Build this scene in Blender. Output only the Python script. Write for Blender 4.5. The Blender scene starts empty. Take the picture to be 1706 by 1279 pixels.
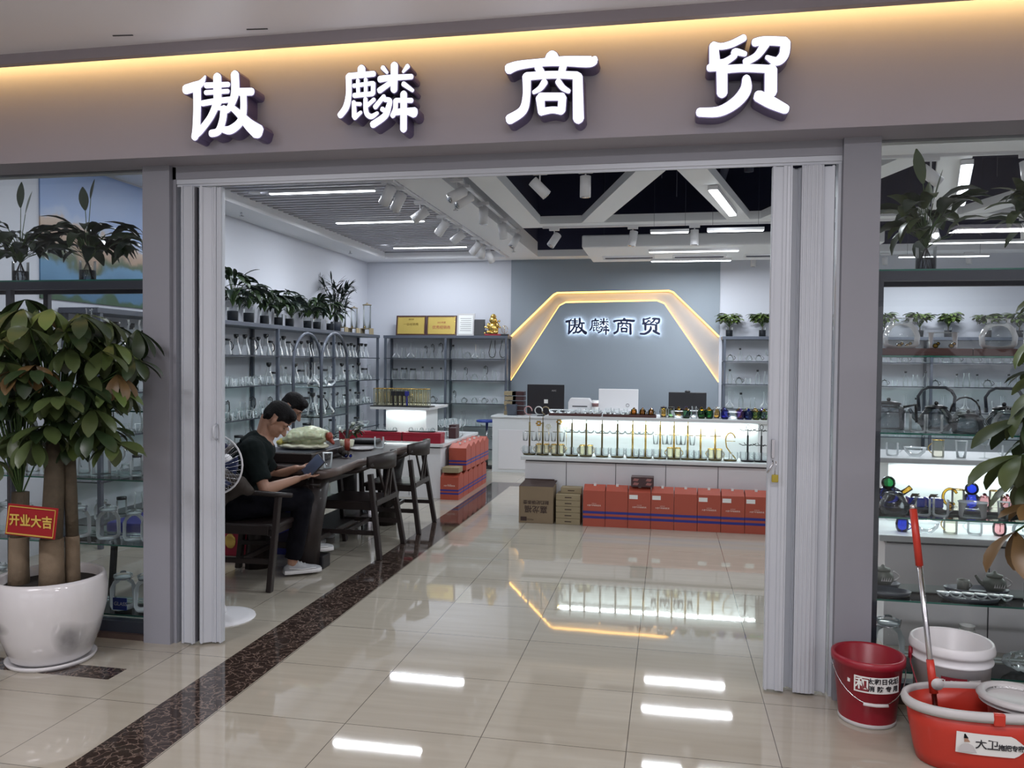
import bpy, bmesh, math, random
from mathutils import Vector, Matrix, noise
PI = math.pi
S = bpy.context.scene
COL = S.collection
random.seed(7)

# ---------------------------------------------------------------- camera
cam_d = bpy.data.cameras.new('camera'); cam = bpy.data.objects.new('camera', cam_d); COL.objects.link(cam)
R_ = Vector((0.98161, 0.19065, 0.009495)); U_ = Vector((-0.014409, 0.024404, 0.999598)); F_ = Vector((-0.190343, 0.981354, -0.026702))
cam.matrix_world = Matrix(((R_.x, U_.x, -F_.x, 0), (R_.y, U_.y, -F_.y, 0), (R_.z, U_.z, -F_.z, 1.55), (0, 0, 0, 1)))
cam_d.sensor_fit = 'HORIZONTAL'; cam_d.sensor_width = 36; cam_d.lens = 1350.3 / 1706 * 36
cam_d.clip_start = .05; cam_d.clip_end = 60
S.camera = cam
S.view_settings.view_transform = 'Standard'; S.view_settings.look = 'None'; S.view_settings.gamma = 1
S.view_settings.exposure = 0.0
try:
    S.cycles.transparent_max_bounces = 40; S.cycles.max_bounces = 8; S.cycles.diffuse_bounces = 4; S.cycles.glossy_bounces = 4
    S.cycles.sample_clamp_indirect = 4.0; S.cycles.caustics_reflective = False; S.cycles.caustics_refractive = False
except Exception: pass

# ---------------------------------------------------------------- world and large lights
w = bpy.data.worlds.new('world'); S.world = w; w.use_nodes = True
w.node_tree.nodes['Background'].inputs[0].default_value = (.62, .62, .75, 1)
w.node_tree.nodes['Background'].inputs[1].default_value = .22

def area(name, loc, sx, sy, e, col=(1, 1, 1), rot=(0, 0, 0), spread=None):
    l = bpy.data.lights.new(name, 'AREA'); l.shape = 'RECTANGLE'; l.size = sx; l.size_y = sy; l.energy = e; l.color = col
    if spread: l.spread = spread
    o = bpy.data.objects.new(name, l); o.location = loc; o.rotation_euler = rot; COL.objects.link(o); return o
def spot(name, loc, target, e, ang=60, col=(1, 1, 1), r=.04, blend=.6):
    l = bpy.data.lights.new(name, 'SPOT'); l.energy = e; l.spot_size = math.radians(ang); l.spot_blend = blend; l.color = col; l.shadow_soft_size = r
    o = bpy.data.objects.new(name, l); o.location = loc
    o.rotation_euler = (Vector(target) - Vector(loc)).to_track_quat('-Z', 'Y').to_euler(); COL.objects.link(o); return o
COOL = (.88, .93, 1.0)
# mall corridor ceiling panels (fixtures are built further down)
MALL_PANELS = [(-3.2, 1.2), (0.2, 1.2), (3.6, 1.2), (-3.2, -1.6), (0.2, -1.6), (3.6, -1.6)]
for x, y in MALL_PANELS:
    area('mall_light', (x, y, 3.02), 1.2, .3, 46, (.98, .95, 1.0))
# unseen fill lights added behind the camera to brighten the fascia
for x in (-5.2, -.6, 4.0):
    area('added_front_fill', (x, -5.85, 1.5), 3.4, 2.0, 75, (.93, .93, 1.0), rot=(PI / 2, 0, PI))
# slat ceiling and suspended linear fixtures of the shop
LINEAR = [(-3.44, 7.64, 3.235, 1.13), (-3.47, 9.38, 3.235, 1.13), (-3.5, 11.57, 3.235, 1.13),
          (.28, 10.64, 2.99, 1.13), (.27, 11.62, 2.99, 1.1), (-.02, 9.14, 3.0, .42), (.68, 9.12, 3.0, .6),
          (3.5, 11.53, 2.99, 1.1), (3.5, 10.28, 2.99, 1.1)]
for x, y, z, l in LINEAR:
    area('linear_light', (x, y, z - .03), l, .05, 26 * l, COOL)
# daylight-white wash of the shop: the row of downlights in the front soffit
for x, y in [(-3.6, 5.3), (-1.4, 5.3), (.6, 5.3), (2.8, 5.3)]:
    area('soffit_light', (x, y, 3.13), .3, .3, 16, COOL)
# ---------------------------------------------------------------- helpers
class MB:
    def __init__(s): s.v = []; s.f = []; s.m = []; s.sm = []
    def add(s, vs, fs, mi=0, smooth=False):
        b = len(s.v); s.v += [tuple(v) for v in vs]
        for f in fs: s.f.append([b + i for i in f]); s.m.append(mi); s.sm.append(smooth)
        return s
    def box(s, x0, x1, y0, y1, z0, z1, mi=0, M=None):
        vs = [Vector((x, y, z)) for x in (x0, x1) for y in (y0, y1) for z in (z0, z1)]
        if M: vs = [M @ v for v in vs]
        return s.add(vs, [(0, 1, 3, 2), (4, 6, 7, 5), (0, 4, 5, 1), (2, 3, 7, 6), (0, 2, 6, 4), (1, 5, 7, 3)], mi)
    def bar(s, a, b, w, h, mi=0, up=(0, 0, 1)):
        a = Vector(a); b = Vector(b); d = (b - a).normalized(); up = Vector(up)
        if abs(d.dot(up)) > .99: up = Vector((0, 1, 0))
        x = d.cross(up).normalized(); u = x.cross(d)
        vs = [p + x * (i * w / 2) + u * (j * h / 2) for p in (a, b) for i in (-1, 1) for j in (-1, 1)]
        return s.add(vs, [(0, 1, 3, 2), (4, 6, 7, 5), (0, 4, 5, 1), (2, 3, 7, 6), (0, 2, 6, 4), (1, 5, 7, 3)], mi)
    def tube(s, pts, rad, n=8, mi=0, cap=True, flat=1.0, closed=False):
        pts = [Vector(p) for p in pts]; k = len(pts)
        rads = rad if isinstance(rad, (list, tuple)) else [rad] * k
        vs = []; px = None
        for i, p in enumerate(pts):
            if closed: t = (pts[(i + 1) % k] - pts[i - 1])
            else: t = (pts[min(i + 1, k - 1)] - pts[max(i - 1, 0)])
            t.normalize()
            if px is None:
                px = t.orthogonal().normalized() if abs(t.z) > .9 else t.cross(Vector((0, 0, 1))).normalized()
            else:
                px = (px - t * px.dot(t)).normalized()
            py = t.cross(px)
            for j in range(n):
                a = 2 * PI * j / n; vs.append(p + px * (math.cos(a) * rads[i]) + py * (math.sin(a) * rads[i] * flat))
        fs = []
        for i in range(k if closed else k - 1):
            i2 = (i + 1) % k
            for j in range(n): fs.append((i * n + j, i * n + (j + 1) % n, i2 * n + (j + 1) % n, i2 * n + j))
        if cap and not closed: fs.append(tuple(range(n))[::-1]); fs.append(tuple((k - 1) * n + j for j in range(n)))
        return s.add(vs, fs, mi, True)
    def lathe(s, prof, n=20, c=(0, 0, 0), mi=0, sx=1, sy=1, rib=0, nr=0, M=None):
        vs = []
        for r, z in prof:
            for j in range(n):
                a = 2 * PI * j / n; rr = r * (1 + (rib * (1 if j % 2 else -1) if nr else 0))
                v = Vector((c[0] + math.cos(a) * rr * sx, c[1] + math.sin(a) * rr * sy, c[2] + z))
                vs.append(M @ v if M else v)
        fs = []
        for i in range(len(prof) - 1):
            for j in range(n): fs.append((i * n + j, i * n + (j + 1) % n, (i + 1) * n + (j + 1) % n, (i + 1) * n + j))
        if prof[0][0] > 1e-4: fs.append(tuple(range(n))[::-1])
        s.add(vs, fs, mi, True)
        return s
    def cap(s, r, z, n=20, c=(0, 0, 0), mi=0, sx=1, sy=1):
        vs = [(c[0] + math.cos(2 * PI * j / n) * r * sx, c[1] + math.sin(2 * PI * j / n) * r * sy, c[2] + z) for j in range(n)]
        return s.add(vs, [tuple(range(n))], mi)
    def prism(s, poly, a0, a1, axis='z', mi=0):
        def P(u, v, t): return (u, v, t) if axis == 'z' else ((u, t, v) if axis == 'y' else (t, u, v))
        n = len(poly); vs = [P(u, v, a0) for u, v in poly] + [P(u, v, a1) for u, v in poly]
        fs = [tuple(range(n))[::-1], tuple(range(n, 2 * n))] + [(i, (i + 1) % n, n + (i + 1) % n, n + i) for i in range(n)]
        return s.add(vs, fs, mi)
    def sphere(s, c, rx, ry=None, rz=None, n=12, mi=0, M=None):
        ry = ry or rx; rz = rz or rx; vs = []; h = n // 2 + 1
        for i in range(h + 1):
            t = PI * i / h
            for j in range(n):
                a = 2 * PI * j / n
                v = Vector((math.sin(t) * math.cos(a) * rx, math.sin(t) * math.sin(a) * ry, -math.cos(t) * rz))
                if M: v = M @ v
                vs.append(v + Vector(c))
        fs = [(i * n + j, i * n + (j + 1) % n, (i + 1) * n + (j + 1) % n, (i + 1) * n + j) for i in range(h) for j in range(n)]
        return s.add(vs, fs, mi, True)
    def mesh(s, name, mats):
        me = bpy.data.meshes.new(name); me.from_pydata(s.v, [], s.f)
        for m in (mats if isinstance(mats, (list, tuple)) else [mats]): me.materials.append(m)
        me.polygons.foreach_set('material_index', s.m); me.polygons.foreach_set('use_smooth', s.sm); me.update()
        bm = bmesh.new(); bm.from_mesh(me); bmesh.ops.remove_doubles(bm, verts=bm.verts, dist=1e-6); bmesh.ops.recalc_face_normals(bm, faces=bm.faces); bm.to_mesh(me); bm.free()
        return me
    def build(s, name, mats, parent=None, bevel=0, seg=2, loc=None):
        o = bpy.data.objects.new(name, s.mesh(name, mats)); COL.objects.link(o)
        if parent: o.parent = parent
        if loc: o.location = loc
        if bevel:
            b = o.modifiers.new('bevel', 'BEVEL'); b.width = bevel; b.segments = seg; b.limit_method = 'ANGLE'; b.angle_limit = .7
        return o
def tag(o, label=None, cat=None, group=None, kind=None):
    if label and len(label.split()) > 16: print('LONGLABEL', label)
    if label: o['label'] = label
    if cat: o['category'] = cat
    if group: o['group'] = group
    if kind: o['kind'] = kind
    return o
def thing(name, label, cat, loc=(0, 0, 0), rz=0, group=None):
    o = bpy.data.objects.new(name, None); COL.objects.link(o); o.empty_display_size = .05
    o.location = loc; o.rotation_euler = (0, 0, rz); return tag(o, label, cat, group)
def dup(root, loc, rz=0, label=None, group=None, scale=None):
    r = root.copy(); COL.objects.link(r); r.location = loc; r.rotation_euler = (0, 0, rz)
    if scale: r.scale = scale if isinstance(scale, tuple) else (scale,) * 3
    if label: r['label'] = label
    if group: r['group'] = group
    for ch in list(root.children):
        c = ch.copy(); COL.objects.link(c); c.parent = r
        for g in ch.children:
            d = g.copy(); COL.objects.link(d); d.parent = c
    return r
def struct(name, mb, mats, **k):
    return tag(mb.build(name, mats, **k), kind='structure')
ORD = ['first', 'second', 'third', 'fourth', 'fifth', 'sixth', 'seventh', 'eighth', 'ninth', 'tenth', 'eleventh', 'twelfth', 'thirteenth', 'fourteenth', 'fifteenth', 'sixteenth', 'seventeenth', 'eighteenth', 'nineteenth', 'twentieth'] + ['%dth' % k if k % 10 not in (1, 2, 3) else '%d%s' % (k, {1: 'st', 2: 'nd', 3: 'rd'}[k % 10]) for k in range(21, 80)]

# ---------------------------------------------------------------- materials
def mat(name, col, rough=.5, metal=0, emis=None, es=0, bump=0, bscale=20, var=0, vscale=5, spec=.5, coat=0, sss=0):
    m = bpy.data.materials.new(name); m.use_nodes = True; nt = m.node_tree; b = nt.nodes['Principled BSDF']
    b.inputs['Base Color'].default_value = (*col, 1); b.inputs['Roughness'].default_value = rough; b.inputs['Metallic'].default_value = metal
    b.inputs['Specular IOR Level'].default_value = spec
    if coat: b.inputs['Coat Weight'].default_value = coat
    if emis: b.inputs['Emission Color'].default_value = (*emis, 1); b.inputs['Emission Strength'].default_value = es
    if sss: b.inputs['Subsurface Weight'].default_value = sss; b.inputs['Subsurface Scale'].default_value = .01
    if var or bump:
        tc = nt.nodes.new('ShaderNodeTexCoord')
    if var:
        n = nt.nodes.new('ShaderNodeTexNoise'); n.inputs['Scale'].default_value = vscale; n.inputs['Detail'].default_value = 4
        nt.links.new(tc.outputs['Object'], n.inputs['Vector'])
        r = nt.nodes.new('ShaderNodeMixRGB'); r.inputs[1].default_value = (*[c * (1 - var) for c in col], 1); r.inputs[2].default_value = (*[min(1, c * (1 + var)) for c in col], 1)
        nt.links.new(n.outputs['Fac'], r.inputs[0]); nt.links.new(r.outputs[0], b.inputs['Base Color'])
    if bump:
        n2 = nt.nodes.new('ShaderNodeTexNoise'); n2.inputs['Scale'].default_value = bscale; n2.inputs['Detail'].default_value = 3
        nt.links.new(tc.outputs['Object'], n2.inputs['Vector'])
        bp = nt.nodes.new('ShaderNodeBump'); bp.inputs['Strength'].default_value = bump; bp.inputs['Distance'].default_value = .01
        nt.links.new(n2.outputs['Fac'], bp.inputs['Height']); nt.links.new(bp.outputs[0], b.inputs['Normal'])
    return m
def glass(name, tint=(.93, .96, .95), ior=1.6, rough=.02, refl=(1, 1, 1), painted_glint=0):
    m = bpy.data.materials.new(name); m.use_nodes = True; nt = m.node_tree; nt.nodes.clear()
    o = nt.nodes.new('ShaderNodeOutputMaterial'); mx = nt.nodes.new('ShaderNodeMixShader'); t = nt.nodes.new('ShaderNodeBsdfTransparent'); g = nt.nodes.new('ShaderNodeBsdfGlossy')
    fr = nt.nodes.new('ShaderNodeFresnel'); fr.inputs[0].default_value = ior
    t.inputs[0].default_value = (*tint, 1); g.inputs['Roughness'].default_value = rough; g.inputs[0].default_value = (*refl, 1)
    gs = g.outputs[0]
    if painted_glint:                                             # pale diffuse at grazing edges stands in for bright glints on the glass
        d = nt.nodes.new('ShaderNodeBsdfDiffuse'); d.inputs[0].default_value = (.8, .84, .86, 1); m2 = nt.nodes.new('ShaderNodeMixShader'); m2.inputs[0].default_value = painted_glint
        nt.links.new(gs, m2.inputs[1]); nt.links.new(d.outputs[0], m2.inputs[2]); gs = m2.outputs[0]
    nt.links.new(fr.outputs[0], mx.inputs[0]); nt.links.new(t.outputs[0], mx.inputs[1]); nt.links.new(gs, mx.inputs[2]); nt.links.new(mx.outputs[0], o.inputs[0])
    return m
def emit(name, col, s):
    m = bpy.data.materials.new(name); m.use_nodes = True; nt = m.node_tree; nt.nodes.clear()
    o = nt.nodes.new('ShaderNodeOutputMaterial'); e = nt.nodes.new('ShaderNodeEmission'); e.inputs[0].default_value = (*col, 1); e.inputs[1].default_value = s
    nt.links.new(e.outputs[0], o.inputs[0]); return m

M = {}
M['wall'] = mat('white_wall_paint', (.60, .62, .68), .6, bump=.05, bscale=60)
M['wall_grey'] = mat('blue_grey_wall_paint', (.25, .29, .33), .55, bump=.06, bscale=60)
M['arch'] = mat('warm_grey_arch_paint', (.34, .34, .35), .55)
M['fascia'] = mat('grey_fascia_paint', (.33, .315, .365), .6, var=.07, vscale=1.6, bump=.08, bscale=14)
M['pillar'] = mat('grey_pillar_paint', (.265, .27, .305), .55, var=.05, vscale=2, bump=.03, bscale=30)
M['soffit'] = mat('white_soffit_paint', (.88, .89, .92), .6)
M['mallceil'] = mat('mall_ceiling_paint', (.92, .90, .96), .4, bump=.04, bscale=5)
M['lip'] = mat('grey_cove_lip_paint', (.33, .30, .33), .6)
M['slat'] = mat('white_slat_paint', (.62, .62, .68), .5)
M['dark'] = mat('navy_black_ceiling_paint', (.022, .024, .060), .8)
M['beam'] = mat('pale_beam_paint', (.86, .88, .90), .55)
M['frame'] = mat('slate_blue_frame_paint', (.075, .088, .115), .4)
M['framed'] = mat('dark_slate_frame_paint', (.035, .042, .058), .4)
M['alu'] = mat('folding_door_powder_coat', (.52, .55, .60), .38, metal=.1)
M['gap'] = mat('door_seal_dark', (.05, .05, .06), .6)
M['steel'] = mat('brushed_steel', (.6, .6, .62), .25, metal=1)
M['white'] = mat('white_lacquer', (.66, .69, .70), .3)
M['whitep'] = mat('white_plastic', (.72, .72, .74), .35)
M['counter'] = mat('counter_white_laminate', (.70, .70, .72), .3)
M['light'] = emit('led_tube_white', (.9, .95, 1), 9)
M['lightw'] = emit('led_tube_warm', (1, .52, .10), 6)
M['lit'] = mat('glossy_white_back_panel', (.80, .84, .84), .35)
M['letter'] = emit('sign_letter_face', (.90, .92, 1), 1.6)
M['letter_side'] = mat('sign_letter_return', (.15, .12, .24), .35, metal=.4)
M['letter_navy'] = mat('navy_letter_face', (.01, .014, .05), .3)
M['halo'] = emit('letter_halo_led', (.75, .85, 1), 16)
M['g'] = glass('clear_glass', (.965, .98, .98), 1.40, painted_glint=.6); M['gpane'] = glass('window_pane_glass', (.97, .98, .98), 1.28, .0)
M['gshelf'] = glass('shelf_glass', (.86, .94, .915), 1.35, .01); M['gedge'] = mat('green_glass_edge', (.03, .16, .12), .15)
M['gsmoke'] = glass('smoked_glass', (.58, .60, .62), 1.5, painted_glint=.25); M['gblue'] = glass('cobalt_glass', (.12, .2, .75), 1.5); M['gamber'] = glass('amber_glass', (.85, .62, .18), 1.6)
M['gamb2'] = glass('pale_gold_glass', (.99, .97, .88), 1.4, painted_glint=.65)
M['ggreen'] = glass('green_glass', (.12, .5, .25), 1.5); M['gpurple'] = glass('violet_glass', (.45, .25, .75), 1.5); M['glime'] = glass('lime_glass', (.6, .9, .55), 1.5); M['gpink'] = glass('rose_glass', (.9, .6, .62), 1.5)
M['black'] = mat('black_plastic', (.012, .012, .015), .35); M['gold'] = mat('polished_gold', (.75, .52, .15), .25, metal=1); M['bronze'] = mat('aged_bronze_rod', (.16, .13, .06), .35, metal=.8)
M['tray'] = mat('dark_red_wood_tray', (.07, .022, .018), .4, var=.2)
M['wood'] = mat('dark_walnut_wood', (.020, .014, .013), .42, var=.35, vscale=9, coat=.08, spec=.35)
M['woodl'] = mat('brown_walnut_edge', (.085, .058, .05), .38, var=.4, vscale=14, coat=.15)
M['red'] = mat('red_lacquer_box', (.30, .012, .03), .4)
M['orange'] = mat('orange_red_carton', (.38, .07, .04), .5, var=.04, vscale=3); M['stripe'] = mat('navy_stripe_print', (.02, .025, .22), .5)
M['kraft'] = mat('kraft_cardboard', (.23, .17, .105), .7, var=.1, vscale=6); M['kraft2'] = mat('light_kraft_card', (.29, .235, .14), .65, var=.08); M['ink'] = mat('brown_print_ink', (.04, .02, .015), .6)
M['paper'] = mat('white_paper_label', (.75, .76, .74), .6); M['printw'] = mat('white_print', (.85, .7, .62), .6)
M['maroonbox'] = mat('dark_maroon_gift_box', (.05, .018, .02), .4)
M['soil'] = mat('potting_soil', (.02, .015, .012), .9, bump=.8, bscale=60)
M['pot'] = mat('glazed_white_ceramic', (.66, .65, .66), .12, coat=.4)
M['trunk'] = mat('tree_bark', (.085, .066, .042), .8, var=.35, vscale=25, bump=.5, bscale=40); M['stemg'] = mat('green_stem', (.05, .10, .025), .6)
M['barkcut'] = mat('pale_lower_bark', (.17, .125, .08), .8, var=.2, vscale=20, bump=.4, bscale=40)
def leafmat(name, c, v=.3):
    m = mat(name, c, .38, var=v, vscale=3, spec=.5); return m
M['leaf1'] = leafmat('leaf_mid_green', (.056, .080, .026)); M['leaf2'] = leafmat('leaf_deep_green', (.022, .040, .015)); M['leaf3'] = leafmat('leaf_glow_bronze', (.15, .09, .035)); M['leaf4'] = leafmat('leaf_fresh_green', (.10, .15, .04))  # the bronze tone paints a warm glow into some leaves
M['leafd'] = leafmat('leaf_dark_green', (.012, .022, .016))  # darkest of the leaf greens, the plants' own colour
M['plaque'] = mat('red_plaque_card', (.28, .01, .015), .35); M['goldp'] = mat('gold_foil_print', (.85, .6, .14), .3, metal=.5)
M['bucket'] = mat('crimson_plastic', (.27, .008, .022), .35); M['mopred'] = mat('scarlet_plastic', (.50, .035, .02), .35); M['ink2'] = mat('black_print', (.02, .02, .025), .5); M['crims'] = mat('crimson_print', (.2, .01, .02), .5)
M['greyp'] = mat('pale_grey_plastic', (.50, .49, .49), .4); M['mesh'] = mat('perforated_steel', (.42, .42, .42), .3, metal=.9, bump=.6, bscale=90)
M['skin'] = mat('skin', (.36, .20, .135), .5, sss=.08, var=.06, vscale=12); M['hair'] = mat('black_hair', (.004, .0035, .004), .65, bump=.8, bscale=120, spec=.2); M['tee'] = mat('dark_green_black_cotton', (.006, .010, .010), .9, spec=.15, bump=.3, bscale=14)
M['trouser'] = mat('black_trouser_cloth', (.004, .004, .007), .9, spec=.15, bump=.3, bscale=14); M['shirtw'] = mat('white_cotton', (.68, .70, .76), .8, bump=.3, bscale=14)
M['shoe'] = mat('silver_grey_mesh_upper', (.30, .31, .32), .5, var=.25, vscale=40); M['sole'] = mat('white_foam_sole', (.62, .62, .62), .5); M['jacket'] = mat('dark_brown_jacket', (.035, .027, .022), .85, bump=.4, bscale=14)
M['screen'] = mat('phone_screen', (.08, .09, .14), .15); M['fanblue'] = mat('translucent_navy_blade', (.02, .03, .09), .3)
M['jade'] = mat('pale_green_jade', (.56, .62, .42), .3, var=.25, vscale=14, sss=.2); M['jadel'] = mat('cream_jade_base', (.66, .66, .50), .35, var=.15, vscale=20); M['yjade'] = mat('yellow_jade', (.55, .48, .12), .35); M['redj'] = mat('red_agate_tip', (.28, .05, .03), .3)
M['ceram'] = mat('grey_green_stoneware', (.13, .14, .12), .4); M['blue'] = mat('blue_plastic', (.02, .05, .3), .4)
def pot_mat():
    m = mat('ink_wash_glazed_ceramic', (.66, .65, .66), .12, coat=.4); nt = m.node_tree; b = nt.nodes['Principled BSDF']; L = nt.links.new
    tc = nt.nodes.new('ShaderNodeTexCoord'); sp = nt.nodes.new('ShaderNodeSeparateXYZ'); L(tc.outputs['Object'], sp.inputs[0])
    n = nt.nodes.new('ShaderNodeTexNoise'); n.inputs['Scale'].default_value = 9; n.inputs['Detail'].default_value = 6; L(tc.outputs['Object'], n.inputs['Vector'])
    def blob(cx, cz, wx, wz):
        o = None
        for src, c, wd in ((sp.outputs[0], cx, wx), (sp.outputs[2], cz, wz)):
            a = nt.nodes.new('ShaderNodeMath'); a.operation = 'SUBTRACT'; L(src, a.inputs[0]); a.inputs[1].default_value = c
            d = nt.nodes.new('ShaderNodeMath'); d.operation = 'DIVIDE'; L(a.outputs[0], d.inputs[0]); d.inputs[1].default_value = wd
            e = nt.nodes.new('ShaderNodeMath'); e.operation = 'MULTIPLY'; L(d.outputs[0], e.inputs[0]); L(d.outputs[0], e.inputs[1])
            if o is None: o = e.outputs[0]
            else:
                f = nt.nodes.new('ShaderNodeMath'); f.operation = 'ADD'; L(o, f.inputs[0]); L(e.outputs[0], f.inputs[1]); o = f.outputs[0]
        g = nt.nodes.new('ShaderNodeMath'); g.operation = 'SUBTRACT'; g.inputs[0].default_value = 1.15; L(o, g.inputs[1]); return g.outputs[0]
    s = nt.nodes.new('ShaderNodeMath'); s.operation = 'MAXIMUM'; L(blob(-.10, .22, .07, .035), s.inputs[0]); L(blob(.20, .15, .05, .10), s.inputs[1])
    k = nt.nodes.new('ShaderNodeMath'); k.operation = 'MULTIPLY'; k.use_clamp = True; L(s.outputs[0], k.inputs[0]); L(n.outputs['Fac'], k.inputs[1])
    r = nt.nodes.new('ShaderNodeMixRGB'); r.inputs[1].default_value = (.66, .65, .66, 1); r.inputs[2].default_value = (.12, .12, .125, 1); L(k.outputs[0], r.inputs[0]); L(r.outputs[0], b.inputs['Base Color']); return m
M['potink'] = pot_mat()
# ---------------------------------------------------------------- lettering
_tc = {}
def text_mesh(txt, size, depth=.001, bold=0, align='CENTER'):
    k = (txt, size, depth, bold, align)
    if k in _tc: return _tc[k]
    c = bpy.data.curves.new('lettering', 'FONT'); c.body = txt; c.size = size; c.extrude = depth / 2; c.align_x = align; c.align_y = 'CENTER'; c.offset = bold; c.resolution_u = 3
    o = bpy.data.objects.new('lettering', c); COL.objects.link(o)
    bpy.context.view_layer.update()
    me = bpy.data.meshes.new_from_object(o.evaluated_get(bpy.context.evaluated_depsgraph_get()))
    COL.objects.unlink(o); bpy.data.objects.remove(o); _tc[k] = me
    return me
def text(name, txt, size, m, parent, loc, rot=(PI / 2, 0, 0), depth=.001, bold=0, sx=1, label=None):
    me = text_mesh(txt, size, depth, bold).copy(); me.materials.clear(); me.materials.append(m)
    o = bpy.data.objects.new(name, me); COL.objects.link(o); o.parent = parent; o.location = loc; o.rotation_euler = rot; o.scale = (sx, 1, 1)
    if label: o['label'] = label
    return o
def smooth_stroke(pl, step=.008):
    """Catmull-Rom through the stroke's points, with a width at each"""
    if len(pl) < 3: 
        (x0, z0, w0), (x1, z1, w1) = pl; n = 4
        return [(x0 + (x1 - x0) * i / n, z0 + (z1 - z0) * i / n, w0 + (w1 - w0) * i / n) for i in range(n + 1)]
    P = [pl[0]] + pl + [pl[-1]]; out = []
    for i in range(1, len(P) - 2):
        for k in range(6):
            t = k / 6; r = []
            for a in range(3):
                p0, p1, p2, p3 = P[i - 1][a], P[i][a], P[i + 1][a], P[i + 2][a]
                r.append(.5 * (2 * p1 + (p2 - p0) * t + (2 * p0 - 5 * p1 + 4 * p2 - p3) * t * t + (3 * p1 - p0 - 3 * p2 + p3) * t ** 3))
            out.append(tuple(r))
    out.append(pl[-1]); return out
def stroke_outline(pl, grow=0):
    c = smooth_stroke(pl); L = []; Rr = []; n = len(c)
    for i, (x, z, wd) in enumerate(c):
        a = c[max(i - 1, 0)]; b = c[min(i + 1, n - 1)]; dx, dz = b[0] - a[0], b[1] - a[1]; l = math.hypot(dx, dz) or 1
        nx, nz = -dz / l, dx / l; h = wd / 2 + grow
        L.append((x + nx * h, z + nz * h)); Rr.append((x - nx * h, z - nz * h))
    def capp(p, q, sgn):
        x, z, wd = p; h = wd / 2 + grow; dx, dz = p[0] - q[0], p[1] - q[1]; l = math.hypot(dx, dz) or 1; a0 = math.atan2(dz / l, dx / l)
        return [(x + math.cos(a0 + a) * h * (.72 if abs(a) < 1 else .9), z + math.sin(a0 + a) * h * .9) for a in ([-1.0, -.5, 0, .5, 1.0] if sgn > 0 else [-1.0, -.5, 0, .5, 1.0])]
    end = capp(c[-1], c[-2], 1); start = capp(c[0], c[1], 1)
    # L runs start->end on the left side; cap at end goes left->right (angles descending)
    return L, Rr, end[::-1], start[::-1]
def add_stroke(mb, pl, y0, y1, mi_front, mi_side, grow=0, cx=0, cz=0, sc=1):
    L, Rr, e, s_ = stroke_outline(pl, grow)
    f = lambda p, y: ((p[0] - cx) * sc, y, (p[1] - cz) * sc)
    # quads along the stroke, fan caps, and side walls
    n = len(L); vs = [f(p, y0) for p in L] + [f(p, y0) for p in Rr]
    mb.add(vs, [(i, i + 1, n + i + 1, n + i) for i in range(n - 1)], mi_front)
    capE = [L[-1]] + e + [Rr[-1]]; capS = [Rr[0]] + s_ + [L[0]]
    for cp in (capE, capS): mb.add([f(p, y0) for p in cp], [tuple(range(len(cp)))], mi_front)
    loop = L + e + Rr[::-1] + s_; m = len(loop)
    mb.add([f(p, y0) for p in loop] + [f(p, y1) for p in loop], [(i, (i + 1) % m, m + (i + 1) % m, m + i) for i in range(m)], mi_side)
    return loop
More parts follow.
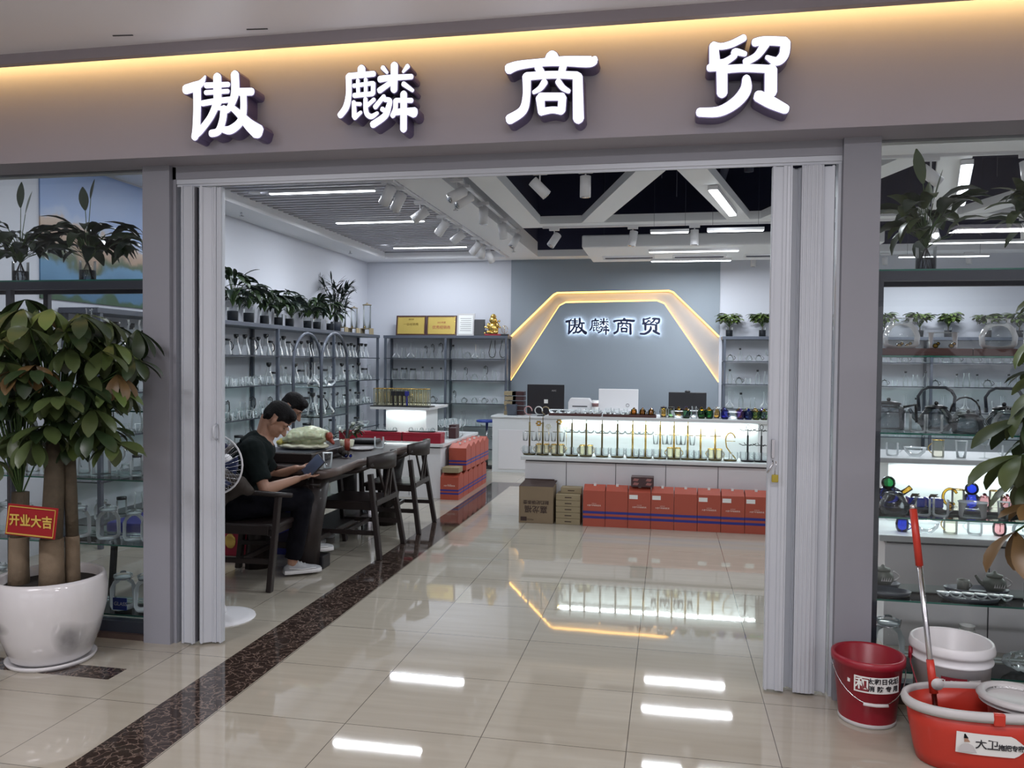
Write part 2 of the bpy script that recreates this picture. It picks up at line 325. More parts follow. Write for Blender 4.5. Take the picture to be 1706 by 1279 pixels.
# main sign strokes: centre line points (x, z) and stroke width, metres
CHARS = {'ao':[[(-2.2617,2.9428,0.0066),(-2.286,2.9092,0.0333),(-2.325,2.8936,0.0458),(-2.3688,2.8828,0.0468)],[(-2.3076,2.8877,0.04),(-2.3067,2.7927,0.0383),(-2.3114,2.6896,0.0384),(-2.3198,2.6465,0.0351)],[(-2.198,2.9371,0.0406),(-2.1958,2.8077,0.0406)],[(-2.2586,2.8974,0.0274),(-2.1382,2.8956,0.0231)],[(-2.2609,2.8625,0.0216),(-2.1405,2.863,0.0207)],[(-2.2792,2.8111,0.0275),(-2.2062,2.8185,0.0274),(-2.1022,2.8233,0.0264)],[(-2.1994,2.812,0.0373),(-2.2336,2.7437,0.0324),(-2.2862,2.6822,0.0333),(-2.3115,2.6606,0.0334)],[(-2.2062,2.7856,0.0187),(-2.1473,2.7798,0.0207)],[(-2.1631,2.7806,0.0348),(-2.1699,2.7243,0.0348),(-2.1926,2.6719,0.0348),(-2.2313,2.662,0.0349)],[(-2.1045,2.944,0.0404),(-2.1035,2.8561,0.0404),(-2.1247,2.7959,0.033),(-2.1473,2.7683,0.0248)],[(-2.0797,2.8569,0.0363),(-2.0148,2.8546,0.0361)],[(-2.0595,2.8436,0.0313),(-2.0594,2.7599,0.0329),(-2.0796,2.7077,0.0379),(-2.1292,2.6752,0.0413),(-2.1699,2.6791,0.029)],[(-2.1247,2.7877,0.0273),(-2.0751,2.7443,0.0371),(-2.0303,2.6973,0.0535),(-1.9834,2.6605,0.0698)]],'lin':[[(-1.4499,2.9326,0.0369),(-1.4498,2.9055,0.0369)],[(-1.5137,2.8997,0.0285),(-1.3881,2.9037,0.0255)],[(-1.5149,2.8987,0.0278),(-1.5134,2.8192,0.0271),(-1.5263,2.7563,0.0307),(-1.5565,2.7171,0.0286)],[(-1.489,2.8532,0.0185),(-1.3953,2.8603,0.0184)],[(-1.4684,2.8784,0.0163),(-1.4662,2.8132,0.0163)],[(-1.4291,2.8808,0.0163),(-1.4287,2.8112,0.0163)],[(-1.3916,2.8601,0.0205),(-1.3921,2.8127,0.0205)],[(-1.4869,2.8079,0.0221),(-1.3951,2.8111,0.0213)],[(-1.4887,2.7773,0.0185),(-1.4853,2.7084,0.0235)],[(-1.4773,2.7679,0.0164),(-1.4555,2.7661,0.0163)],[(-1.4846,2.703,0.0214),(-1.4527,2.7279,0.0142)],[(-1.4305,2.7895,0.0185),(-1.426,2.7266,0.022),(-1.402,2.7051,0.0234),(-1.3703,2.7204,0.0142)],[(-1.421,2.758,0.0177),(-1.3875,2.7844,0.0177)],[(-1.2881,2.939,0.0345),(-1.2893,2.824,0.0317)],[(-1.36,2.8776,0.0297),(-1.3137,2.8812,0.0275),(-1.2032,2.8808,0.0231)],[(-1.3454,2.9309,0.0219),(-1.3242,2.9063,0.0134)],[(-1.2226,2.9306,0.0218),(-1.2456,2.9052,0.0105)],[(-1.3043,2.8604,0.0219),(-1.3616,2.8251,0.0269)],[(-1.2434,2.8501,0.0225),(-1.1984,2.817,0.0161)],[(-1.3391,2.7977,0.0184),(-1.3828,2.7491,0.022)],[(-1.3353,2.7817,0.0212),(-1.3108,2.7762,0.0219),(-1.3166,2.7458,0.0254),(-1.3349,2.7046,0.0297),(-1.3943,2.6671,0.0319)],[(-1.3481,2.7386,0.0219),(-1.3295,2.7254,0.0177)],[(-1.2816,2.7754,0.0211),(-1.2832,2.7371,0.0211),(-1.296,2.7045,0.0233)],[(-1.2424,2.8047,0.0309),(-1.2421,2.638,0.031)],[(-1.2798,2.776,0.0204),(-1.2033,2.7714,0.0218)],[(-1.2868,2.7205,0.0296),(-1.2316,2.7223,0.0295),(-1.1912,2.7151,0.0477)]],'shang':[[(-0.541,2.9315,0.0598),(-0.5409,2.9243,0.0598)],[(-0.7399,2.888,0.0473),(-0.6937,2.9014,0.0399),(-0.5946,2.908,0.0347),(-0.4856,2.9078,0.0431),(-0.3706,2.8987,0.0485),(-0.3458,2.9088,0.0285)],[(-0.6047,2.8889,0.0332),(-0.5898,2.863,0.0332)],[(-0.489,2.8892,0.033),(-0.4967,2.8576,0.0302)],[(-0.6564,2.85,0.0362),(-0.5394,2.8504,0.0324),(-0.4272,2.8411,0.0337)],[(-0.6564,2.8507,0.0384),(-0.6562,2.761,0.0348),(-0.6732,2.6971,0.0407),(-0.734,2.6596,0.0452)],[(-0.4236,2.8356,0.0437),(-0.4178,2.6471,0.0487)],[(-0.5736,2.8203,0.0303),(-0.5934,2.7935,0.0253),(-0.6233,2.7764,0.0166)],[(-0.5118,2.8193,0.0273),(-0.4916,2.7915,0.0259),(-0.4632,2.7728,0.0194)],[(-0.593,2.7505,0.0398),(-0.5868,2.6839,0.0304)],[(-0.4918,2.7469,0.036),(-0.4948,2.6883,0.0345)],[(-0.593,2.7558,0.0347),(-0.4911,2.7505,0.0338)],[(-0.5887,2.6875,0.0333),(-0.5376,2.6932,0.0288),(-0.4947,2.6865,0.0331)]],'mao':[[(0.2953,2.96,0.0298),(0.2442,2.937,0.0299),(0.1995,2.9294,0.0271),(0.1665,2.9385,0.0271)],[(0.169,2.9348,0.0378),(0.1748,2.8532,0.0464)],[(0.1517,2.8398,0.0315),(0.1939,2.8503,0.0464),(0.2213,2.8628,0.0299),(0.2554,2.8853,0.0263),(0.2603,2.9026,0.0298),(0.3016,2.8905,0.0213)],[(0.3401,2.9371,0.0339),(0.3807,2.9422,0.0367),(0.4652,2.9331,0.0393)],[(0.468,2.9295,0.0407),(0.4622,2.8777,0.0408),(0.433,2.8517,0.0366),(0.3921,2.8716,0.0176)],[(0.3844,2.928,0.0388),(0.3512,2.8811,0.0304),(0.3039,2.8567,0.0298)],[(0.2046,2.8296,0.0342),(0.2974,2.8311,0.0326),(0.4099,2.8199,0.0338)],[(0.2052,2.832,0.0463),(0.2079,2.7277,0.0442)],[(0.41,2.8182,0.0508),(0.411,2.7203,0.0508)],[(0.3084,2.7873,0.0326),(0.3059,2.7365,0.0482),(0.2655,2.6858,0.0484),(0.197,2.6504,0.0436),(0.1117,2.651,0.0373)],[(0.3592,2.7091,0.0481),(0.4124,2.6783,0.0508),(0.4737,2.6455,0.0387)]]}
# ================================================================ floor
TS = .5958; TX = -1.3393; TY = 3.2295
def floor_mat():
    m = bpy.data.materials.new('polished_beige_tile'); m.use_nodes = True; nt = m.node_tree; b = nt.nodes['Principled BSDF']; L = nt.links.new
    tc = nt.nodes.new('ShaderNodeTexCoord'); sp = nt.nodes.new('ShaderNodeSeparateXYZ'); L(tc.outputs['Object'], sp.inputs[0])
    def mth(op, a, v=None, b2=None):
        n = nt.nodes.new('ShaderNodeMath'); n.operation = op; L(a, n.inputs[0])
        if v is not None: n.inputs[1].default_value = v
        if b2 is not None: L(b2, n.inputs[1])
        return n.outputs[0]
    def line(o, off):
        a = mth('SUBTRACT', o, off); a = mth('DIVIDE', a, TS); a = mth('FRACT', a); a = mth('SUBTRACT', a, .5); a = mth('ABSOLUTE', a); return mth('GREATER_THAN', a, .5 - .0018 / TS)
    g = mth('MAXIMUM', line(sp.outputs[0], TX), None, line(sp.outputs[1], TY))
    # faint streaks of the tile print, each tile its own tone
    mp = nt.nodes.new('ShaderNodeMapping'); mp.inputs['Scale'].default_value = (1.2, 14, 1); L(tc.outputs['Object'], mp.inputs[0])
    n = nt.nodes.new('ShaderNodeTexNoise'); n.inputs['Scale'].default_value = 1.6; n.inputs['Detail'].default_value = 5; L(mp.outputs[0], n.inputs['Vector'])
    r = nt.nodes.new('ShaderNodeMixRGB'); r.inputs[1].default_value = (.34, .31, .255, 1); r.inputs[2].default_value = (.445, .41, .34, 1); L(n.outputs['Fac'], r.inputs[0])
    r2 = nt.nodes.new('ShaderNodeMixRGB'); r2.inputs[2].default_value = (.10, .085, .07, 1); L(r.outputs[0], r2.inputs[1]); L(g, r2.inputs[0])
    L(r2.outputs[0], b.inputs['Base Color']); b.inputs['Roughness'].default_value = .035; b.inputs['Specular IOR Level'].default_value = .75; b.inputs['IOR'].default_value = 1.55
    n3 = nt.nodes.new('ShaderNodeTexNoise'); n3.inputs['Scale'].default_value = 2.2; L(tc.outputs['Object'], n3.inputs['Vector'])
    bp = nt.nodes.new('ShaderNodeBump'); bp.inputs['Strength'].default_value = .02; bp.inputs['Distance'].default_value = .01; L(n3.outputs['Fac'], bp.inputs['Height']); L(bp.outputs[0], b.inputs['Normal'])
    return m
def strip_mat():
    m = bpy.data.materials.new('dark_emperador_marble'); m.use_nodes = True; nt = m.node_tree; b = nt.nodes['Principled BSDF']; L = nt.links.new
    tc = nt.nodes.new('ShaderNodeTexCoord')
    n0 = nt.nodes.new('ShaderNodeTexNoise'); n0.inputs['Scale'].default_value = 7; n0.inputs['Detail'].default_value = 6; L(tc.outputs['Object'], n0.inputs['Vector'])
    add = nt.nodes.new('ShaderNodeVectorMath'); add.operation = 'MULTIPLY_ADD'; L(n0.outputs['Color'], add.inputs[0]); add.inputs[1].default_value = (.35, .35, .35); L(tc.outputs['Object'], add.inputs[2])
    v = nt.nodes.new('ShaderNodeTexVoronoi'); v.feature = 'DISTANCE_TO_EDGE'; v.inputs['Scale'].default_value = 16; L(add.outputs[0], v.inputs['Vector'])
    cr = nt.nodes.new('ShaderNodeValToRGB'); e = cr.color_ramp.elements; e[0].position = 0; e[0].color = (.19, .14, .115, 1); e[1].position = .07; e[1].color = (.035, .024, .02, 1)
    L(v.outputs['Distance'], cr.inputs[0]); L(cr.outputs[0], b.inputs['Base Color']); b.inputs['Roughness'].default_value = .06; b.inputs['Specular IOR Level'].default_value = .6
    return m
XC = [-11, -2.64, -2.225, -1.941, 5.4]; YC = [-6, 3.435, 3.575, 9.93, 10.22, 12.6]
fl = MB(); gx = sorted(XC); gy = sorted(YC)
for i in range(len(gx) - 1):
    for j in range(len(gy) - 1):
        dark = (gx[i] == -2.225 and gy[j] < 9.9) or (gy[j] == 9.93 and gx[i] >= -2.225) or (gy[j] == 3.435 and gx[i] == -11)
        fl.add([(gx[i], gy[j], 0), (gx[i + 1], gy[j], 0), (gx[i + 1], gy[j + 1], 0), (gx[i], gy[j + 1], 0)], [(0, 1, 2, 3)], 1 if dark else 0)
fl.box(-11, 5.4, -6, 12.6, -.1, -.001)
struct('floor', fl, [floor_mat(), strip_mat()])
# ================================================================ shop walls
XL = -4.87; XR = 5.2; YB = 12.6; YF = 3.93
struct('wall_left', MB().box(XL - .1, XL, YF, YB + .2, 0, 4.4), M['wall'])
struct('wall_right', MB().box(XR, XR + .1, YF, YB + .2, 0, 4.4), M['wall'])
GX0, GX1 = -2.47, .73
# back wall: white left and right of the blue-grey panel wall with its lit arch channel
bk = MB().box(XL, GX0, YB, YB + .15, 0, 4.4, 0).box(GX1, XR, YB, YB + .15, 0, 4.4, 0)
bk.box(GX0, GX1, YB + .06, YB + .15, 0, 4.4, 2)
outer = [(GX0, 1.975), (-1.80, 2.625), (-1.74, 2.655), (-.02, 2.675), (.045, 2.65), (GX1, 1.98)]
inner = [(GX0, 1.245), (-1.70, 2.435), (-1.60, 2.485), (-.20, 2.505), (-.09, 2.46), (GX1, 1.27)]
bk.prism(outer + [(GX1, 4.4), (GX0, 4.4)], YB - .015, YB + .07, 'y', 1)
bk.prism(inner + [(GX1, 0), (GX0, 0)], YB - .015, YB + .07, 'y', 1)
struct('wall_back', bk, [M['wall'], M['wall_grey'], M['arch']])
def led_line(pts, nm, lab, inset, e):
    t = MB()
    for a, b in zip(pts[:-1], pts[1:]): t.bar((a[0], YB + .022, a[1] + inset), (b[0], YB + .022, b[1] + inset), .012, .02)
    return tag(t.build(nm, M['lightw']), lab, 'light strip')
led_line([(x * .998, z) for x, z in outer[:]], 'led_strip', 'warm yellow LED strip along the outer edge of the wall arch', -.012, 1)
led_line([(x * .998, z) for x, z in inner[:]], 'led_strip', 'warm yellow LED strip along the inner edge of the wall arch', .012, 1)
for pts, sg in ((outer, -1), (inner, 1)):     # the same strips as lamps, shining into the channel
    for a, b in ((pts[0], pts[1]), (pts[2], pts[3]), (pts[4], pts[5])):
        mid = ((a[0] + b[0]) / 2, YB + .018, (a[1] + b[1]) / 2); ln = math.hypot(b[0] - a[0], b[1] - a[1]); an = math.atan2(b[1] - a[1], b[0] - a[0])
        l = area('arch_led', (mid[0], YB + .02, mid[2] + sg * .02), ln, .03, 1.0 * ln, (1, .60, .20))
        nrm = Vector((-math.sin(an), 0, math.cos(an))) * (1 if sg > 0 else -1)
        zax = -(nrm + Vector((0, -.1, 0))).normalized(); xax = Vector((math.cos(an), 0, math.sin(an))); yax = zax.cross(xax).normalized(); xax = yax.cross(zax)
        l.matrix_world = Matrix(((xax.x, yax.x, zax.x, mid[0]), (xax.y, yax.y, zax.y, YB + .02), (xax.z, yax.z, zax.z, mid[2] + sg * .02), (0, 0, 0, 1)))
# mural of a mountain lake on the left wall near the window
def mural_mat():
    m = bpy.data.materials.new('mountain_lake_print'); m.use_nodes = True; nt = m.node_tree; b = nt.nodes['Principled BSDF']; L = nt.links.new
    tc = nt.nodes.new('ShaderNodeTexCoord'); sp = nt.nodes.new('ShaderNodeSeparateXYZ'); L(tc.outputs['Object'], sp.inputs[0])
    n = nt.nodes.new('ShaderNodeTexNoise'); n.inputs['Scale'].default_value = 2.6; n.inputs['Detail'].default_value = 8; L(tc.outputs['Object'], n.inputs['Vector'])
    a = nt.nodes.new('ShaderNodeMath'); a.operation = 'MULTIPLY_ADD'; L(n.outputs['Fac'], a.inputs[0]); a.inputs[1].default_value = .55; L(sp.outputs[2], a.inputs[2])
    cr = nt.nodes.new('ShaderNodeValToRGB'); L(a.outputs[0], cr.inputs[0]); cr.color_ramp.interpolation = 'EASE'
    el = cr.color_ramp.elements; el[0].position = .10; el[0].color = (.02, .06, .03, 1); el[1].position = 1.0; el[1].color = (.25, .36, .62, 1)
    for p, c in ((.30, (.03, .09, .04)), (.36, (.06, .17, .30)), (.56, (.10, .25, .42)), (.62, (.06, .10, .05)), (.72, (.40, .27, .19)), (.86, (.48, .36, .28)), (.91, (.36, .44, .62))):
        x = el.new(p); x.color = (*c, 1)
    L(cr.outputs[0], b.inputs['Base Color']); b.inputs['Roughness'].default_value = .4; return m
mu = MB().box(0, .012, 0, 1.85, 0, 1.12); mo = mu.build('mural', mural_mat(), loc=(XL + .001, 5.56, 2.02)); tag(mo, 'glossy wall print of tan mountains over a blue lake, behind the left window plants', 'mural')
# ================================================================ ceiling
Zc = 3.16; D0 = 4.05
cb = MB()
cb.box(XL, XR, D0, 6.72, Zc, Zc + .12)                       # front border
cb.box(XL, -4.43, 6.72, YB, Zc, Zc + .12)                    # left border
cb.box(-4.43, XR, 12.22, YB, Zc, Zc + .10)                   # back border
cb.box(-2.42, -1.99, 6.72, 12.22, Zc, Zc + .22)             # white band beside the slats
struct('ceiling_border', cb, M['soffit'])
struct('ceiling_void', MB().box(XL, XR, D0, YB, 4.4, 4.5), M['dark'])
dk = MB()
for a in ((XL, XR, 6.72, 6.74), (XL, XR, 12.2, 12.22)): dk.box(a[0], a[1], a[2], a[3], Zc + (.12 if a[2] < 8 else .10), 4.4)
dk.box(-2.01, -1.99, 6.72, 12.2, Zc + .22, 4.4)
struct('trim_1', dk, M['dark'])
sl = MB(); y = 6.74
while y < 12.2:
    sl.box(-4.43, -2.42, y, y + .046, 3.262, 3.325); y += .128
slo = tag(sl.build('ceiling_slats', [M['slat']]), kind='structure')
struct('ceiling_backing', MB().box(-4.43, -2.42, 6.72, 12.22, 3.335, 3.35), mat('slat_backing_grey', (.03, .03, .045), .7))
# open grid of pale beams over the dark void
bm_ = MB().box(-1.75, -1.50, 6.72, 9.36, Zc, Zc + .10)
struct('ceiling_beam', bm_, M['beam'])
struct('ceiling_beam', MB().box(-1.75, XR, 9.36, 9.62, Zc, Zc + .09), M['beam'])
def dbeam(a, b, wd=.24):
    a = Vector((*a, 0)); b = Vector((*b, 0)); d = (b - a).normalized(); n = Vector((-d.y, d.x, 0)) * wd / 2
    mb = MB(); mb.prism([tuple((a + n)[:2]), tuple((b + n)[:2]), tuple((b - n)[:2]), tuple((a - n)[:2])], Zc + .005, Zc + .09)
    struct('ceiling_beam', mb, M['beam'])
dbeam((-.05, 6.5), (-.93, 9.5)); dbeam((.06, 6.5), (.78, 9.6)); dbeam((1.95, 6.5), (1.05, 9.5)); dbeam((2.05, 6.5), (2.9, 9.6)); dbeam((3.9, 6.5), (3.1, 9.5))
# pipes and hangers in the void
def pipe(a, b, r, lab, m='dark2'):
    tag(MB().tube([a, b], r, 8).build('ceiling_pipe', M[m]), lab, 'pipe')
M['dark2'] = mat('dark_blue_grey_pipe', (.05, .055, .09), .6); M['duct'] = mat('dark_duct', (.025, .027, .05), .6)
pipe((-1.4, 8.6, 4.0), (5.1, 8.6, 4.0), .04, 'long dark blue pipe crossing the open ceiling from side to side')
pipe((.62, 6.8, 3.9), (.62, 12.1, 3.9), .05, 'dark blue pipe running front to back above the white diagonal beams')
pipe((.80, 9.0, 3.6), (.80, 9.0, 4.39), .05, 'upright blue-grey pipe behind the apex of the diagonal beams')
pipe((1.1, 7.4, 3.75), (5.1, 8.0, 4.2), .015, 'thin sloping conduit in the open ceiling right of the diagonal beams')
for i, (x, y) in enumerate([(-.95, 7.6), (-.1, 8.0), (.05, 8.9), (.3, 8.8), (1.05, 7.8), (2.3, 7.9), (3.0, 8.4)]):
    tag(MB().tube([(x, y, Zc + .18), (x, y, 4.4)], .004, 6).build('hanger_rod', M['dark2']), 'thin hanger rod in the dark ceiling opening, %s from the left' % ORD[i], 'rod', 'hanger rods of the ceiling beams')
tag(MB().box(-1.35, .2, 6.9, 7.5, 3.95, 4.35).build('air_duct', M['duct']), 'dark air duct above the front of the open ceiling', 'duct')
# air conditioner cassette at the back
ac = thing('air_conditioner', 'long pale ceiling air conditioner with slot vents above the counter', 'air conditioner', (.3, 11.12, 3.02))
b = MB().prism([(-1.42, -.75), (2.2, -.75), (2.2, .75), (-1.42, .75)], .0, .16); b.build('housing', M['beam'], ac, bevel=.015)
for i, (x0, x1) in enumerate([(-1.2, -.55), (-.25, .4), (.7, 1.5)]):
    v = MB().box(x0, x1, .15, .32, -.012, .002); v.build('vent', M['dark'], ac)
    f_ = MB().box(x0 - .03, x1 + .03, .335, .36, -.02, .0).box(x0 - .03, x1 + .03, .11, .135, -.02, 0); f_.build('vent_frame', M['soffit'], ac)
for x in (-1.2, 2.0): MB().tube([(x, 0, .16), (x, 0, 1.4)], .006, 6).build('hanger_rod', M['dark2'], ac)
# ================================================================ shopfront: pillars, beam, fascia, lip, mall ceiling
struct('pillar_left', MB().box(-2.80, -2.64, YF, YF + .16, 0, 2.60), M['pillar'])
struct('pillar_right', MB().box(.765, .925, YF, YF + .16, 0, 2.60), M['pillar'])
struct('trim_2', MB().box(-2.64, -2.62, YF + .03, YF + .14, 0, 2.58), M['pillar'])
struct('wall_lintel', MB().box(-2.64, .765, YF + .03, YF + .2, 2.515, 2.60), M['pillar'])
YS = 3.765
struct('wall_fascia', MB().box(-11, 8, YS, D0, 2.585, 4.4), M['fascia'])
struct('wall_transom', MB().box(-9, -2.8, D0, D0 + .05, 2.585, 3.4).box(.925, 8, D0, D0 + .05, 2.585, 3.4), M['soffit'])
ZM = 3.085
struct('ceiling_mall', MB().box(-11, 8, -6, 3.58, ZM, ZM + .1), M['mallceil'])
struct('trim_3', MB().box(-11, 8, 3.58, 3.62, 3.035, ZM + .12), M['lip'])
struct('ceiling_cove', MB().box(-11, 8, 3.58, YS, 3.30, 3.34), M['soffit'])
tag(MB().box(-9, 7, 3.635, 3.65, 3.09, 3.105).build('led_strip', M['lightw']), 'long warm LED strip hidden in the cove above the shop sign', 'light strip')
for k in range(5):
    area('cove_led', (-6 + 3 * k, 3.695, 3.115), 3.0, .015, 5.5, (1, .66, .26), rot=(math.radians(62), 0, 0))
for x in (-5.2, -.6, 4.0):  # glowing panels added to go with the fill lights, out of view
    t = thing('added_fill_panel', 'added glowing fill panel across the corridor, %s' % {-5.2: 'left', -.6: 'middle', 4.0: 'right'}[x], 'shopfront', (x, -5.95, 0)); MB().box(-1.8, 1.8, -.03, .03, .4, 2.6).build('frame', M['pillar'], t); MB().box(-1.7, 1.7, .03, .035, .5, 2.5).build('fill_pane', emit('fill_panel_glow', (.93, .93, 1), 1.2), t)
struct('wall_mall', MB().box(-11, 8, -6.1, -6, 0, 3.2).box(-11.1, -11, -6, 4, 0, 3.2).box(8, 8.1, -6, 4, 0, 3.2), M['mallceil'])
for i, (x, y) in enumerate(MALL_PANELS):
    t = thing('ceiling_light', 'flat white panel light in the corridor ceiling, %s of six' % ORD[i], 'ceiling light', (x, y, ZM), 0, 'corridor panel lights')
    MB().box(-.62, .62, -.17, .17, -.02, 0).build('frame', M['whitep'], t); MB().box(-.59, .59, -.145, .145, -.024, -.02).build('diffuser', emit('panel_diffuser', (.95, .92, 1), 3), t)
# scratches of the mall ceiling edge
for i, (x, y) in enumerate(((-1.95, 3.50), (-2.62, 3.46))):
    tag(MB().bar((x, y, ZM - .002), (x + .10, y + .01, ZM - .002), .006, .003).build('ceiling_clip', M['gap']), 'tiny dark metal clip on the corridor ceiling, %s of two above the sign' % ('right' if i == 0 else 'left'), 'clip')
# ---- glass display windows
def window(n, x0, x1):
    t = thing('window_%d' % n, None, None, (0, 0, 0)); t['kind'] = 'structure'
    MB().box(x0, x1, 4.0, 4.01, .09, 2.585).build('pane', M['gpane'], t)
    MB().box(x0, x1, 3.975, 4.04, .03, .09).build('bottom_rail', M['framed'], t)
    MB().box(x0, x1, 3.95, 4.06, .0, .03).build('sill', M['woodl'], t)
window(1, -7.0, -2.80); window(2, .925, 5.2)
struct('wall_end', MB().box(-9, -7.0, 3.95, 4.05, 0, 2.6).box(5.2, 8, 3.95, 4.05, 0, 2.6).box(-9, XL, 4.05, 4.1, 0, 4.4), M['pillar'])
# ---- folding metal doors, pushed to both sides, and their head track
tr = thing('door_track', 'white overhead track of the folding doors across the shop entrance', 'door track', (0, 4.0, 2.49))
MB().box(-2.62, .765, -.035, .035, 0, .03).build('rail', M['alu'], tr); MB().box(-2.62, .765, -.028, -.022, -.012, 0).build('lip', M['alu'], tr)
def door_leaf(parent, a, b, z0=.01, z1=2.475, th=.03):
    a = Vector((*a, 0)); b = Vector((*b, 0)); d = (b - a).normalized(); n = Vector((-d.y, d.x, 0)); Lh = (b - a).length
    def Q(u, v): p = a + d * u + n * v; return (p.x, p.y)
    mb = MB(); mb.prism([Q(.004, -th / 2), Q(Lh - .004, -th / 2), Q(Lh - .004, th / 2), Q(.004, th / 2)], z0, z1)
    o = mb.build('door_leaf', M['alu'], parent, bevel=.004)
    r = MB()                                             # raised ribs of the extrusion
    for u in (.008, Lh - .018):
        if Lh > .05: r.prism([Q(u, -th / 2 - .006), Q(u + .010, -th / 2 - .006), Q(u + .010, th / 2 + .006), Q(u, th / 2 + .006)], z0, z1)
    r.build('rib', M['alu'], o)
    return o
dl = thing('folding_door', 'white metal folding door stacked against the left pillar', 'folding door', (0, 0, 0))
for a, b in [((-2.595, 4.0), (-2.59, 4.02)), ((-2.585, 3.965), (-2.50, 3.96)), ((-2.49, 3.965), (-2.42, 4.015)), ((-2.42, 4.01), (-2.365, 4.01))]: door_leaf(dl, a, b)
MB().tube([(-2.395, 3.985, 1.12), (-2.395, 3.955, 1.13), (-2.395, 3.955, 1.19), (-2.395, 3.985, 1.20)], .006, 8).build('handle', M['alu'], dl)
MB().box(-2.503, -2.493, 3.955, 3.975, .02, 2.47).build('seal', M['gap'], dl)
dr = thing('folding_door', 'white metal folding door stacked against the right pillar', 'folding door', (0, 0, 0))
for a, b in [((.455, 3.985), (.528, 3.985))]: door_leaf(dr, a, b)
for a, b in [((.532, 3.955), (.545, 4.03)), ((.545, 4.03), (.598, 4.035)), ((.598, 4.03), (.604, 3.955)), ((.616, 4.03), (.622, 3.953)), ((.634, 4.03), (.640, 3.951)), ((.652, 4.03), (.658, 3.95)), ((.670, 4.03), (.676, 3.955)), ((.676, 4.01), (.748, 3.995))]: door_leaf(dr, a, b, th=.013 if .59 < a[0] < .675 else .018)
hd = MB(); hd.box(.476, .488, 3.945, 3.966, 1.115, 1.20); hd.tube([(.482, 3.955, 1.10), (.482, 3.94, 1.09), (.455, 3.93, 1.045)], .004, 6)
hd.build('latch', M['steel'], dr)
tg = thing('padlock', 'yellow tagged padlock hanging on the right folding door', 'padlock', (.49, 3.935, 1.03))
MB().box(-.014, .016, -.006, .008, -.028, .008).build('body', mat('yellow_tag', (.35, .28, .03), .6, var=.2, vscale=60), tg, bevel=.004); MB().tube([(0, 0, .005), (.001, 0, .03), (.006, .002, .05), (.004, .004, .07)], .0025, 6).build('shackle', M['steel'], tg)
dt = struct('trim_4', MB().box(.752, .765, 3.975, 4.03, 0, 2.49), M['alu'])
# ---- channel letters of the shop sign
def sign_char(key, lab, y0, y1, sc, cz, cx, mf, ms, rim=0, tx=None, tz=None, halo=None, name='sign_letter', group=None):
    st = CHARS[key]; t = thing(name, lab, 'sign letter', (tx if tx is not None else cx, y1, tz if tz is not None else cz), 0, group)
    fm = MB(); sm = MB(); hm = MB()
    for k, pl in enumerate(st):
        e = k * .00025
        add_stroke(fm, pl, y0 - y1 + e, y0 - y1 + .004 + e, 0, 0, 0, cx, cz, sc)
        add_stroke(sm, pl, y0 - y1 + .006 + e, 0, 0, 0, rim, cx, cz, sc)
        if halo: add_stroke(hm, pl, -.004 + e, -.002 + e, 0, 0, -.004, cx, cz, sc)
    fm.build('face', mf, t); sm.build('return', ms, t)
    if halo:
        hm.build('back_light', halo, t)
    return t
for key, lab, cx in (('ao', 'first and leftmost glowing white character 傲 of the big shop sign', -2.176), ('lin', 'second glowing white character 麟 of the big shop sign', -1.374), ('shang', 'third glowing white character 商 of the big shop sign', -.543), ('mao', 'fourth and rightmost glowing white character 贸 of the big shop sign', .293)):
    sign_char(key, lab, 3.66, YS, 1, 2.79, cx, M['letter'], M['letter_side'], rim=.004)
for key, lab, cx, tx in (('ao', 'leftmost small navy back-lit character 傲 on the grey back wall', -2.176, -1.43), ('lin', 'second small navy back-lit character 麟 on the grey back wall', -1.374, -1.07), ('shang', 'third small navy back-lit character 商 on the grey back wall', -.543, -.69), ('mao', 'rightmost small navy back-lit character 贸 on the grey back wall', .293, -.30)):
    s = sign_char(key, lab, YB - .075, YB - .05, .79, 2.79, cx, M['letter_navy'], M['letter_navy'], tx=tx, tz=2.115, halo=M['halo'], name='wall_letter')
    pn = MB()
    for dx, dz in ((-.06, .04), (.05, -.03)): pn.tube([(dx, 0, dz), (dx, .035, dz)], .004, 6)
    pn.build('pin', M['letter_navy'], s)
# ================================================================ prototypes of glassware (each with its parts); meshes are shared by all copies
PROTO = {}
def lathe_part(prof, n=18, **k): return MB().lathe(prof, n, **k)
def P_(kind, parts): PROTO[kind] = [(nm, mb.mesh(nm, m), m, sub) for nm, mb, m, sub in parts]
G = M['g']
def handle(r0, z0, z1, out, rad=.004, n=7):
    return MB().tube([(r0 + out * math.sin(PI * i / n) , 0, z0 + (z1 - z0) * i / n) for i in range(n + 1)], rad, 6)
def spout(r, z0, z1, out, ra=.011, rb=.006): return MB().tube([(-r * .9, 0, z0), (-r - out * .45, 0, z0 + (z1 - z0) * .35), (-r - out, 0, z1)], [ra, (ra + rb) / 2, rb], 8, cap=False)
def knob(z, r=.008): return MB().sphere((0, 0, z + r * .8), r, n=8)
def teapot(body, lid, hnd, R=.06, H=.09, lidr=.035, hm=None, ribs=0):
    pr = [(0, .0), (R * .75, 0), (R, H * .3), (R * .98, H * .55), (R * .75, H * .85), (lidr, H)]
    if ribs: pr = [(0, 0), (R * .93, 0), (R, H * .1), (R, H * .8), (R * .85, H * .9), (lidr, H * .93), (lidr, H)]
    b = MB().lathe(pr, 28 if ribs else 20, rib=.03 if ribs else 0, nr=ribs)
    l = MB().lathe([(lidr * 1.1, H), (lidr * 1.1, H + .005), (lidr * .6, H + .012), (.001, H + .014)], 18); 
    return [('body', b, body, None), ('lid', l, lid, None), ('knob', knob(H + .013), lid if lid is not G else G, 'lid'), ('spout', spout(R, H * .35, H * .95, R * .55), body, None)]
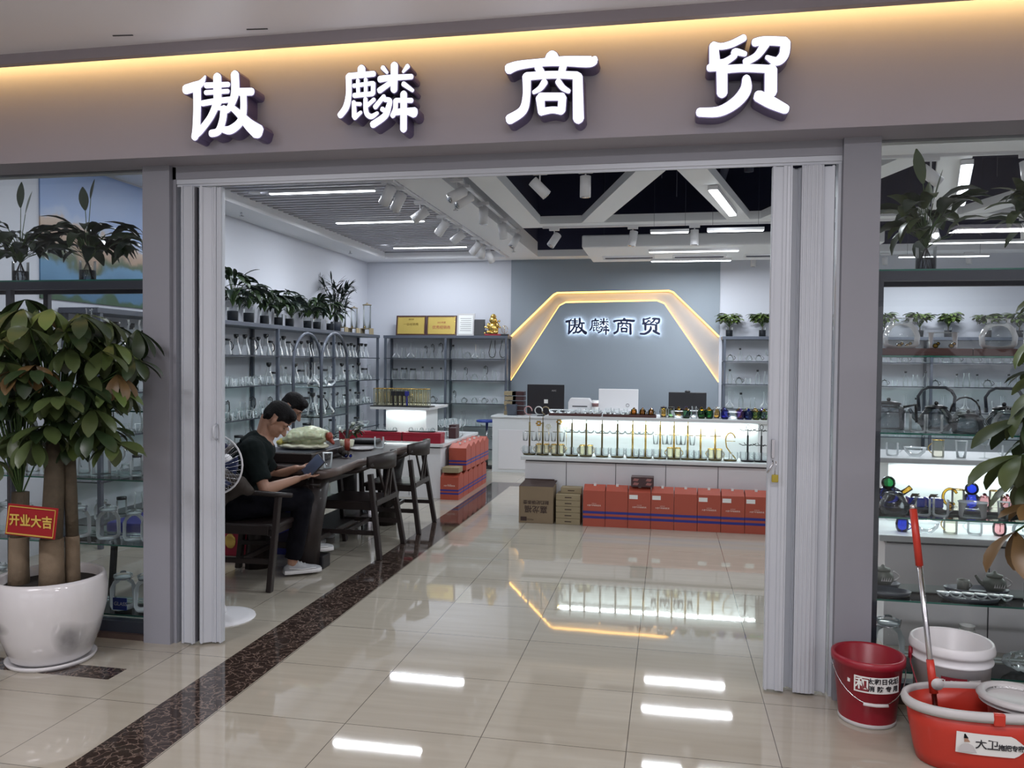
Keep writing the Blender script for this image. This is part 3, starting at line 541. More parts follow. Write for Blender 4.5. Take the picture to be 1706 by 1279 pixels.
P_('teapot', teapot(G, G, G) + [('handle', handle(.055, .02, .085, .03), G, None)])
P_('teapot_black', teapot(G, M['black'], G) + [('handle', handle(.055, .02, .085, .03), M['black'], None)])
P_('teapot_smoke', teapot(M['gsmoke'], M['gsmoke'], G) + [('handle', handle(.055, .02, .085, .03), M['gsmoke'], None)])
P_('teapot_ribbed', teapot(M['gsmoke'], M['black'], G, .06, .10, .042, ribs=1) + [('handle', MB().tube([(.055, 0, .09), (.10, 0, .10), (.105, 0, .03)], .006, 6), M['black'], None)])
P_('teapot_ribbed_small', teapot(M['gsmoke'], M['black'], G, .058, .07, .035, ribs=1))
def hoop(h, wd, r=.006): return MB().tube([(-wd, 0, .085), (-wd - .004, 0, .13), (-wd * .85, 0, h - .012), (-wd * .5, 0, h), (wd * .5, 0, h), (wd * .85, 0, h - .012), (wd + .004, 0, .13), (wd, 0, .085)], r, 6)
P_('kettle', teapot(M['gsmoke'], M['black'], G, .062, .085, .036) + [('bail_handle', hoop(.165, .062), M['framed'], None), ('clasp', MB().box(-.068, -.057, -.006, .006, .072, .09).box(.057, .068, -.006, .006, .072, .09), M['framed'], None)])
P_('kettle_clear', teapot(G, G, G, .062, .085, .036) + [('bail_handle', MB().tube([(-.06, 0, .07)] + [(-.062 * math.cos(PI * i / 8), 0, .08 + .07 * math.sin(PI * i / 8)) for i in range(9)] + [(.06, 0, .07)], .004, 6), M['black'], None)])
P_('jug', [('body', MB().lathe([(0, 0), (.045, 0), (.05, .02), (.043, .11), (.034, .16), (.040, .19)], 18), G, None), ('handle', handle(.042, .05, .17, .038, .005), G, None)])
P_('jug_black', [('body', MB().lathe([(0, 0), (.052, 0), (.055, .02), (.04, .12), (.032, .17), (.036, .19)], 18), G, None), ('handle', handle(.036, .05, .18, .04, .006), M['black'], None), ('lid', MB().lathe([(.036, .185), (.038, .205), (.030, .212), (.001, .213)], 14), M['black'], None)])
P_('flask_black', [('body', MB().lathe([(0, 0), (.06, 0), (.062, .02), (.045, .09), (.024, .15), (.022, .20), (.028, .215)], 18), G, None), ('stopper', MB().lathe([(.020, .20), (.028, .225), (.030, .25), (.018, .252), (.001, .252)], 12), M['black'], None)])
P_('canister', [('body', MB().lathe([(0, 0), (.05, 0), (.052, .01), (.052, .13), (.046, .15)], 18), G, None), ('lid', MB().lathe([(.048, .148), (.050, .150), (.050, .175), (.001, .176)], 16), M['black'], None)])
P_('mug', [('body', MB().lathe([(0, .004), (.032, 0), (.038, .01), (.038, .085)], 16), G, None), ('handle', handle(.036, .02, .07, .024, .003), G, None)])
P_('tumbler', [('body', MB().lathe([(0, .004), (.028, 0), (.036, .11)], 16), G, None), ('rim', MB().lathe([(.0355, .109), (.0368, .111), (.0355, .1125)], 16), G, None)])
P_('mug_gold', [('body', MB().lathe([(0, .004), (.034, 0), (.036, .01), (.036, .11)], 24, rib=.02, nr=1), M['gamb2'], None), ('rim', MB().lathe([(.036, .109), (.0378, .111), (.036, .113)], 16), M['gold'], None), ('handle', handle(.035, .02, .09, .026, .003), M['gold'], None)])
P_('swan', [('body', MB().lathe([(0, 0), (.055, 0), (.07, .025), (.05, .06), (.02, .09), (.014, .15), (.016, .24), (.020, .26)], 16), G, None), ('handle', MB().tube([(.015, 0, .25), (.05, 0, .27), (.075, 0, .2), (.06, 0, .12), (.045, 0, .06)], .004, 6), G, None)])
P_('ram_black', [('body', MB().lathe([(0, 0), (.05, 0), (.055, .02), (.035, .08), (.022, .15), (.022, .21)], 16), G, None), ('handle', MB().tube([(-.01, 0, .22), (.015, 0, .245), (.045, 0, .22), (.05, 0, .15), (.035, 0, .10)], .006, 6), M['black'], None), ('coil', MB().tube([(.024 * math.cos(t * .9), .024 * math.sin(t * .9), .19 + t * .003) for t in range(15)], .003, 5), M['black'], None)])
P_('goblet', [('bowl', MB().lathe([(.001, .08), (.02, .085), (.034, .11), (.036, .14), (.03, .165)], 16), G, None), ('stem', MB().tube([(0, 0, .003), (0, 0, .082)], .003, 6), G, None), ('foot', MB().lathe([(.001, .006), (.03, .001), (.03, 0)], 16), G, None)])
P_('bottle_black', [('body', MB().lathe([(0, 0), (.034, 0), (.036, .01), (.036, .12), (.016, .16), (.014, .20)], 14), G, None), ('cap', MB().lathe([(.015, .195), (.018, .20), (.018, .225), (.001, .226)], 10), M['black'], None)])
P_('bowl', [('body', MB().lathe([(0, .003), (.03, 0), (.06, .03), (.068, .06)], 18), G, None), ('rim', MB().lathe([(.0675, .059), (.0695, .061), (.067, .0625)], 18), G, None)])
P_('jar', [('body', MB().lathe([(0, .004), (.060, 0), (.066, .02), (.066, .11), (.05, .145), (.042, .152), (.042, .17)], 20), G, None), ('lid', MB().lathe([(.046, .168), (.050, .172), (.048, .182), (.038, .186), (.016, .188), (.014, .20), (.001, .202)], 18), G, None), ('clasp', MB().lathe([(.0435, .158), (.046, .160), (.0435, .162)], 16).bar((.046, 0, .15), (.052, 0, .185), .006, .003), M['steel'], None)])
P_('jar_big', [('body', MB().lathe([(0, .004), (.065, 0), (.082, .02), (.085, .06), (.072, .10), (.055, .118), (.05, .122), (.05, .145), (.056, .148)], 22), G, None), ('neck_ring', MB().lathe([(.052, .124), (.056, .127), (.052, .13)], 20), G, None)])
P_('basin', [('body', MB().lathe([(0, .004), (.055, 0), (.06, .01), (.062, .085), (.066, .087)], 22, sx=1.15), G, None), ('rim', MB().lathe([(.066, .086), (.068, .088), (.066, .09)], 22, sx=1.15), G, None)])
P_('dispenser', [('cylinder', MB().lathe([(0, .10), (.062, .10), (.062, .46)], 20), G, None), ('lid', MB().lathe([(.07, .46), (.072, .468), (.03, .48), (.012, .482), (.012, .50), (.001, .502)], 18), M['kraft2'], None), ('stand', MB().box(-.08, .08, -.08, .08, .088, .10).box(-.08, -.065, -.08, .08, 0, .09).box(.065, .08, -.08, .08, 0, .09), M['kraft2'], None), ('tap', MB().tube([(0, -.06, .125), (0, -.10, .125), (0, -.105, .10)], .007, 6), M['gold'], None)])
for cn, mm in (('blue', 'gblue'), ('amber', 'gamber'), ('green', 'ggreen'), ('violet', 'gpurple'), ('lime', 'glime'), ('rose', 'gpink')):
    P_('small_' + cn, [('body', MB().lathe([(0, .003), (.026, 0), (.034, .02), (.036, .045), (.03, .07)], 16), M[mm], None), ('lid', MB().lathe([(.031, .069), (.033, .072), (.014, .08), (.009, .092), (.001, .095)], 12), M['gamber'] if cn in ('green', 'lime') else M[mm], None), ('handle', handle(.034, .015, .055, .02, .003), M[mm], None)])
CNT = {}
NOUN = dict(teapot=('glass_teapot', 'teapot'), teapot_black=('glass_teapot', 'teapot'), teapot_smoke=('glass_teapot', 'teapot'), teapot_ribbed=('glass_teapot', 'teapot'), teapot_ribbed_small=('glass_teapot', 'teapot'), kettle=('glass_kettle', 'kettle'), kettle_clear=('glass_kettle', 'kettle'),
    jug=('glass_jug', 'jug'), jug_black=('glass_jug', 'jug'), flask_black=('glass_flask', 'flask'), canister=('glass_canister', 'canister'), mug=('glass_mug', 'mug'), tumbler=('glass_tumbler', 'glass'), mug_gold=('gold_rimmed_mug', 'mug'), swan=('glass_decanter', 'decanter'), ram_black=('glass_decanter', 'decanter'),
    goblet=('wine_glass', 'wine glass'), bottle_black=('glass_bottle', 'bottle'), bowl=('glass_bowl', 'bowl'), jar=('glass_jar', 'jar'), jar_big=('glass_jar', 'jar'), basin=('glass_bowl', 'bowl'), dispenser=('drink_dispenser', 'dispenser'))
DESC = dict(teapot='clear glass teapot', teapot_black='teapot with black lid and handle', teapot_smoke='smoke-grey glass teapot', teapot_ribbed='ribbed grey teapot with side handle', teapot_ribbed_small='low ribbed grey teapot', kettle='grey kettle with tall dark overhead handle', kettle_clear='clear kettle with thin round handle',
    jug='clear tall glass jug', jug_black='jug with black lid and handle', flask_black='glass flask with black stopper', canister='glass canister with black lid', mug='clear glass mug', tumbler='clear glass tumbler', mug_gold='ribbed mug with gold rim', swan='swan-necked glass decanter', ram_black='decanter with curved black handle',
    goblet='clear stemmed wine glass', bottle_black='clear glass bottle with black cap', bowl='clear glass bowl', jar='clear clamp-lid glass jar', jar_big='big round glass jar', basin='wide glass bowl', dispenser='glass dispenser on wooden stand')
for cn in ('blue', 'amber', 'green', 'violet', 'lime', 'rose'): NOUN['small_' + cn] = ('small_teapot', 'teapot'); DESC['small_' + cn] = {'blue': 'cobalt blue', 'amber': 'amber yellow', 'green': 'dark green', 'violet': 'violet', 'lime': 'lime green', 'rose': 'rose pink'}[cn] + ' glass small teapot'
def put(kind, loc, where, rz=0, sc=1.0, group=None, desc=None, only=None):
    nm, cat = NOUN[kind]
    r = thing(nm, '%s %s' % (desc or DESC[kind], where), cat, loc, rz, group)
    r.scale = (sc,) * 3 if not isinstance(sc, tuple) else sc
    made = {}
    for pn, me, mt, sub in PROTO[kind]:
        if only and pn not in only: continue
        o = bpy.data.objects.new(pn, me); COL.objects.link(o); o.parent = made[sub] if sub else r; made[pn] = o
    return r
# ================================================================ foliage
def blade(mb, p, az, elev, L, W, droop, mi=0, n=5, roll=0, fold=.25, tipw=0, shape=None):
    """a leaf: starts at p, leaves it at azimuth az and elevation elev, bends down by droop radians along its length"""
    p = Vector(p); vs = []; e = elev; step = L / n
    for i in range(n + 1):
        t = i / n; wd = W * (shape(t) if shape else math.sin(PI * min(1, (t * .93 + .05))) ** .8) / 2
        d = Vector((math.cos(az) * math.cos(e), math.sin(az) * math.cos(e), math.sin(e)))
        s = Vector((-math.sin(az), math.cos(az), 0)); nrm = s.cross(d)
        s2 = s * math.cos(roll) + nrm * math.sin(roll); n2 = s2.cross(d) * -1
        vs += [p + s2 * wd + n2 * wd * fold, p, p - s2 * wd + n2 * wd * fold]
        p = p + d * step; e -= droop / n
    fs = []
    for i in range(n):
        b = i * 3; fs += [(b, b + 1, b + 4, b + 3), (b + 1, b + 2, b + 5, b + 4)]
    mb.add(vs, fs, mi, True)
def palmate(mb, p, az, elev, L, mi, rnd, k=6, spread=2.2):
    for j in range(k):
        a = (j / (k - 1) - .5) * spread
        c = 1 - abs(j / (k - 1) - .5) * .5
        blade(mb, p, az + a, elev - abs(a) * .25 + rnd.uniform(-.1, .1), L * c * rnd.uniform(.9, 1.08), L * .34, rnd.uniform(.5, 1.15), mi, 7, rnd.uniform(-.3, .3), .22, shape=lambda t: (math.sin(PI * min(1, t ** 1.5 * .97 + .02)) ** .75) * .95 + .03)
def lance_foliage(seed, n, L, W, h, mats=2, spread=1.0, up=.5):
    rnd = random.Random(seed); mb = MB(); st = MB()
    for i in range(n):
        az = rnd.uniform(0, 2 * PI); out = rnd.uniform(.02, .10) * spread; hh = h * rnd.uniform(.25, 1)
        tip = Vector((math.cos(az) * out, math.sin(az) * out, hh)); st.tube([(0, 0, 0), (tip.x * .4, tip.y * .4, hh * .6), tip], .0018, 4, cap=False)
        blade(mb, tip, az + rnd.uniform(-.4, .4), rnd.uniform(-.2, 1.2) * up + .1, L * rnd.uniform(.7, 1.2), W * rnd.uniform(.8, 1.2), rnd.uniform(.9, 1.9), rnd.choice(range(mats)), 5, rnd.uniform(-.5, .5), .3)
    return mb, st
# ================================================================ wall shelving, its plants and its glassware
TIERS = [1.60, 1.265, .905, .55, .20]; TOPZ = 1.96
def shelf_unit(label, x0, x1, y0, y1, posts, along, front, deep_posts=None):
    t = thing('display_shelf', label, 'shelf', ((x0 + x1) / 2, (y0 + y1) / 2, 0)); c = Vector(t.location)
    def B(mb, a, b, c_, d, e, f): return mb.box(a - c.x, b - c.x, c_ - c.y, d - c.y, e, f)
    B(MB(), x0, x1, y0, y1, TOPZ - .045, TOPZ).build('top_board', M['frame'], t, bevel=.003)
    for u in posts:
        for v in ((x0, x1) if along == 'y' else (y0, y1)):
            s = .017; dv = .02 if v in (x0, y0) else -.02
            if along == 'y': B(MB(), v + dv - s, v + dv + s, u - s, u + s, 0, TOPZ - .045).build('post', M['frame'], t)
            else: B(MB(), u - s, u + s, v + dv - s, v + dv + s, 0, TOPZ - .045).build('post', M['frame'], t)
    for z in TIERS:
        g = B(MB(), x0 + .01, x1 - .01, y0 + .01, y1 - .01, z - .008, z).build('glass_shelf', M['gshelf'], t)
        e = MB()
        if along == 'y': B(e, front - .002, front + .002, y0 + .01, y1 - .01, z - .012, z + .001)
        else: B(e, x0 + .01, x1 - .01, front - .002, front + .002, z - .012, z + .001)
        e.build('front_edge', M['framed'], g)
    return t
shelf_unit('long slate-blue steel and glass shelf unit along the left wall', XL + .01, -4.50, 5.75, 12.2, [5.80, 7.3, 8.83, 10.45, 12.15], 'y', -4.50)
shelf_unit('slate-blue steel and glass shelf unit at the back wall, left of the arch', -4.46, -2.45, 12.24, 12.58, [-4.43, -3.44, -2.475], 'x', 12.24)
shelf_unit('slate-blue steel and glass shelf unit at the back wall, right of the arch', .755, 5.1, 12.24, 12.58, [.79, 2.2, 3.6, 5.05], 'x', 12.24)
rnd = random.Random(3)
TN = {1.60: 'top tier', 1.265: 'second tier', .905: 'third tier', .55: 'fourth tier', .20: 'bottom tier'}
def row(kinds, a, b, step, fixed, z, axis, unit, rz=None, sc=(.8, 1.05), jit=.02):
    i = 0; u = a
    while u < b:
        k = kinds(i, u) if callable(kinds) else kinds[i % len(kinds)]
        if k:
            CNT[(DESC[k], unit, z)] = CNT.get((DESC[k], unit, z), 0) + 1; f = fixed + rnd.uniform(-jit, jit)
            loc = (f, u, z) if axis == 'y' else (u, f, z)
            side = 'window' if axis == 'y' else 'left'
            put(k, loc, 'on %s %s, %s from the %s' % (unit, TN[z], ORD[CNT[(DESC[k], unit, z)] - 1], side), rz=rnd.uniform(-.5, .5) if rz is None else rz, sc=rnd.uniform(*sc), group='glassware on %s %s' % (unit, TN[z]))
        i += 1; u += step * rnd.uniform(.92, 1.08)
LU = 'left wall shelf'
for zz in (1.265, .905):
    row(['tumbler', 'mug', 'tumbler'], 6.0, 12.0, .15, -4.56, zz, 'y', 'left wall shelf front row', sc=(.7, .85))
row(lambda i, u: 'flask_black' if i % 3 != 1 else 'jug_black', 5.95, 9.6, .155, -4.66, 1.60, 'y', LU)
row(lambda i, u: 'flask_black', 9.75, 12.0, .15, -4.66, 1.60, 'y', LU, sc=(.75, .9))
row(lambda i, u: ['mug', 'tumbler', 'teapot', 'tumbler', 'mug'][i % 5] if u < 8.7 else ['canister', 'swan', 'bottle_black', 'teapot', 'flask_black'][i % 5], 5.95, 12.05, .15, -4.64, 1.265, 'y', LU)
row(lambda i, u: ['jug', 'ram_black', 'mug'][i % 3] if u < 9.4 else ['swan', 'canister', 'bottle_black'][i % 3], 5.95, 12.05, .155, -4.66, .905, 'y', LU)
row(lambda i, u: ['bowl', 'mug', 'teapot', 'canister', 'swan'][i % 5], 5.95, 12.05, .17, -4.66, .55, 'y', LU)
row(lambda i, u: ['jar', 'canister', 'jug'][i % 3], 6.0, 9.0, .24, -4.66, .20, 'y', LU)
row(lambda i, u: ['tumbler', 'mug'][i % 2], 7.7, 9.0, .12, -4.78, .905, 'y', 'left wall shelf rear row')
BU = 'left back shelf'
row(['swan', 'jug', 'swan', 'jug', 'ram_black', 'ram_black', 'ram_black'], -4.30, -3.52, .118, 12.40, 1.60, 'x', BU)
row(['bottle_black', 'jug', 'teapot', 'swan', 'jug', 'goblet'], -3.36, -2.78, .12, 12.40, 1.60, 'x', BU)
row(['canister', 'canister', 'canister', 'bottle_black', 'bottle_black', 'bottle_black'], -4.32, -3.50, .15, 12.40, 1.265, 'x', BU)
row(['jug', 'ram_black', 'teapot', 'ram_black', 'jug'], -3.34, -2.55, .165, 12.40, 1.265, 'x', BU)
row(['tumbler', 'mug', 'teapot_black'], -4.32, -3.50, .13, 12.40, .905, 'x', BU)
row(['ram_black', 'teapot_black', 'teapot', 'teapot_black', 'teapot'], -3.34, -2.55, .165, 12.40, .905, 'x', BU, sc=(.75, .85))
row(['tumbler', 'swan', 'mug'], -3.34, -2.55, .12, 12.40, .55, 'x', BU)
row(['jar', 'tumbler'], -3.34, -2.55, .15, 12.40, .20, 'x', BU)
RU = 'right back shelf'
row(['teapot_black', 'bottle_black', 'teapot', 'teapot_black', 'goblet'], .88, 4.9, .135, 12.40, 1.60, 'x', RU)
row(['bottle_black', 'teapot_black', 'mug', 'bottle_black', 'jug'], .88, 4.9, .135, 12.40, 1.265, 'x', RU)
row(['swan', 'bottle_black', 'jug', 'swan', 'teapot_black'], .88, 4.9, .16, 12.40, .905, 'x', RU)
row(['tumbler', 'jug', 'mug'], 2.4, 4.9, .16, 12.40, .55, 'x', RU)
# stockings of the two hanging pear-shaped decanter handles on the back shelf
for i, x in enumerate((-2.71, -2.54)):
    t = thing('decanter_strap', 'decanter with thin black loop strap, top tier of left back shelf, %s of two' % ('left' if i == 0 else 'right'), 'strap', (x, 12.33, 1.60))
    MB().tube([(-.01, 0, .29), (-.03, 0, .2), (-.052, 0, .10), (-.04, 0, .04), (0, 0, .02), (.04, 0, .04), (.055, 0, .11), (.04, 0, .19), (.045, 0, .29)], .006, 6).build('loop', M['black'], t)
    MB().lathe([(0, 0), (.03, 0), (.045, .05), (.02, .2), (.025, .28)], 14).build('bottle', G, t)
# ---- potted plants along the tops
def potted(lab, loc, kind, seed, h=.30, sc=1.0, group=None, rz=0, cup='dark'):
    t = thing('potted_plant', lab, 'plant', loc, rz, group); t.scale = (sc,) * 3
    if kind in ('lance', 'drape'):
        mb, st = lance_foliage(seed, 40, .17, .044, h * .6, 2, 1.0, .7 if kind == 'lance' else .3)
        o = mb.build('foliage', [M['leaf2'], M['leafd']], t); o.location = (0, 0, .12); s2 = st.build('stalks', M['stemg'], t); s2.location = (0, 0, .12)
    elif kind == 'palm':
        r2 = random.Random(seed); mb = MB(); st = MB()
        for i in range(24):
            az = r2.uniform(0, 2 * PI); o = r2.uniform(.03, .09); hh = r2.uniform(.0, .09)
            tip = (math.cos(az) * o, math.sin(az) * o, hh); st.tube([(0, 0, -.08), tip], .002, 4, cap=False)
            palmate(mb, tip, az, .25, .125, r2.choice([0, 0, 1]), r2, 5, 2.6)
        o = mb.build('foliage', [M['leaf4'], M['leaf1']], t); o.location = (0, 0, .20); s2 = st.build('stalks', M['stemg'], t); s2.location = (0, 0, .20)
        MB().tube([(0, 0, .05), (.004, 0, .12), (0, 0, .20)], [.009, .006, .005], 7).build('stem', M['trunk'], t)
    c = MB().lathe([(0, .001), (.042, 0), (.045, .12)], 16).build('cup', M['g'], t)
    MB().lathe([(0, .003), (.040, .003), (.042, .085), (.0, .086)], 14).build('soil', M['framed'] if cup == 'dark' else M['soil'], c)
    return t
ys = [8.02, 8.36, 8.72, 9.06, 9.35, 9.86, 10.15, 10.58]
for i, y in enumerate(ys):
    potted('drooping dark plant in glass cup on the left wall shelf, %s from the front' % ORD[i], (-4.63, y, TOPZ), 'drape' if i % 2 else 'lance', 20 + i, h=.34 if i != 0 else .42, sc=1.35 if i in (0, 1) else 1.22, group='plants on the left wall shelf')
# tall broad-stemmed lady palm in the corner
lp = thing('lady_palm', 'tall dark spiky palm in a dark pot on top of the left wall shelf', 'plant', (-4.66, 10.84, TOPZ))
mb = MB(); st = MB(); r2 = random.Random(5)
for i in range(46):
    az = r2.uniform(0, 2 * PI); h = r2.uniform(.25, .72); o = r2.uniform(.03, .20); tip = Vector((math.cos(az) * o, math.sin(az) * o, h))
    st.tube([(math.cos(az) * .01, math.sin(az) * .01, .1), (tip.x * .6, tip.y * .6, h * .8), tip], .0025, 4, cap=False)
    for k in range(5): blade(mb, tip, az + r2.uniform(-1.1, 1.1), r2.uniform(-.2, 1.3), r2.uniform(.13, .21), .024, r2.uniform(.2, .9), 0, 4, 0, .2)
mb.build('foliage', [M['leafd']], lp); st.build('canes', M['leafd'], lp); MB().lathe([(0, 0), (.06, 0), (.075, .13), (.07, .14)], 16).build('pot', M['framed'], lp)
for i, (y, s_) in enumerate(((11.08, .78), (11.52, .82), (12.05, 1.0))):
    put('dispenser', (-4.66, y, TOPZ), 'atop the left wall shelf, %s from the palm' % ORD[i], sc=s_, group='drinks dispensers')
for i, x in enumerate((.86, 1.33, 1.93, 2.32, 3.0, 3.47, 3.84, 4.35, 4.75)):
    potted('small bright green money plant on the right back shelf top, %s from the left' % ORD[i], (x, 12.38, TOPZ), 'palm', 60 + i, sc=1.15, group='money plants on the right shelf')
for r in [o for o in COL.objects if o.name.split('.')[0] in ('potted_plant', 'lady_palm') and o.location.x < -4.5]:
    for ch in r.children:                                # leaves bend away from the wall behind them
        if ch.name.split('.')[0] in ('foliage', 'canes', 'stalks'):
            lim = (XL + .012 - r.location.x) / r.scale.x
            for v in ch.data.vertices:
                if v.co.x < lim: v.co.x = lim + (lim - v.co.x) * .25
# ---- awards, statuette on the left back shelf
def frame_stand(lab, x, w_, h_, z, fm, face, cat='framed award', tilt=.13, nm='framed_award'):
    t = thing(nm, lab, cat, (x, 12.42, z)); t.rotation_euler = (-tilt, 0, 0)
    b = 0.028 if cat != 'plaque' else .01
    MB().box(-w_ / 2, w_ / 2, -.008, .008, 0, h_).build('backing', fm, t, bevel=.002)
    MB().box(-w_ / 2 + b, w_ / 2 - b, -.011, -.008, b, h_ - b).build('face', face, t)
    MB().bar((0, .01, h_ * .7), (0, .075, .0), .03, .006).build('easel_leg', M['black'], t)
    return t
gp = mat('brushed_gold_plate', (.55, .41, .11), .35, metal=.4, var=.15, vscale=5)
a1 = frame_stand('gold award plate in a dark maroon frame, left of two on the back shelf', -4.065, .50, .325, TOPZ, M['maroonbox'], gp)
text('lettering', '一级经销商', .05, M['gold'], a1, (0, -.0125, .18)); text('lettering', '授权牌', .03, M['gold'], a1, (0, -.0125, .26))
a2 = frame_stand('gold award plate in a dark maroon frame, beside the white certificate', -3.56, .50, .325, TOPZ, M['maroonbox'], gp)
text('lettering', '优秀经销商', .06, M['red'], a2, (0, -.0125, .13)); text('lettering', '2023年度', .035, M['red'], a2, (0, -.0125, .21))
for a in (a1, a2):
    e = MB()
    for k in range(16):
        for zz in (.028, .297): e.box(-.22 + k * .029, -.205 + k * .029, -.0125, -.011, zz - .006, zz + .006)
    for k in range(9):
        for xx in (-.222, .222): e.box(xx - .006, xx + .006, -.0125, -.011, .05 + k * .027, .065 + k * .027)
    e.build('border_ornament', M['gold'], a)
a3 = frame_stand('white certificate in a grey wooden frame standing on the back shelf', -3.165, .285, .355, TOPZ, M['greyp'], M['paper'], 'certificate', nm='framed_certificate')
ln = MB()
for k in range(7): ln.box(-.09 + (k % 2) * .01, .09, -.0122, -.0112, .08 + k * .032, .085 + k * .032)
ln.build('printed_lines', M['ink2'], a3)
a4 = frame_stand('small dark plaque standing between the certificate and the gold figure', -2.945, .18, .26, TOPZ, M['ink2'], M['black'], 'plaque', nm='plaque')
lc = thing('lucky_figure', 'shiny gold seated lucky figure on a red base on the back shelf', 'figurine', (-2.71, 12.40, TOPZ))
MB().box(-.13, .13, -.07, .07, 0, .03).build('base', M['red'], lc, bevel=.008)
g_ = MB().sphere((0, 0, .12), .085, .07, .10, 14).sphere((0, -.02, .245), .062, .055, .06, 14).sphere((-.07, -.03, .16), .03, .03, .045, 8).sphere((.07, -.03, .16), .03, .03, .045, 8).sphere((-.045, -.06, .055), .04, .03, .03, 8).sphere((.045, -.06, .055), .04, .03, .03, 8)
MB().sphere((0, -.01, .305), .05, .05, .02, 12).lathe([(.03, .31), (.035, .325), (.02, .34), (.001, .345)], 10).build('hat', M['gold'], lc)
c_ = MB()
for k in range(22):
    a = k * 2.4; rr = .06 + .05 * ((k * 37) % 10) / 10; c_.sphere((math.cos(a) * rr * 1.2, -.05 + math.sin(a) * .02, .04 + .20 * ((k * 53) % 17) / 17 if abs(math.cos(a)) > .7 else .045), .018, .008, .018, 6)
c_.v and [g_.add(c_.v, c_.f, 0, True)]
g_.build('figure', M['gold'], lc)
bw = thing('trinket', 'gold wire ornament on a black stand at the end of the back shelf', 'ornament', (-2.53, 12.40, TOPZ)); MB().box(-.07, .07, -.05, .05, 0, .03).build('stand', M['black'], bw, bevel=.01); MB().tube([(.05 * math.cos(t * .55), 0, .10 + .06 * math.sin(t * .55)) for t in range(12)], .003, 5).tube([(0, 0, .03), (0, 0, .16)], .003, 5).build('wire', M['gold'], bw)
# free-standing arch display rack in front of the left shelf
ar = thing('arch_rack', 'slate-blue steel rack with two round-topped arches in front of the left wall shelf', 'rack', (-3.62, 8.40, 0))
def archpts(cy, r, xo, z0=0.0, zs=1.5): return [(xo, cy - r, z0), (xo, cy - r, zs)] + [(xo, cy - r * math.cos(PI * i / 12), zs + r * 1.0 * math.sin(PI * i / 12)) for i in range(1, 12)] + [(xo, cy + r, zs), (xo, cy + r, z0)]
for xo in (0, -.32):
    pts = archpts(0, .35, xo)
    MB().tube(pts, .017, 8).build('arch_frame', M['frame'], ar)
for z in (1.27, .95, .6):
    MB().box(-.33, .01, -.355, .355, z - .01, z).build('shelf_plate', M['gshelf'], ar)
    MB().box(-.005, .01, -.355, .355, z - .014, z + .004).build('shelf_edge', M['frame'], ar)
for i, (k, y, z) in enumerate([('swan', -.2, 1.27), ('teapot', .05, 1.27), ('bowl', .24, 1.27), ('flask_black', -.22, .95), ('jug_black', 0, .95), ('swan', .2, .95), ('canister', -.15, .6), ('teapot', .12, .6)]):
    put(k, (-3.78, 8.40 + y, z), 'on the arch rack, %s from its top left' % ORD[i], rz=.4, group='glassware on the arch rack')
# ================================================================ the long sales counter
def counter(label, x0, x1, y0, y1, ux0, ux1, uy0, uy1, seams, zt=.62, zu=1.02, panel=None, lights=1, base_x=None):
    t = thing('display_counter', label, 'counter', ((x0 + x1) / 2, (y0 + y1) / 2, 0)); cx, cy = t.location[0], t.location[1]
    def B(a, b, c, d, e, f, mb=None): return (mb or MB()).box(a - cx, b - cx, c - cy, d - cy, e, f)
    B(x0 + .04, x1 - .04, y0 + .04, y1 - .02, 0, zt - .05).build('base_cabinet', M['counter'], t)
    B(x0, x1, y0, y1, zt - .035, zt).build('lower_top', M['white'], t, bevel=.004)
    B(x0 + .05, x1 - .05, y0 + .03, y0 + .045, zt - .05, zt - .036).build('shadow_gap', M['gap'], t)
    s = MB()
    for u in seams: B(u - .0025, u + .0025, y0 + .036, y0 + .041, 0.02, zt - .05, s)
    s.build('door_seam', M['gap'], t)
    p = panel or (ux0 + .1, ux1 - .12, uy0 + .18, uy1 - .05)
    B(p[0], p[1], p[2], p[3], zt, zu - .03).build('back_panel', M['lit'], t)
    B(ux0, ux1, uy0, uy1, zu - .03, zu).build('upper_top', M['white'], t, bevel=.003)
    st = B(p[0] + .03, p[1] - .03, p[2] - .06, p[2] - .045, zu - .036, zu - .03).build('led_strip', M['light'], t)
    area('counter_led', ((p[0] + p[1]) / 2, p[2] - .05, zu - .045), p[1] - p[0], .03, 3.6 * (p[1] - p[0]) * lights, (.86, 1, .97), rot=(math.radians(-14), 0, 0))
    return t
counter('long white two-level counter with a lit display shelf, below the grey arch wall', -1.44, 1.08, 7.90, 8.62, -1.22, 1.08, 8.0, 8.62, [-.985, -.50, -.02, .47, .94], panel=(-1.10, .87, 8.32, 8.55))
counter('white two-level display island behind the chairs, with red gift boxes on it', -3.9, -2.49, 8.80, 10.5, -3.42, -2.70, 8.95, 9.75, [-3.5, -2.9], panel=(-3.32, -2.82, 9.22, 9.7), lights=.8)
counter('white two-level counter close behind the right display window', 1.15, 3.4, 4.75, 5.55, 1.2, 3.35, 5.0, 5.5, [1.72, 2.3, 2.88], panel=(1.3, 3.25, 5.2, 5.45))
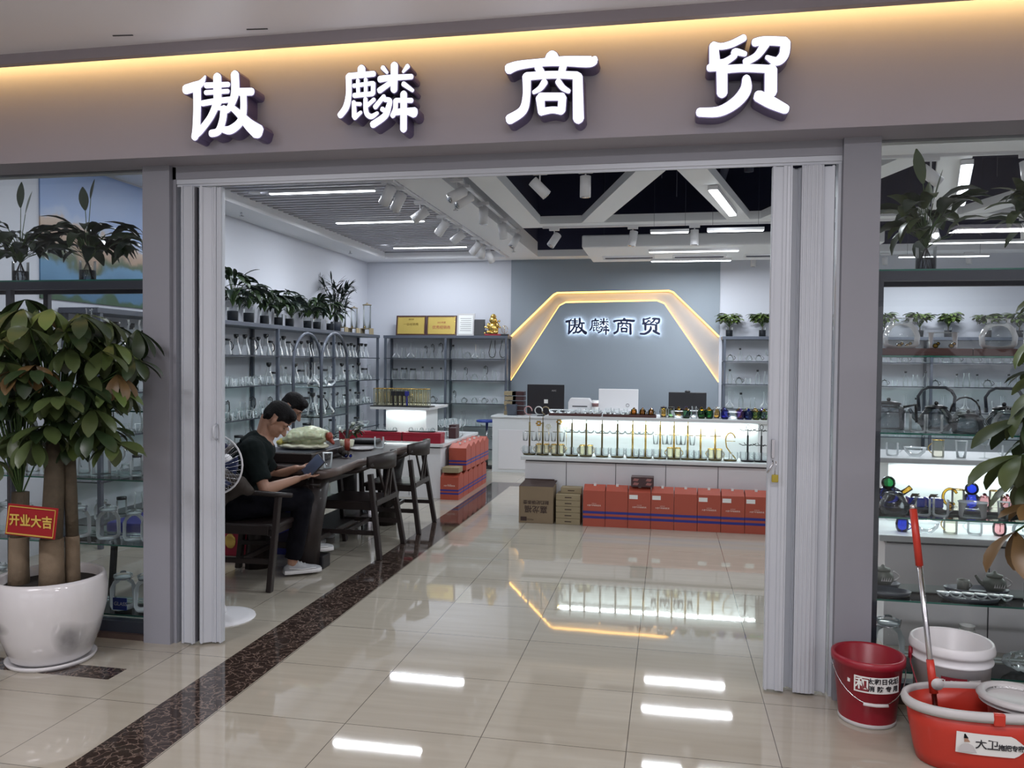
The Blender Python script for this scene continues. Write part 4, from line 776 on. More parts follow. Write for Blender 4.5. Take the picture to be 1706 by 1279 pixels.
# ---- cup stands on the lower level
def cup_stand(i, x, kind):
    y = 8.06; lab = '%s stand on the lit counter level, %s from the left' % ({'gold': 'gold-rod cup', 'dark': 'dark bronze-rod cup', 'black': 'black branching cup', 's': 'curled gold S-shaped cup'}[kind], ORD[i])
    t = thing('cup_stand', lab, 'cup stand', (x, y, .62), 0, 'cup stands on the counter'); m = M['gold'] if kind in ('gold', 's') else (M['bronze'] if kind == 'dark' else M['black'])
    MB().lathe([(0, .0), (.060, 0), (.066, .014), (.060, .016), (.001, .017)], 18, sy=.9).build('base', M['bronze'] if kind != 'black' else M['black'], t)
    if kind == 's':
        pts = [(.045 * math.cos(a), 0, .20 + .07 * math.sin(a)) for a in [PI * .1 + PI * k / 10 for k in range(11)]] + [(-.035, 0, .13), (0, 0, .08), (.045, 0, .03), (.05, 0, .015)]
        MB().tube(pts, .006, 6).build('rod', m, t); MB().tube([(-.045, 0, .19), (.045, 0, .19)], .0035, 6).build('hook_bar', m, t); return t
    h = .33 if i < 12 else .25
    MB().tube([(0, 0, .015), (0, 0, h)], .0095 if kind != 'black' else .009, 8).build('rod', m, t)
    MB().tube([(0, 0, h), (0, 0, h + .05)], .0045, 6).sphere((0, 0, h + .055), .005, n=6).build('finial', m, t)
    if kind == 'black':
        for zz in (.16, .30):
            b = MB()
            for k in range(4):
                a = k * PI / 2 + .3; b.tube([(0, 0, zz), (.05 * math.cos(a), .05 * math.sin(a), zz - .005), (.085 * math.cos(a), .085 * math.sin(a), zz + .012)], .004, 6)
            b.build('branch', m, t)
        MB().tube([(.016 * math.cos(a), 0, h + .08 + .024 * math.sin(a)) for a in [k * PI / 5 for k in range(11)]], .003, 6).build('loop', m, t)
    else:
        MB().tube([(-.05, 0, .235), (.05, 0, .235)], .003, 6).tube([(0, -.05, .235), (0, .05, .235)], .003, 6).build('hook_bar', m, t)
    return t
PX = [879, 902.5, 929, 954, 979, 1006.5, 1033, 1059, 1081, 1105.6, 1128.8, 1151.7, 1173, 1197, 1222, 1250, 1272]
for i, px in enumerate(PX):
    x = -1.40 + (px - 875) * .00573; kd = 's' if i == 14 else ('black' if i > 14 else ('dark' if i < 7 else 'gold'))
    cup_stand(i, x, kd)
    gl = {0: 'bluish clear', 1: 'rose-tinted', 2: 'pale yellow', 4: 'pale amber', 13: 'pale yellow'}.get(i)
    mug = 'mug_gold' if i in (1, 2, 4, 10, 13) else 'mug'
    for k, (dx, dy) in enumerate([(-.038, -.036), (.038, -.036), (-.038, .036), (.038, .036)]):
        if kd == 's' and k > 1: continue
        put(mug, (x + dx, 8.06 + dy, .638), 'at the foot of the %s cup stand, %s' % (ORD[i], ['front left', 'front right', 'rear left', 'rear right'][k]), rz=(PI if dx < 0 else 0), sc=.82, group='mugs around the cup stands')
    if kd in ('dark', 'gold') and i < 12:
        for k, dx in enumerate((-.043, .043)):
            o = put('bowl' if i < 9 and i > 2 else 'tumbler', (x + dx, 8.06, .62 + .232 - (.0 if i < 9 and i > 2 else .09)), 'hung on the %s side of the %s cup stand' % (('left', 'right')[k], ORD[i]), sc=.55 if i < 9 and i > 2 else .8, group='cups hung on the cup stands')
# gold flower-like ornaments on the first stands
for i, (x, z) in enumerate([(-1.30, .93), (-1.20, .90), (-1.09, .95), (-1.02, .90)]):
    t = thing('flower_ornament', 'small yellow glass flower ornament above the left cup stands, %s from the left' % ORD[i], 'ornament', (x, 8.16, .62), 0, 'flower ornaments')
    MB().tube([(0, 0, 0), (.005, 0, .15), (0, 0, z - .62)], .002, 5).build('stem', M['gold'], t)
    b = MB()
    for k in range(6): b.sphere((.02 * math.cos(k * PI / 3), -.005, z - .62 + .02 * math.sin(k * PI / 3)), .014, .006, .010, 6)
    b.build('flower', M['gamber'] if i % 2 == 0 else M['gamb2'], t)
# ---- upper level: trays of little glasses, jars and coloured pots
rnd = random.Random(11)
for i, (a, b) in enumerate([(-1.18, -.66), (-.64, -.12)]):
    t = thing('wooden_tray', 'long dark red wooden tray of glassware on the counter top, %s of two' % ('left' if i == 0 else 'right'), 'tray', ((a + b) / 2, 8.12, 1.02), 0, 'trays on the counter')
    hw = (b - a) / 2; MB().box(-hw, hw, -.09, .09, 0, .012).box(-hw, hw, -.09, -.082, 0, .028).box(-hw, hw, .082, .09, 0, .028).box(-hw, -hw + .008, -.09, .09, 0, .028).box(hw - .008, hw, -.09, .09, 0, .028).build('board', M['tray'], t, bevel=.002)
    n = 0; x = a + .045
    while x < b - .03:
        for j, y in enumerate((8.08, 8.16)):
            am = i == 1 and x > -.40
            k = 'small_amber' if am else ['bowl', 'mug', 'bowl', 'tumbler'][(n + j) % 4] if not (i == 0 and x < -.95) else 'bowl'
            put(k, (x, y, 1.032), 'on the %s counter tray, %s row, %s from left' % ('left' if i == 0 else 'right', 'front' if j == 0 else 'rear', ORD[n]), sc={'bowl': .75, 'mug': .85, 'tumbler': .62}.get(k, .85), rz=rnd.uniform(0, 6), group='small glasses on the %s wooden tray' % ('left' if i == 0 else 'right'))
        n += 1; x += .085
KS = ['canister', 'canister', 'bowl', 'small_green', 'jug', 'small_green', 'small_green', 'jar', 'small_blue', 'bowl', 'small_violet', 'small_blue', 'small_lime', 'small_lime', 'small_rose']
x = -.05
for i, k in enumerate(KS):
    for j, y in enumerate((8.09, 8.22)):
        kk = k if j == 0 else ['small_amber', 'small_lime', 'small_amber', 'small_violet', 'bowl'][i % 5]
        put(kk, (x, y, 1.02), 'on the counter right half, %s row, %s from left' % ('front' if j == 0 else 'rear', ORD[i]), sc=(.62 if kk in ('canister', 'jar', 'jug') else 1.15), rz=rnd.uniform(-2, 2), group='coloured glassware on the counter')
    x += .073
# ---- desk behind the counter with monitors, white side cabinet
dk_ = thing('desk', 'long white desk before the grey arch wall, carrying the monitors', 'desk', (-.1, 11.45, 0))
MB().box(-1.25, 1.5, -.30, .30, .765, .795).build('desktop', M['white'], dk_, bevel=.003)
for x in (-1.22, 1.46): MB().box(x - .02, x + .02, -.28, .28, 0, .765).build('side_panel', M['white'], dk_)
MB().box(-1.2, 1.44, -.27, -.25, .1, .765).build('modesty_panel', M['white'], dk_)
sc_ = thing('side_cabinet', 'low white cabinet with an inset door at the left end of the counter', 'cabinet', (-2.08, 11.4, 0))
MB().box(-.37, .72, -.2, .25, 0, .77).build('body', M['white'], sc_); MB().box(-.39, .74, -.22, .27, .77, .795).build('top', M['white'], sc_, bevel=.003)
MB().box(-.28, .16, -.206, -.198, .04, .60).build('door', M['counter'], sc_, bevel=.003)
def monitor(lab, x, y, w_, h_, z0, mcase, extra=None, cat='monitor'):
    t = thing('monitor', lab, cat, (x, y, .795)); z = z0 - .795
    MB().box(-w_ / 2, w_ / 2, -.012, .012, z, z + h_).build('back_shell', mcase, t, bevel=.006)
    MB().box(-w_ / 2 + .01, w_ / 2 - .01, .012, .014, z + .01, z + h_ - .01).build('screen', M['screen'], t)
    MB().box(-.03, .03, -.02, .02, 0, z + .08).build('neck', mcase, t); MB().box(-.11, .11, -.08, .08, 0, .01).build('foot', mcase, t, bevel=.003)
    return t
m1 = monitor('tall black monitor seen from behind on the side cabinet', -1.715, 11.36, .53, .42, .82, M['black'])
MB().box(-.02, .035, -.016, -.013, .18, .235).build('sticker', M['paper'], m1); text('logo', 'AOC', .03, M['greyp'], m1, (.12, -.0135, .36), rot=(PI / 2, 0, PI * 0))
m2 = monitor('white monitor seen from behind with a round logo, middle of the desk', -.695, 11.42, .55, .33, .86, M['whitep'])
MB().tube([(.13 + .022 * math.cos(k * PI / 8), -.014, .17 + .022 * math.sin(k * PI / 8)) for k in range(17)], .0025, 5).build('logo_ring', M['ink2'], m2)
m3 = monitor('wide black monitor seen from behind at the right end of the desk', .25, 11.42, .51, .30, .86, M['black'])
MB().sphere((0, 0, .375), .04, .02, .02, 10).build('webcam', M['black'], m3)
pr = thing('printer', 'white receipt printer between the black and the white monitor', 'printer', (-1.22, 11.42, .795)); MB().prism([(-.17, 0), (.17, 0), (.17, .19), (.12, .26), (-.14, .26), (-.17, .20)], -.1, .1, 'y').build('case', M['whitep'], pr, bevel=.006); MB().box(-.11, .10, -.104, -.10, .14, .155).build('slot', M['gap'], pr)
cpn = thing('mug', 'white cup printed with red marks beside the white monitor', 'mug', (-1.005, 11.3, .795)); MB().lathe([(0, 0), (.04, 0), (.045, .24), (.04, .24)], 14).build('body', M['paper'], cpn); MB().lathe([(.0455, .15), (.0465, .20)], 14).build('print', M['gpink'], cpn)
for i, (x, m_, l) in enumerate([(-2.02, 'kraft2', 'stack of brown paper rolls'), (-1.9, 'maroonbox', 'stack of dark folders')]):
    t = thing('paper_stack', l + ' on the shelf end left of the black monitor', 'stack', (x - .22, 11.5, .795))
    for k in range(5): MB().box(-.09 + .01 * (k % 2), .08, -.08, .08, k * .07, k * .07 + .055).build('bundle', M[m_], t)
kt = thing('hair_clip_box', 'small dark green pot with coiled pink and cream ornaments on the side cabinet', 'pot', (-2.2, 11.35, .795)); MB().lathe([(0, 0), (.07, 0), (.08, .16)], 12).build('pot', M['frame'], kt)
for i, x in enumerate((-1.95, -1.80, -1.70)):
    o = thing('ring_ornament', 'small coiled %s ornament on the side cabinet' % ('rose', 'white', 'brown')[i], 'ornament', (x, 11.3, .795)); MB().tube([(.06 * math.cos(k * .5), .012 * k - .06, .075 + .06 * math.sin(k * .5)) for k in range(14)], .008, 6).build('coil', [M['gpink'], M['paper'], M['kraft2']][i] if i else mat('rose_plastic', (.5, .28, .27), .4), o)
bl = thing('blue_stool', 'round blue plastic seat peeking out beside the side cabinet', 'stool', (-2.62, 11.6, 0)); MB().lathe([(.001, .70), (.15, .70), (.16, .685), (.15, .67), (.001, .67)], 18).build('seat', M['blue'], bl)
MB().tube([(0, 0, .67), (0, 0, .03)], .02, 8).build('post', M['steel'], bl); MB().lathe([(.001, .03), (.15, .02), (.16, 0)], 16).build('foot', M['black'], bl)
# ================================================================ cartons
def orange(lab, x0, x1, y0, y1, z0, h, group, flap=True, label=False, txt=True, ax='y'):
    t = thing('orange_carton', lab, 'box', ((x0 + x1) / 2, (y0 + y1) / 2, z0), 0, group); a = (x1 - x0) / 2 - .002; b = (y1 - y0) / 2 - .002
    MB().box(-a, a, -b, b, 0, h - .045).prism([(-b, h - .045), (b, h - .045), (b * .3, h), (b * .1, h)], -a + .003, a - .003, 'x').build('carton', M['orange'], t)
    s = MB()
    for zz in (h * .20, h * .32): s.box(-a - .0008, a + .0008, -b - .0008, b + .0008, zz, zz + h * .062)
    s.build('stripe', M['stripe'], t)
    if flap: MB().box(-.012, .012, -b * .15, -b * .15 + .012, h - .012, h + .012).build('handle_tab', M['paper'], t)
    if label: MB().box(-a * .9, -a * .15, -b - .0015, -b - .001, h * .72, h * .82).build('shipping_label', M['paper'], t)
    if txt: text('print', '大壶千杯玻璃茶具', .0165, M['printw'], t, (0, -b - .0012, h * .52)); text('print', 'GLASSWARE', .008, M['printw'], t, (0, -b - .0012, h * .57))
    return t
xs = [-.79 + i * .2125 for i in range(9)]
for i in range(8):
    orange('orange-red carton with navy stripes before the counter, %s from the left' % ORD[i], xs[i], xs[i + 1], 7.665 + .004 * (i % 2), 7.865, 0, .385, 'orange cartons before the counter', label=i in (2, 3, 5, 6, 7), txt=i not in (1, 4))
orange('orange-red carton at the right end of the row, half hidden by the door', xs[8] + .004, xs[8] + .19, 7.67, 7.87, 0, .385, 'orange cartons before the counter')
def carton(lab, x, y, z, w_, d_, h_, m, nm='cardboard_box', open_=False, cat='box', group=None, rz=0, slot=True):
    t = thing(nm, lab, cat, (x, y, z), rz, group)
    MB().box(-w_ / 2, w_ / 2, -d_ / 2, d_ / 2, 0, h_).build('body', M[m], t, bevel=.003)
    if open_:
        f = MB(); f.add([(-w_ / 2, -d_ / 2, h_), (w_ / 2, -d_ / 2, h_ + .002), (w_ / 2 + .01, d_ / 2, h_ + .035), (-w_ / 2 + .03, d_ / 2, h_ + .045)], [(0, 1, 2, 3)]); f.box(-w_ / 2 + .02, w_ / 2 - .02, d_ / 2 - .01, d_ / 2, h_, h_ + .045); f.build('flap', M['ink'], t)
    if slot: MB().box(-.032, .032, -d_ / 2 - .001, -d_ / 2, h_ * .42, h_ * .58).build('slot_print', M['ink'], t)
    return t
kb = carton('large brown cardboard box printed upside down, left end of the row', -1.245, 7.80, 0, .335, .22, .355, 'kraft', open_=True, slot=False)
text('print', '嘉龙福', .075, M['ink'], kb, (.0, -.1115, .14), rot=(PI / 2, PI, 0), bold=.001); text('print', '耐热玻璃茶壶', .042, M['ink'], kb, (0, -.1115, .205), rot=(PI / 2, PI, 0), bold=.0006)
text('print', 'FRAGILE', .02, M['ink'], kb, (-.06, -.1115, .035), rot=(PI / 2, PI, 0)); MB().box(-.15, -.09, -.1115, -.1112, .02, .06).build('barcode', M['ink'], kb)
for i in range(5):
    carton('small kraft box in the stack beside the large brown box, %s from the floor' % ORD[i], -.935, 7.80, i * .058, .235, .2, .056, 'kraft2', group='stack of small kraft boxes')
carton('small kraft box on top of the stack, set back', -.915, 7.83, .29, .20, .13, .055, 'kraft2', group='stack of small kraft boxes')
mb_ = carton('dark maroon gift box with pink pictures on top of the orange cartons', -.235, 7.765, .386, .21, .12, .095, 'maroonbox', slot=False)
pp = MB()
for x in (-.06, .06):
    for z in (.03, .068): pp.prism([(x - .03, z - .010), (x + .015, z - .014), (x + .03, z + .008), (x - .015, z + .014)], -.0615, -.0605, 'y')
pp.build('picture_print', mat('rose_print', (.30, .12, .11), .5), mb_)
n = 0
for k in range(6):
    y0 = 8.77 + k * .235
    orange('orange carton beside the display island, lower layer, %s from the front' % ORD[k], -2.515 + (.0 if k else .0), -2.30, y0, y0 + .23, 0, .30, 'orange cartons beside the display island', flap=False, txt=k == 0)
for k in range(5):
    y0 = 9.02 + k * .235
    orange('orange carton beside the display island, upper layer, %s from the front' % ORD[k], -2.485, -2.275, y0, y0 + .23, .301, .30, 'orange cartons beside the display island', flap=True, txt=False)
carton('small flat kraft box lying on the front orange carton of the island', -2.40, 8.88, .301, .19, .19, .06, 'kraft2', slot=False)
# red gift boxes, trays and glass on the island
for i, (x0, x1, y0, y1) in enumerate([(-3.75, -3.0, 8.83, 8.93), (-2.98, -2.53, 8.83, 9.0)]):
    t = thing('red_gift_box', 'dark red lacquer gift box with lid on the display island, %s' % ('left and longer' if i == 0 else 'right by the orange cartons'), 'box', ((x0 + x1) / 2, (y0 + y1) / 2, .62))
    a, b = (x1 - x0) / 2, (y1 - y0) / 2; MB().box(-a, a, -b, b, 0, .095).build('body', M['red'], t, bevel=.002); MB().box(-a - .003, a + .003, -b - .003, b + .003, .085, .12).build('lid', M['red'], t, bevel=.003)
for i, (x, y) in enumerate([(-3.22, 8.88), (-2.78, 8.92)]):
    t = thing('oval_tray', 'thin dark oval tray lying on the %s red gift box' % ('left' if i == 0 else 'right'), 'tray', (x, y, .741)); MB().lathe([(0, .0), (.09, 0), (.10, .012), (.095, .012), (.001, .006)], 20, sx=1.7, sy=.5).build('tray', M['black'], t)
    for j in range(5): put('mug' if j % 2 else 'teapot', (x - .13 + j * .065, y, .749), 'on the %s red gift box tray, %s from the left' % ('left' if i == 0 else 'right', ORD[j]), sc=.42, rz=j, group='small glasses on the red gift boxes')
for i in range(12):
    for j in range(2):
        x = -3.37 + i * .055; y = 9.01 + j * .10
        k = 'canister' if i in (4, 5, 6) and j == 0 and False else 'mug_gold'
        put(k, (x, y, 1.035), 'on the display island top, %s row, %s from left' % ('front' if j == 0 else 'rear', ORD[i]), sc=(.85, .85, 1.75), rz=-1.2, group='gold mugs on the display island')
for i, c_ in enumerate(('black', 'black', 'black', 'stripe')):
    t = thing('coffee_cup_lid_box', 'small square %s box standing between the gold mugs, %s from the left' % ('navy' if c_ == 'stripe' else 'black', ORD[i]), 'box', (-3.14 + i * .055, 8.965, 1.035)); MB().box(-.024, .024, -.012, .012, .115, .17).box(-.01, .01, -.006, .006, 0, .116).build('body', M[c_], t, bevel=.003)
t = thing('serving_tray', 'long black tray under the gold mugs on the display island', 'tray', (-3.06, 9.06, 1.02)); MB().box(-.36, .36, -.11, .12, 0, .012).build('board', M['black'], t, bevel=.003)
for i in range(7):
    for j in range(2): put('goblet', (-2.84 + .075 * (i % 4), 9.95 + .09 * (i // 4) + j * .2, .62), 'on the display island rear, %s from left, %s side' % (ORD[i], ('near', 'far')[j]), sc=1.15, group='wine glasses on the display island')
for i in range(6): put(['jug', 'bowl', 'mug', 'tumbler'][i % 4], (-2.80 + .055 * i, 9.35 + .06 * i, .62), 'on the right edge of the display island, %s from the front' % ORD[i], sc=.7, group='clear glasses on the island edge')
for i, (x, y) in enumerate([(-2.62, 9.75), (-2.57, 9.55)]): carton('dark maroon gift box standing behind the red box on the island, %s' % ('far' if i == 0 else 'near'), x, y, .62, .09, .16, .13 + .02 * (1 - i), 'maroonbox', slot=False)
for i in range(7): put(['bowl', 'teapot', 'mug'][i % 3], (-3.82 + .07 * i, 9.2 + .1 * (i % 3), .62), 'on the display island left part, %s from left' % ORD[i], sc=.85, group='glasses at the left of the island')
# items on the counter behind the right window
rnd = random.Random(23)
for i in range(16):
    k = ['small_blue', 'bowl', 'mug_gold', 'mug', 'small_rose', 'teapot', 'tumbler', 'mug'][i % 8]
    put(k, (1.30 + i * .125, 4.88, .62), 'on the right window counter lower level, %s from the left' % ORD[i], sc=1.0, rz=rnd.uniform(0, 6), group='glasses on the right counter')
    put(['mug', 'bowl', 'mug_gold', 'tumbler', 'goblet'][i % 5], (1.30 + i * .125, 5.12, 1.02), 'on the right window counter top, %s from the left' % ORD[i], sc=.9, rz=rnd.uniform(0, 6), group='glasses on the right counter top')
# ================================================================ track spotlights and sprinklers
def head(x, y, z, d, lab, grp, base=True, r=.048, L=.17, stem=.09):
    t = thing('track_spotlight', lab, 'spotlight', (x, y, z), 0, grp); d = Vector(d).normalized()
    c = Vector((0, 0, -stem - .05)); a = c - d * L / 2; b = c + d * L / 2
    MB().tube([a, b], r, 18).build('lamp_head', M['whitep'], t); MB().tube([b - d * .002, b + d * .003], r * .8, 16).build('lens', M['steel'], t)
    st_ = MB().tube([(0, 0, -.02), (0, 0, -stem - .02)], .007, 6); st_.build('stem', M['whitep'], t)
    MB().box(-.06, .06, -.018, .018, -.03, 0).build('adapter', M['whitep'], t, bevel=.003)
    return t
def rail(x0, y0, x1, y1, z, lab):
    t = tag(MB().bar((x0, y0, z), (x1, y1, z), .035, .022).build('track_rail', M['whitep']), lab, 'track rail')
rail(-2.45, 6.73, -2.45, 12.2, 3.15, 'white lighting rail along the left edge of the white ceiling band'); rail(-1.86, 6.73, -1.86, 9.9, 3.17, 'white lighting rail in the dark ceiling gap beside the white band')
rail(-1.5, 9.55, 5.1, 9.55, 3.15, 'white lighting rail below the pale cross beam'); rail(-1.3, 6.70, 2.9, 6.70, 3.15, 'white lighting rail near the front edge of the open ceiling')
SA = [(-2.45, 6.81, (-.5, .3, -.7)), (-2.45, 7.10, (-.5, .3, -.7)), (-2.45, 7.76, (-.8, -.2, -.6)), (-2.45, 8.55, (-.6, .2, -.7)), (-2.45, 9.22, (-.8, -.1, -.6)), (-2.45, 10.11, (-.6, .3, -.6)), (-2.45, 10.45, (-.2, .6, -.6)), (-2.45, 10.93, (.2, .7, -.6))]
for i, (x, y, d) in enumerate(SA):
    head(x, y, 3.14, d, 'white tube spotlight on the rail by the slatted ceiling, %s from the front' % ORD[i], 'spotlights on the slat rail')
for i, (x, y, d) in enumerate([(-1.86, 6.95, (-.6, -.6, -.5)), (-1.86, 7.2, (-.6, -.5, -.5)), (-1.86, 8.0, (0, 0, -1)), (-1.86, 8.95, (.1, .3, -1)), (-1.86, 9.7, (-.3, -.3, -.6))]):
    head(x, y, 3.16, d, 'white tube spotlight in the gap beside the ceiling band, %s from the front' % ORD[i], 'spotlights in the ceiling gap')
for i, (x, d) in enumerate([(-1.36, (-.4, -.3, -.7)), (-.44, (-.15, -.1, -.9)), (.26, (0, 0, -1)), (1.7, (.3, -.2, -.8)), (2.8, (.3, .2, -.8)), (3.7, (.2, .3, -.8))]):
    head(x, 9.55, 3.14, d, 'white tube spotlight under the pale cross beam, %s from the left' % ORD[i], 'spotlights on the cross rail')
for i, (x, d) in enumerate([(-1.08, (.6, .1, -.6)), (-.70, (0, 0, -1)), (1.93, (.7, .2, -.5)), (2.6, (.1, -.1, -.9))]):
    head(x, 6.70, 3.14, d, 'white tube spotlight at the front edge of the open ceiling, %s from the left' % ORD[i], 'spotlights on the front rail', r=.045)
for i, (x, y) in enumerate(((1.19, 12.42), (3.0, 12.42), (4.1, 12.42))): head(x, y, 3.155, (0, 0, -1), 'small white tube lamp under the rear ceiling border, %s from the left' % ORD[i], 'rear border spotlights', r=.038, L=.11, stem=.06)
for i, (x, y) in enumerate([(-4.62, 8.18), (-4.62, 11.26), (-2.2, 8.18), (-2.2, 11.36)]):
    t = thing('sprinkler', 'small pendant sprinkler on the %s ceiling border, %s one' % (('left', 'left', 'white middle', 'white middle')[i], ('near', 'far')[i % 2]), 'sprinkler', (x, y, Zc)); MB().tube([(0, 0, 0), (0, 0, -.035)], .01, 8).build('stem', M['steel'], t); MB().lathe([(.001, -.035), (.024, -.035), (.028, -.042), (.001, -.042)], 10).build('deflector', M['steel'], t)
for i, (x, y) in enumerate([(-4.2, 7.69), (-4.18, 11.5), (-2.62, 7.0), (-2.5, 7.0)]):
    t = thing('downlight', 'small round recessed lamp in the slatted ceiling, %s' % ('at the near left', 'at the far left', 'near the first rail spotlight', 'closest to the white band')[i], 'downlight', (x, y, 3.262)); s_ = 1 if i < 2 else .45; MB().lathe([(.001, -.004), (.05 * s_, -.004)], 16).build('lamp', M['light'], t); MB().lathe([(.05 * s_, -.006), (.065 * s_, -.004), (.065 * s_, 0)], 16).build('ring', M['whitep'], t)
NM = ['near the front of the slatted ceiling', 'in the middle of the slatted ceiling', 'at the back of the slatted ceiling', 'below the air conditioner, nearer one', 'hanging before the grey back wall', 'short, left below the cross beam', 'short, right below the cross beam', 'at the back right behind the window', 'under the right end of the air conditioner']
for (x, y, z, l), n_ in zip(LINEAR, NM):
    t = thing('linear_light', 'glowing white linear tube light ' + n_, 'ceiling light', (x, y, z))
    MB().box(-l / 2, l / 2, -.028, .028, -.002, .03).build('housing', M['whitep'], t); MB().box(-l / 2 + .01, l / 2 - .01, -.022, .022, -.010, -.002).build('diffuser', M['light'], t)
    if z < 3.1:
        for s_ in (-.4, .4): MB().tube([(l * s_, 0, .03), (l * s_, 0, .17 if 9.4 < y < 9.8 else (.031 if y > 10 and x < 2 else 1.4))], .002, 4).build('wire', M['dark2'], t)
for i, (a, b) in enumerate([((.36, 7.55), (.63, 8.85)), ((2.25, 6.9), (2.75, 8.6))]):
    t = thing('linear_light', 'bright tube light mounted under the %s diagonal ceiling beam' % ('right' if i == 0 else 'far right, behind the window'), 'ceiling light', (0, 0, 0))
    MB().bar((*a, Zc - .02), (*b, Zc - .02), .09, .04).build('housing', M['whitep'], t); MB().bar((*a, Zc - .045), (*b, Zc - .045), .07, .012).build('diffuser', M['light'], t)
    area('diagonal_light', ((a[0] + b[0]) / 2, (a[1] + b[1]) / 2, Zc - .07), .06, 1.2, 20, COOL, rot=(0, 0, -.2))
for x, y, d in [(-2.5, 7.4, (-4.8, 8.0, 1.4)), (-2.5, 9.0, (-4.8, 9.6, 1.4)), (-2.5, 10.6, (-4.8, 11.2, 1.4)), (-1.4, 9.6, (-3.4, 12.5, 1.4)), (.3, 9.6, (1.4, 12.5, 1.5)), (2.8, 9.5, (3.6, 12.5, 1.5))]:
    spot('track_lamp', (x, y, 2.98), d, 55, 60, COOL)
# ================================================================ tea table and chairs
tb = thing('tea_table', 'long dark walnut tea table with a thick natural edge', 'table', (-2.78, 6.42, 0))
rnd = random.Random(2); n = 14; L_ = []; R2 = []
for i in range(n + 1):
    y = -1.05 + 2.15 * i / n; wob = .012 * math.sin(i * 1.3) + .008 * math.sin(i * 2.9)
    L_.append((-.40 + wob, y + .30 * (1 - i / n) ** 3)); R2.append((.42 + wob * 1.2 - (.03 if i == 0 else 0), y))
top = MB(); rings = []
out = R2 + L_[::-1]
for zz, g in ((.705, -.03), (.72, -.006), (.745, .0), (.768, -.003), (.775, -.012)):
    rings.append([(x + (g if x > 0 else -g), y + (g if y > 0 else -g) * .5, zz) for x, y in out])
vs = [p for r in rings for p in r]; m_ = len(out)
fs = [(k * m_ + i, k * m_ + (i + 1) % m_, (k + 1) * m_ + (i + 1) % m_, (k + 1) * m_ + i) for k in range(4) for i in range(m_)]
fs += [tuple(range(m_))[::-1]]
top.add(vs, fs, 1, True); top.add(rings[-1], [tuple(range(m_))], 0)
top.build('tabletop', [M['wood'], M['woodl']], tb)
for y in (-.86, .88):
    MB().tube([(.16, y, 0), (.20, y, .3), (.24, y, .70)], [.10, .085, .11], 10, flat=.8).build('leg', M['wood'], tb)
    MB().tube([(-.22, y, 0), (-.22, y, .3), (-.25, y, .70)], [.10, .085, .11], 10, flat=.8).build('leg', M['wood'], tb)
MB().box(-.18, .16, -.9, .9, .16, .20).build('foot_shelf', M['wood'], tb, bevel=.01)
MB().box(-.24, .26, -.95, .98, .62, .70).build('apron', M['wood'], tb, bevel=.006)

def chair(lab, loc, rz):
    """seat faces local +x"""
    t = thing('wooden_armchair', lab, 'chair', loc, rz, 'dark wooden armchairs'); m = M['wood']
    s = MB(); s.prism([(-.22, -.22), (.23, -.25), (.24, .25), (-.22, .22)], .405, .44); s.build('seat', m, t, bevel=.012, seg=3)
    for sy in (-1, 1):
        MB().bar((.22, sy * .275, 0), (.265, sy * .235, .645), .048, .036, up=(1, 0, 0)).build('leg', m, t, bevel=.005)
        MB().bar((-.30, sy * .29, 0), (-.20, sy * .235, .66), .048, .040, up=(1, 0, 0)).build('leg', m, t, bevel=.005)
        MB().tube([(.36, sy * .235, .648), (.24, sy * .25, .652), (.08, sy * .27, .665), (-.12, sy * .27, .69), (-.225, sy * .23, .735)], [.022, .026, .028, .028, .022], 8, flat=.7).build('armrest', m, t)
        MB().bar((.215, sy * .255, .20), (-.27, sy * .26, .20), .028, .035).build('stretcher', m, t, bevel=.003)
        MB().bar((.20, sy * .24, .405), (-.24, sy * .24, .405), .028, .06).build('side_rail', m, t, bevel=.003)
    MB().bar((.205, -.24, .395), (.205, .24, .395), .03, .06).build('front_rail', m, t, bevel=.003)
    MB().bar((-.245, -.245, .43), (-.245, .245, .43), .03, .045).build('back_rail', m, t, bevel=.003)
    MB().bar((.0, -.255, .20), (.0, .255, .20), .028, .032).build('stretcher', m, t, bevel=.003)
    c = MB(); prev = []
    K = 10
    for k in range(K + 1):                                 # curved crest board
        a = (k / K - .5) * 2; y = a * .27; x = -.30 + .11 * a * a; h = .068 * (1 - .35 * abs(a) ** 3)
        prev += [(x - .011, y, .755 - h), (x - .018, y, .755 + h), (x + .008, y, .755 + h), (x + .011, y, .755 - h)]
    c.add(prev, [(k * 4 + j, k * 4 + (j + 1) % 4, k * 4 + 4 + (j + 1) % 4, k * 4 + 4 + j) for k in range(K) for j in range(4)] + [(0, 1, 2, 3), (K * 4 + 3, K * 4 + 2, K * 4 + 1, K * 4)], 0, True)
    c.build('crest_board', m, t)
    for ya, yb in ((-.10, -.03), (-.015, -.17), (.10, .03), (.015, .17)):
        MB().bar((-.25, ya * .6, .44), (-.285 + .11 * (yb / .27) ** 2, yb, .70), .024, .014, up=(1, 0, 0)).build('slat', m, t, bevel=.002)
    return t
CH = chair('dark wooden armchair with splayed legs, nearest of the two pushed in along the table front', (-2.50, 6.27, 0), PI - .0)
dup(CH, (-2.50, 7.23, 0), PI + .04, 'dark wooden armchair farther along the table front, beside the white island')
dup(CH, (-2.83, 5.24, 0), .03, 'dark wooden armchair with the seated man in black and a draped jacket')
dup(CH, (-3.42, 6.42, 0), .0, 'dark wooden armchair behind the table under the man in white')
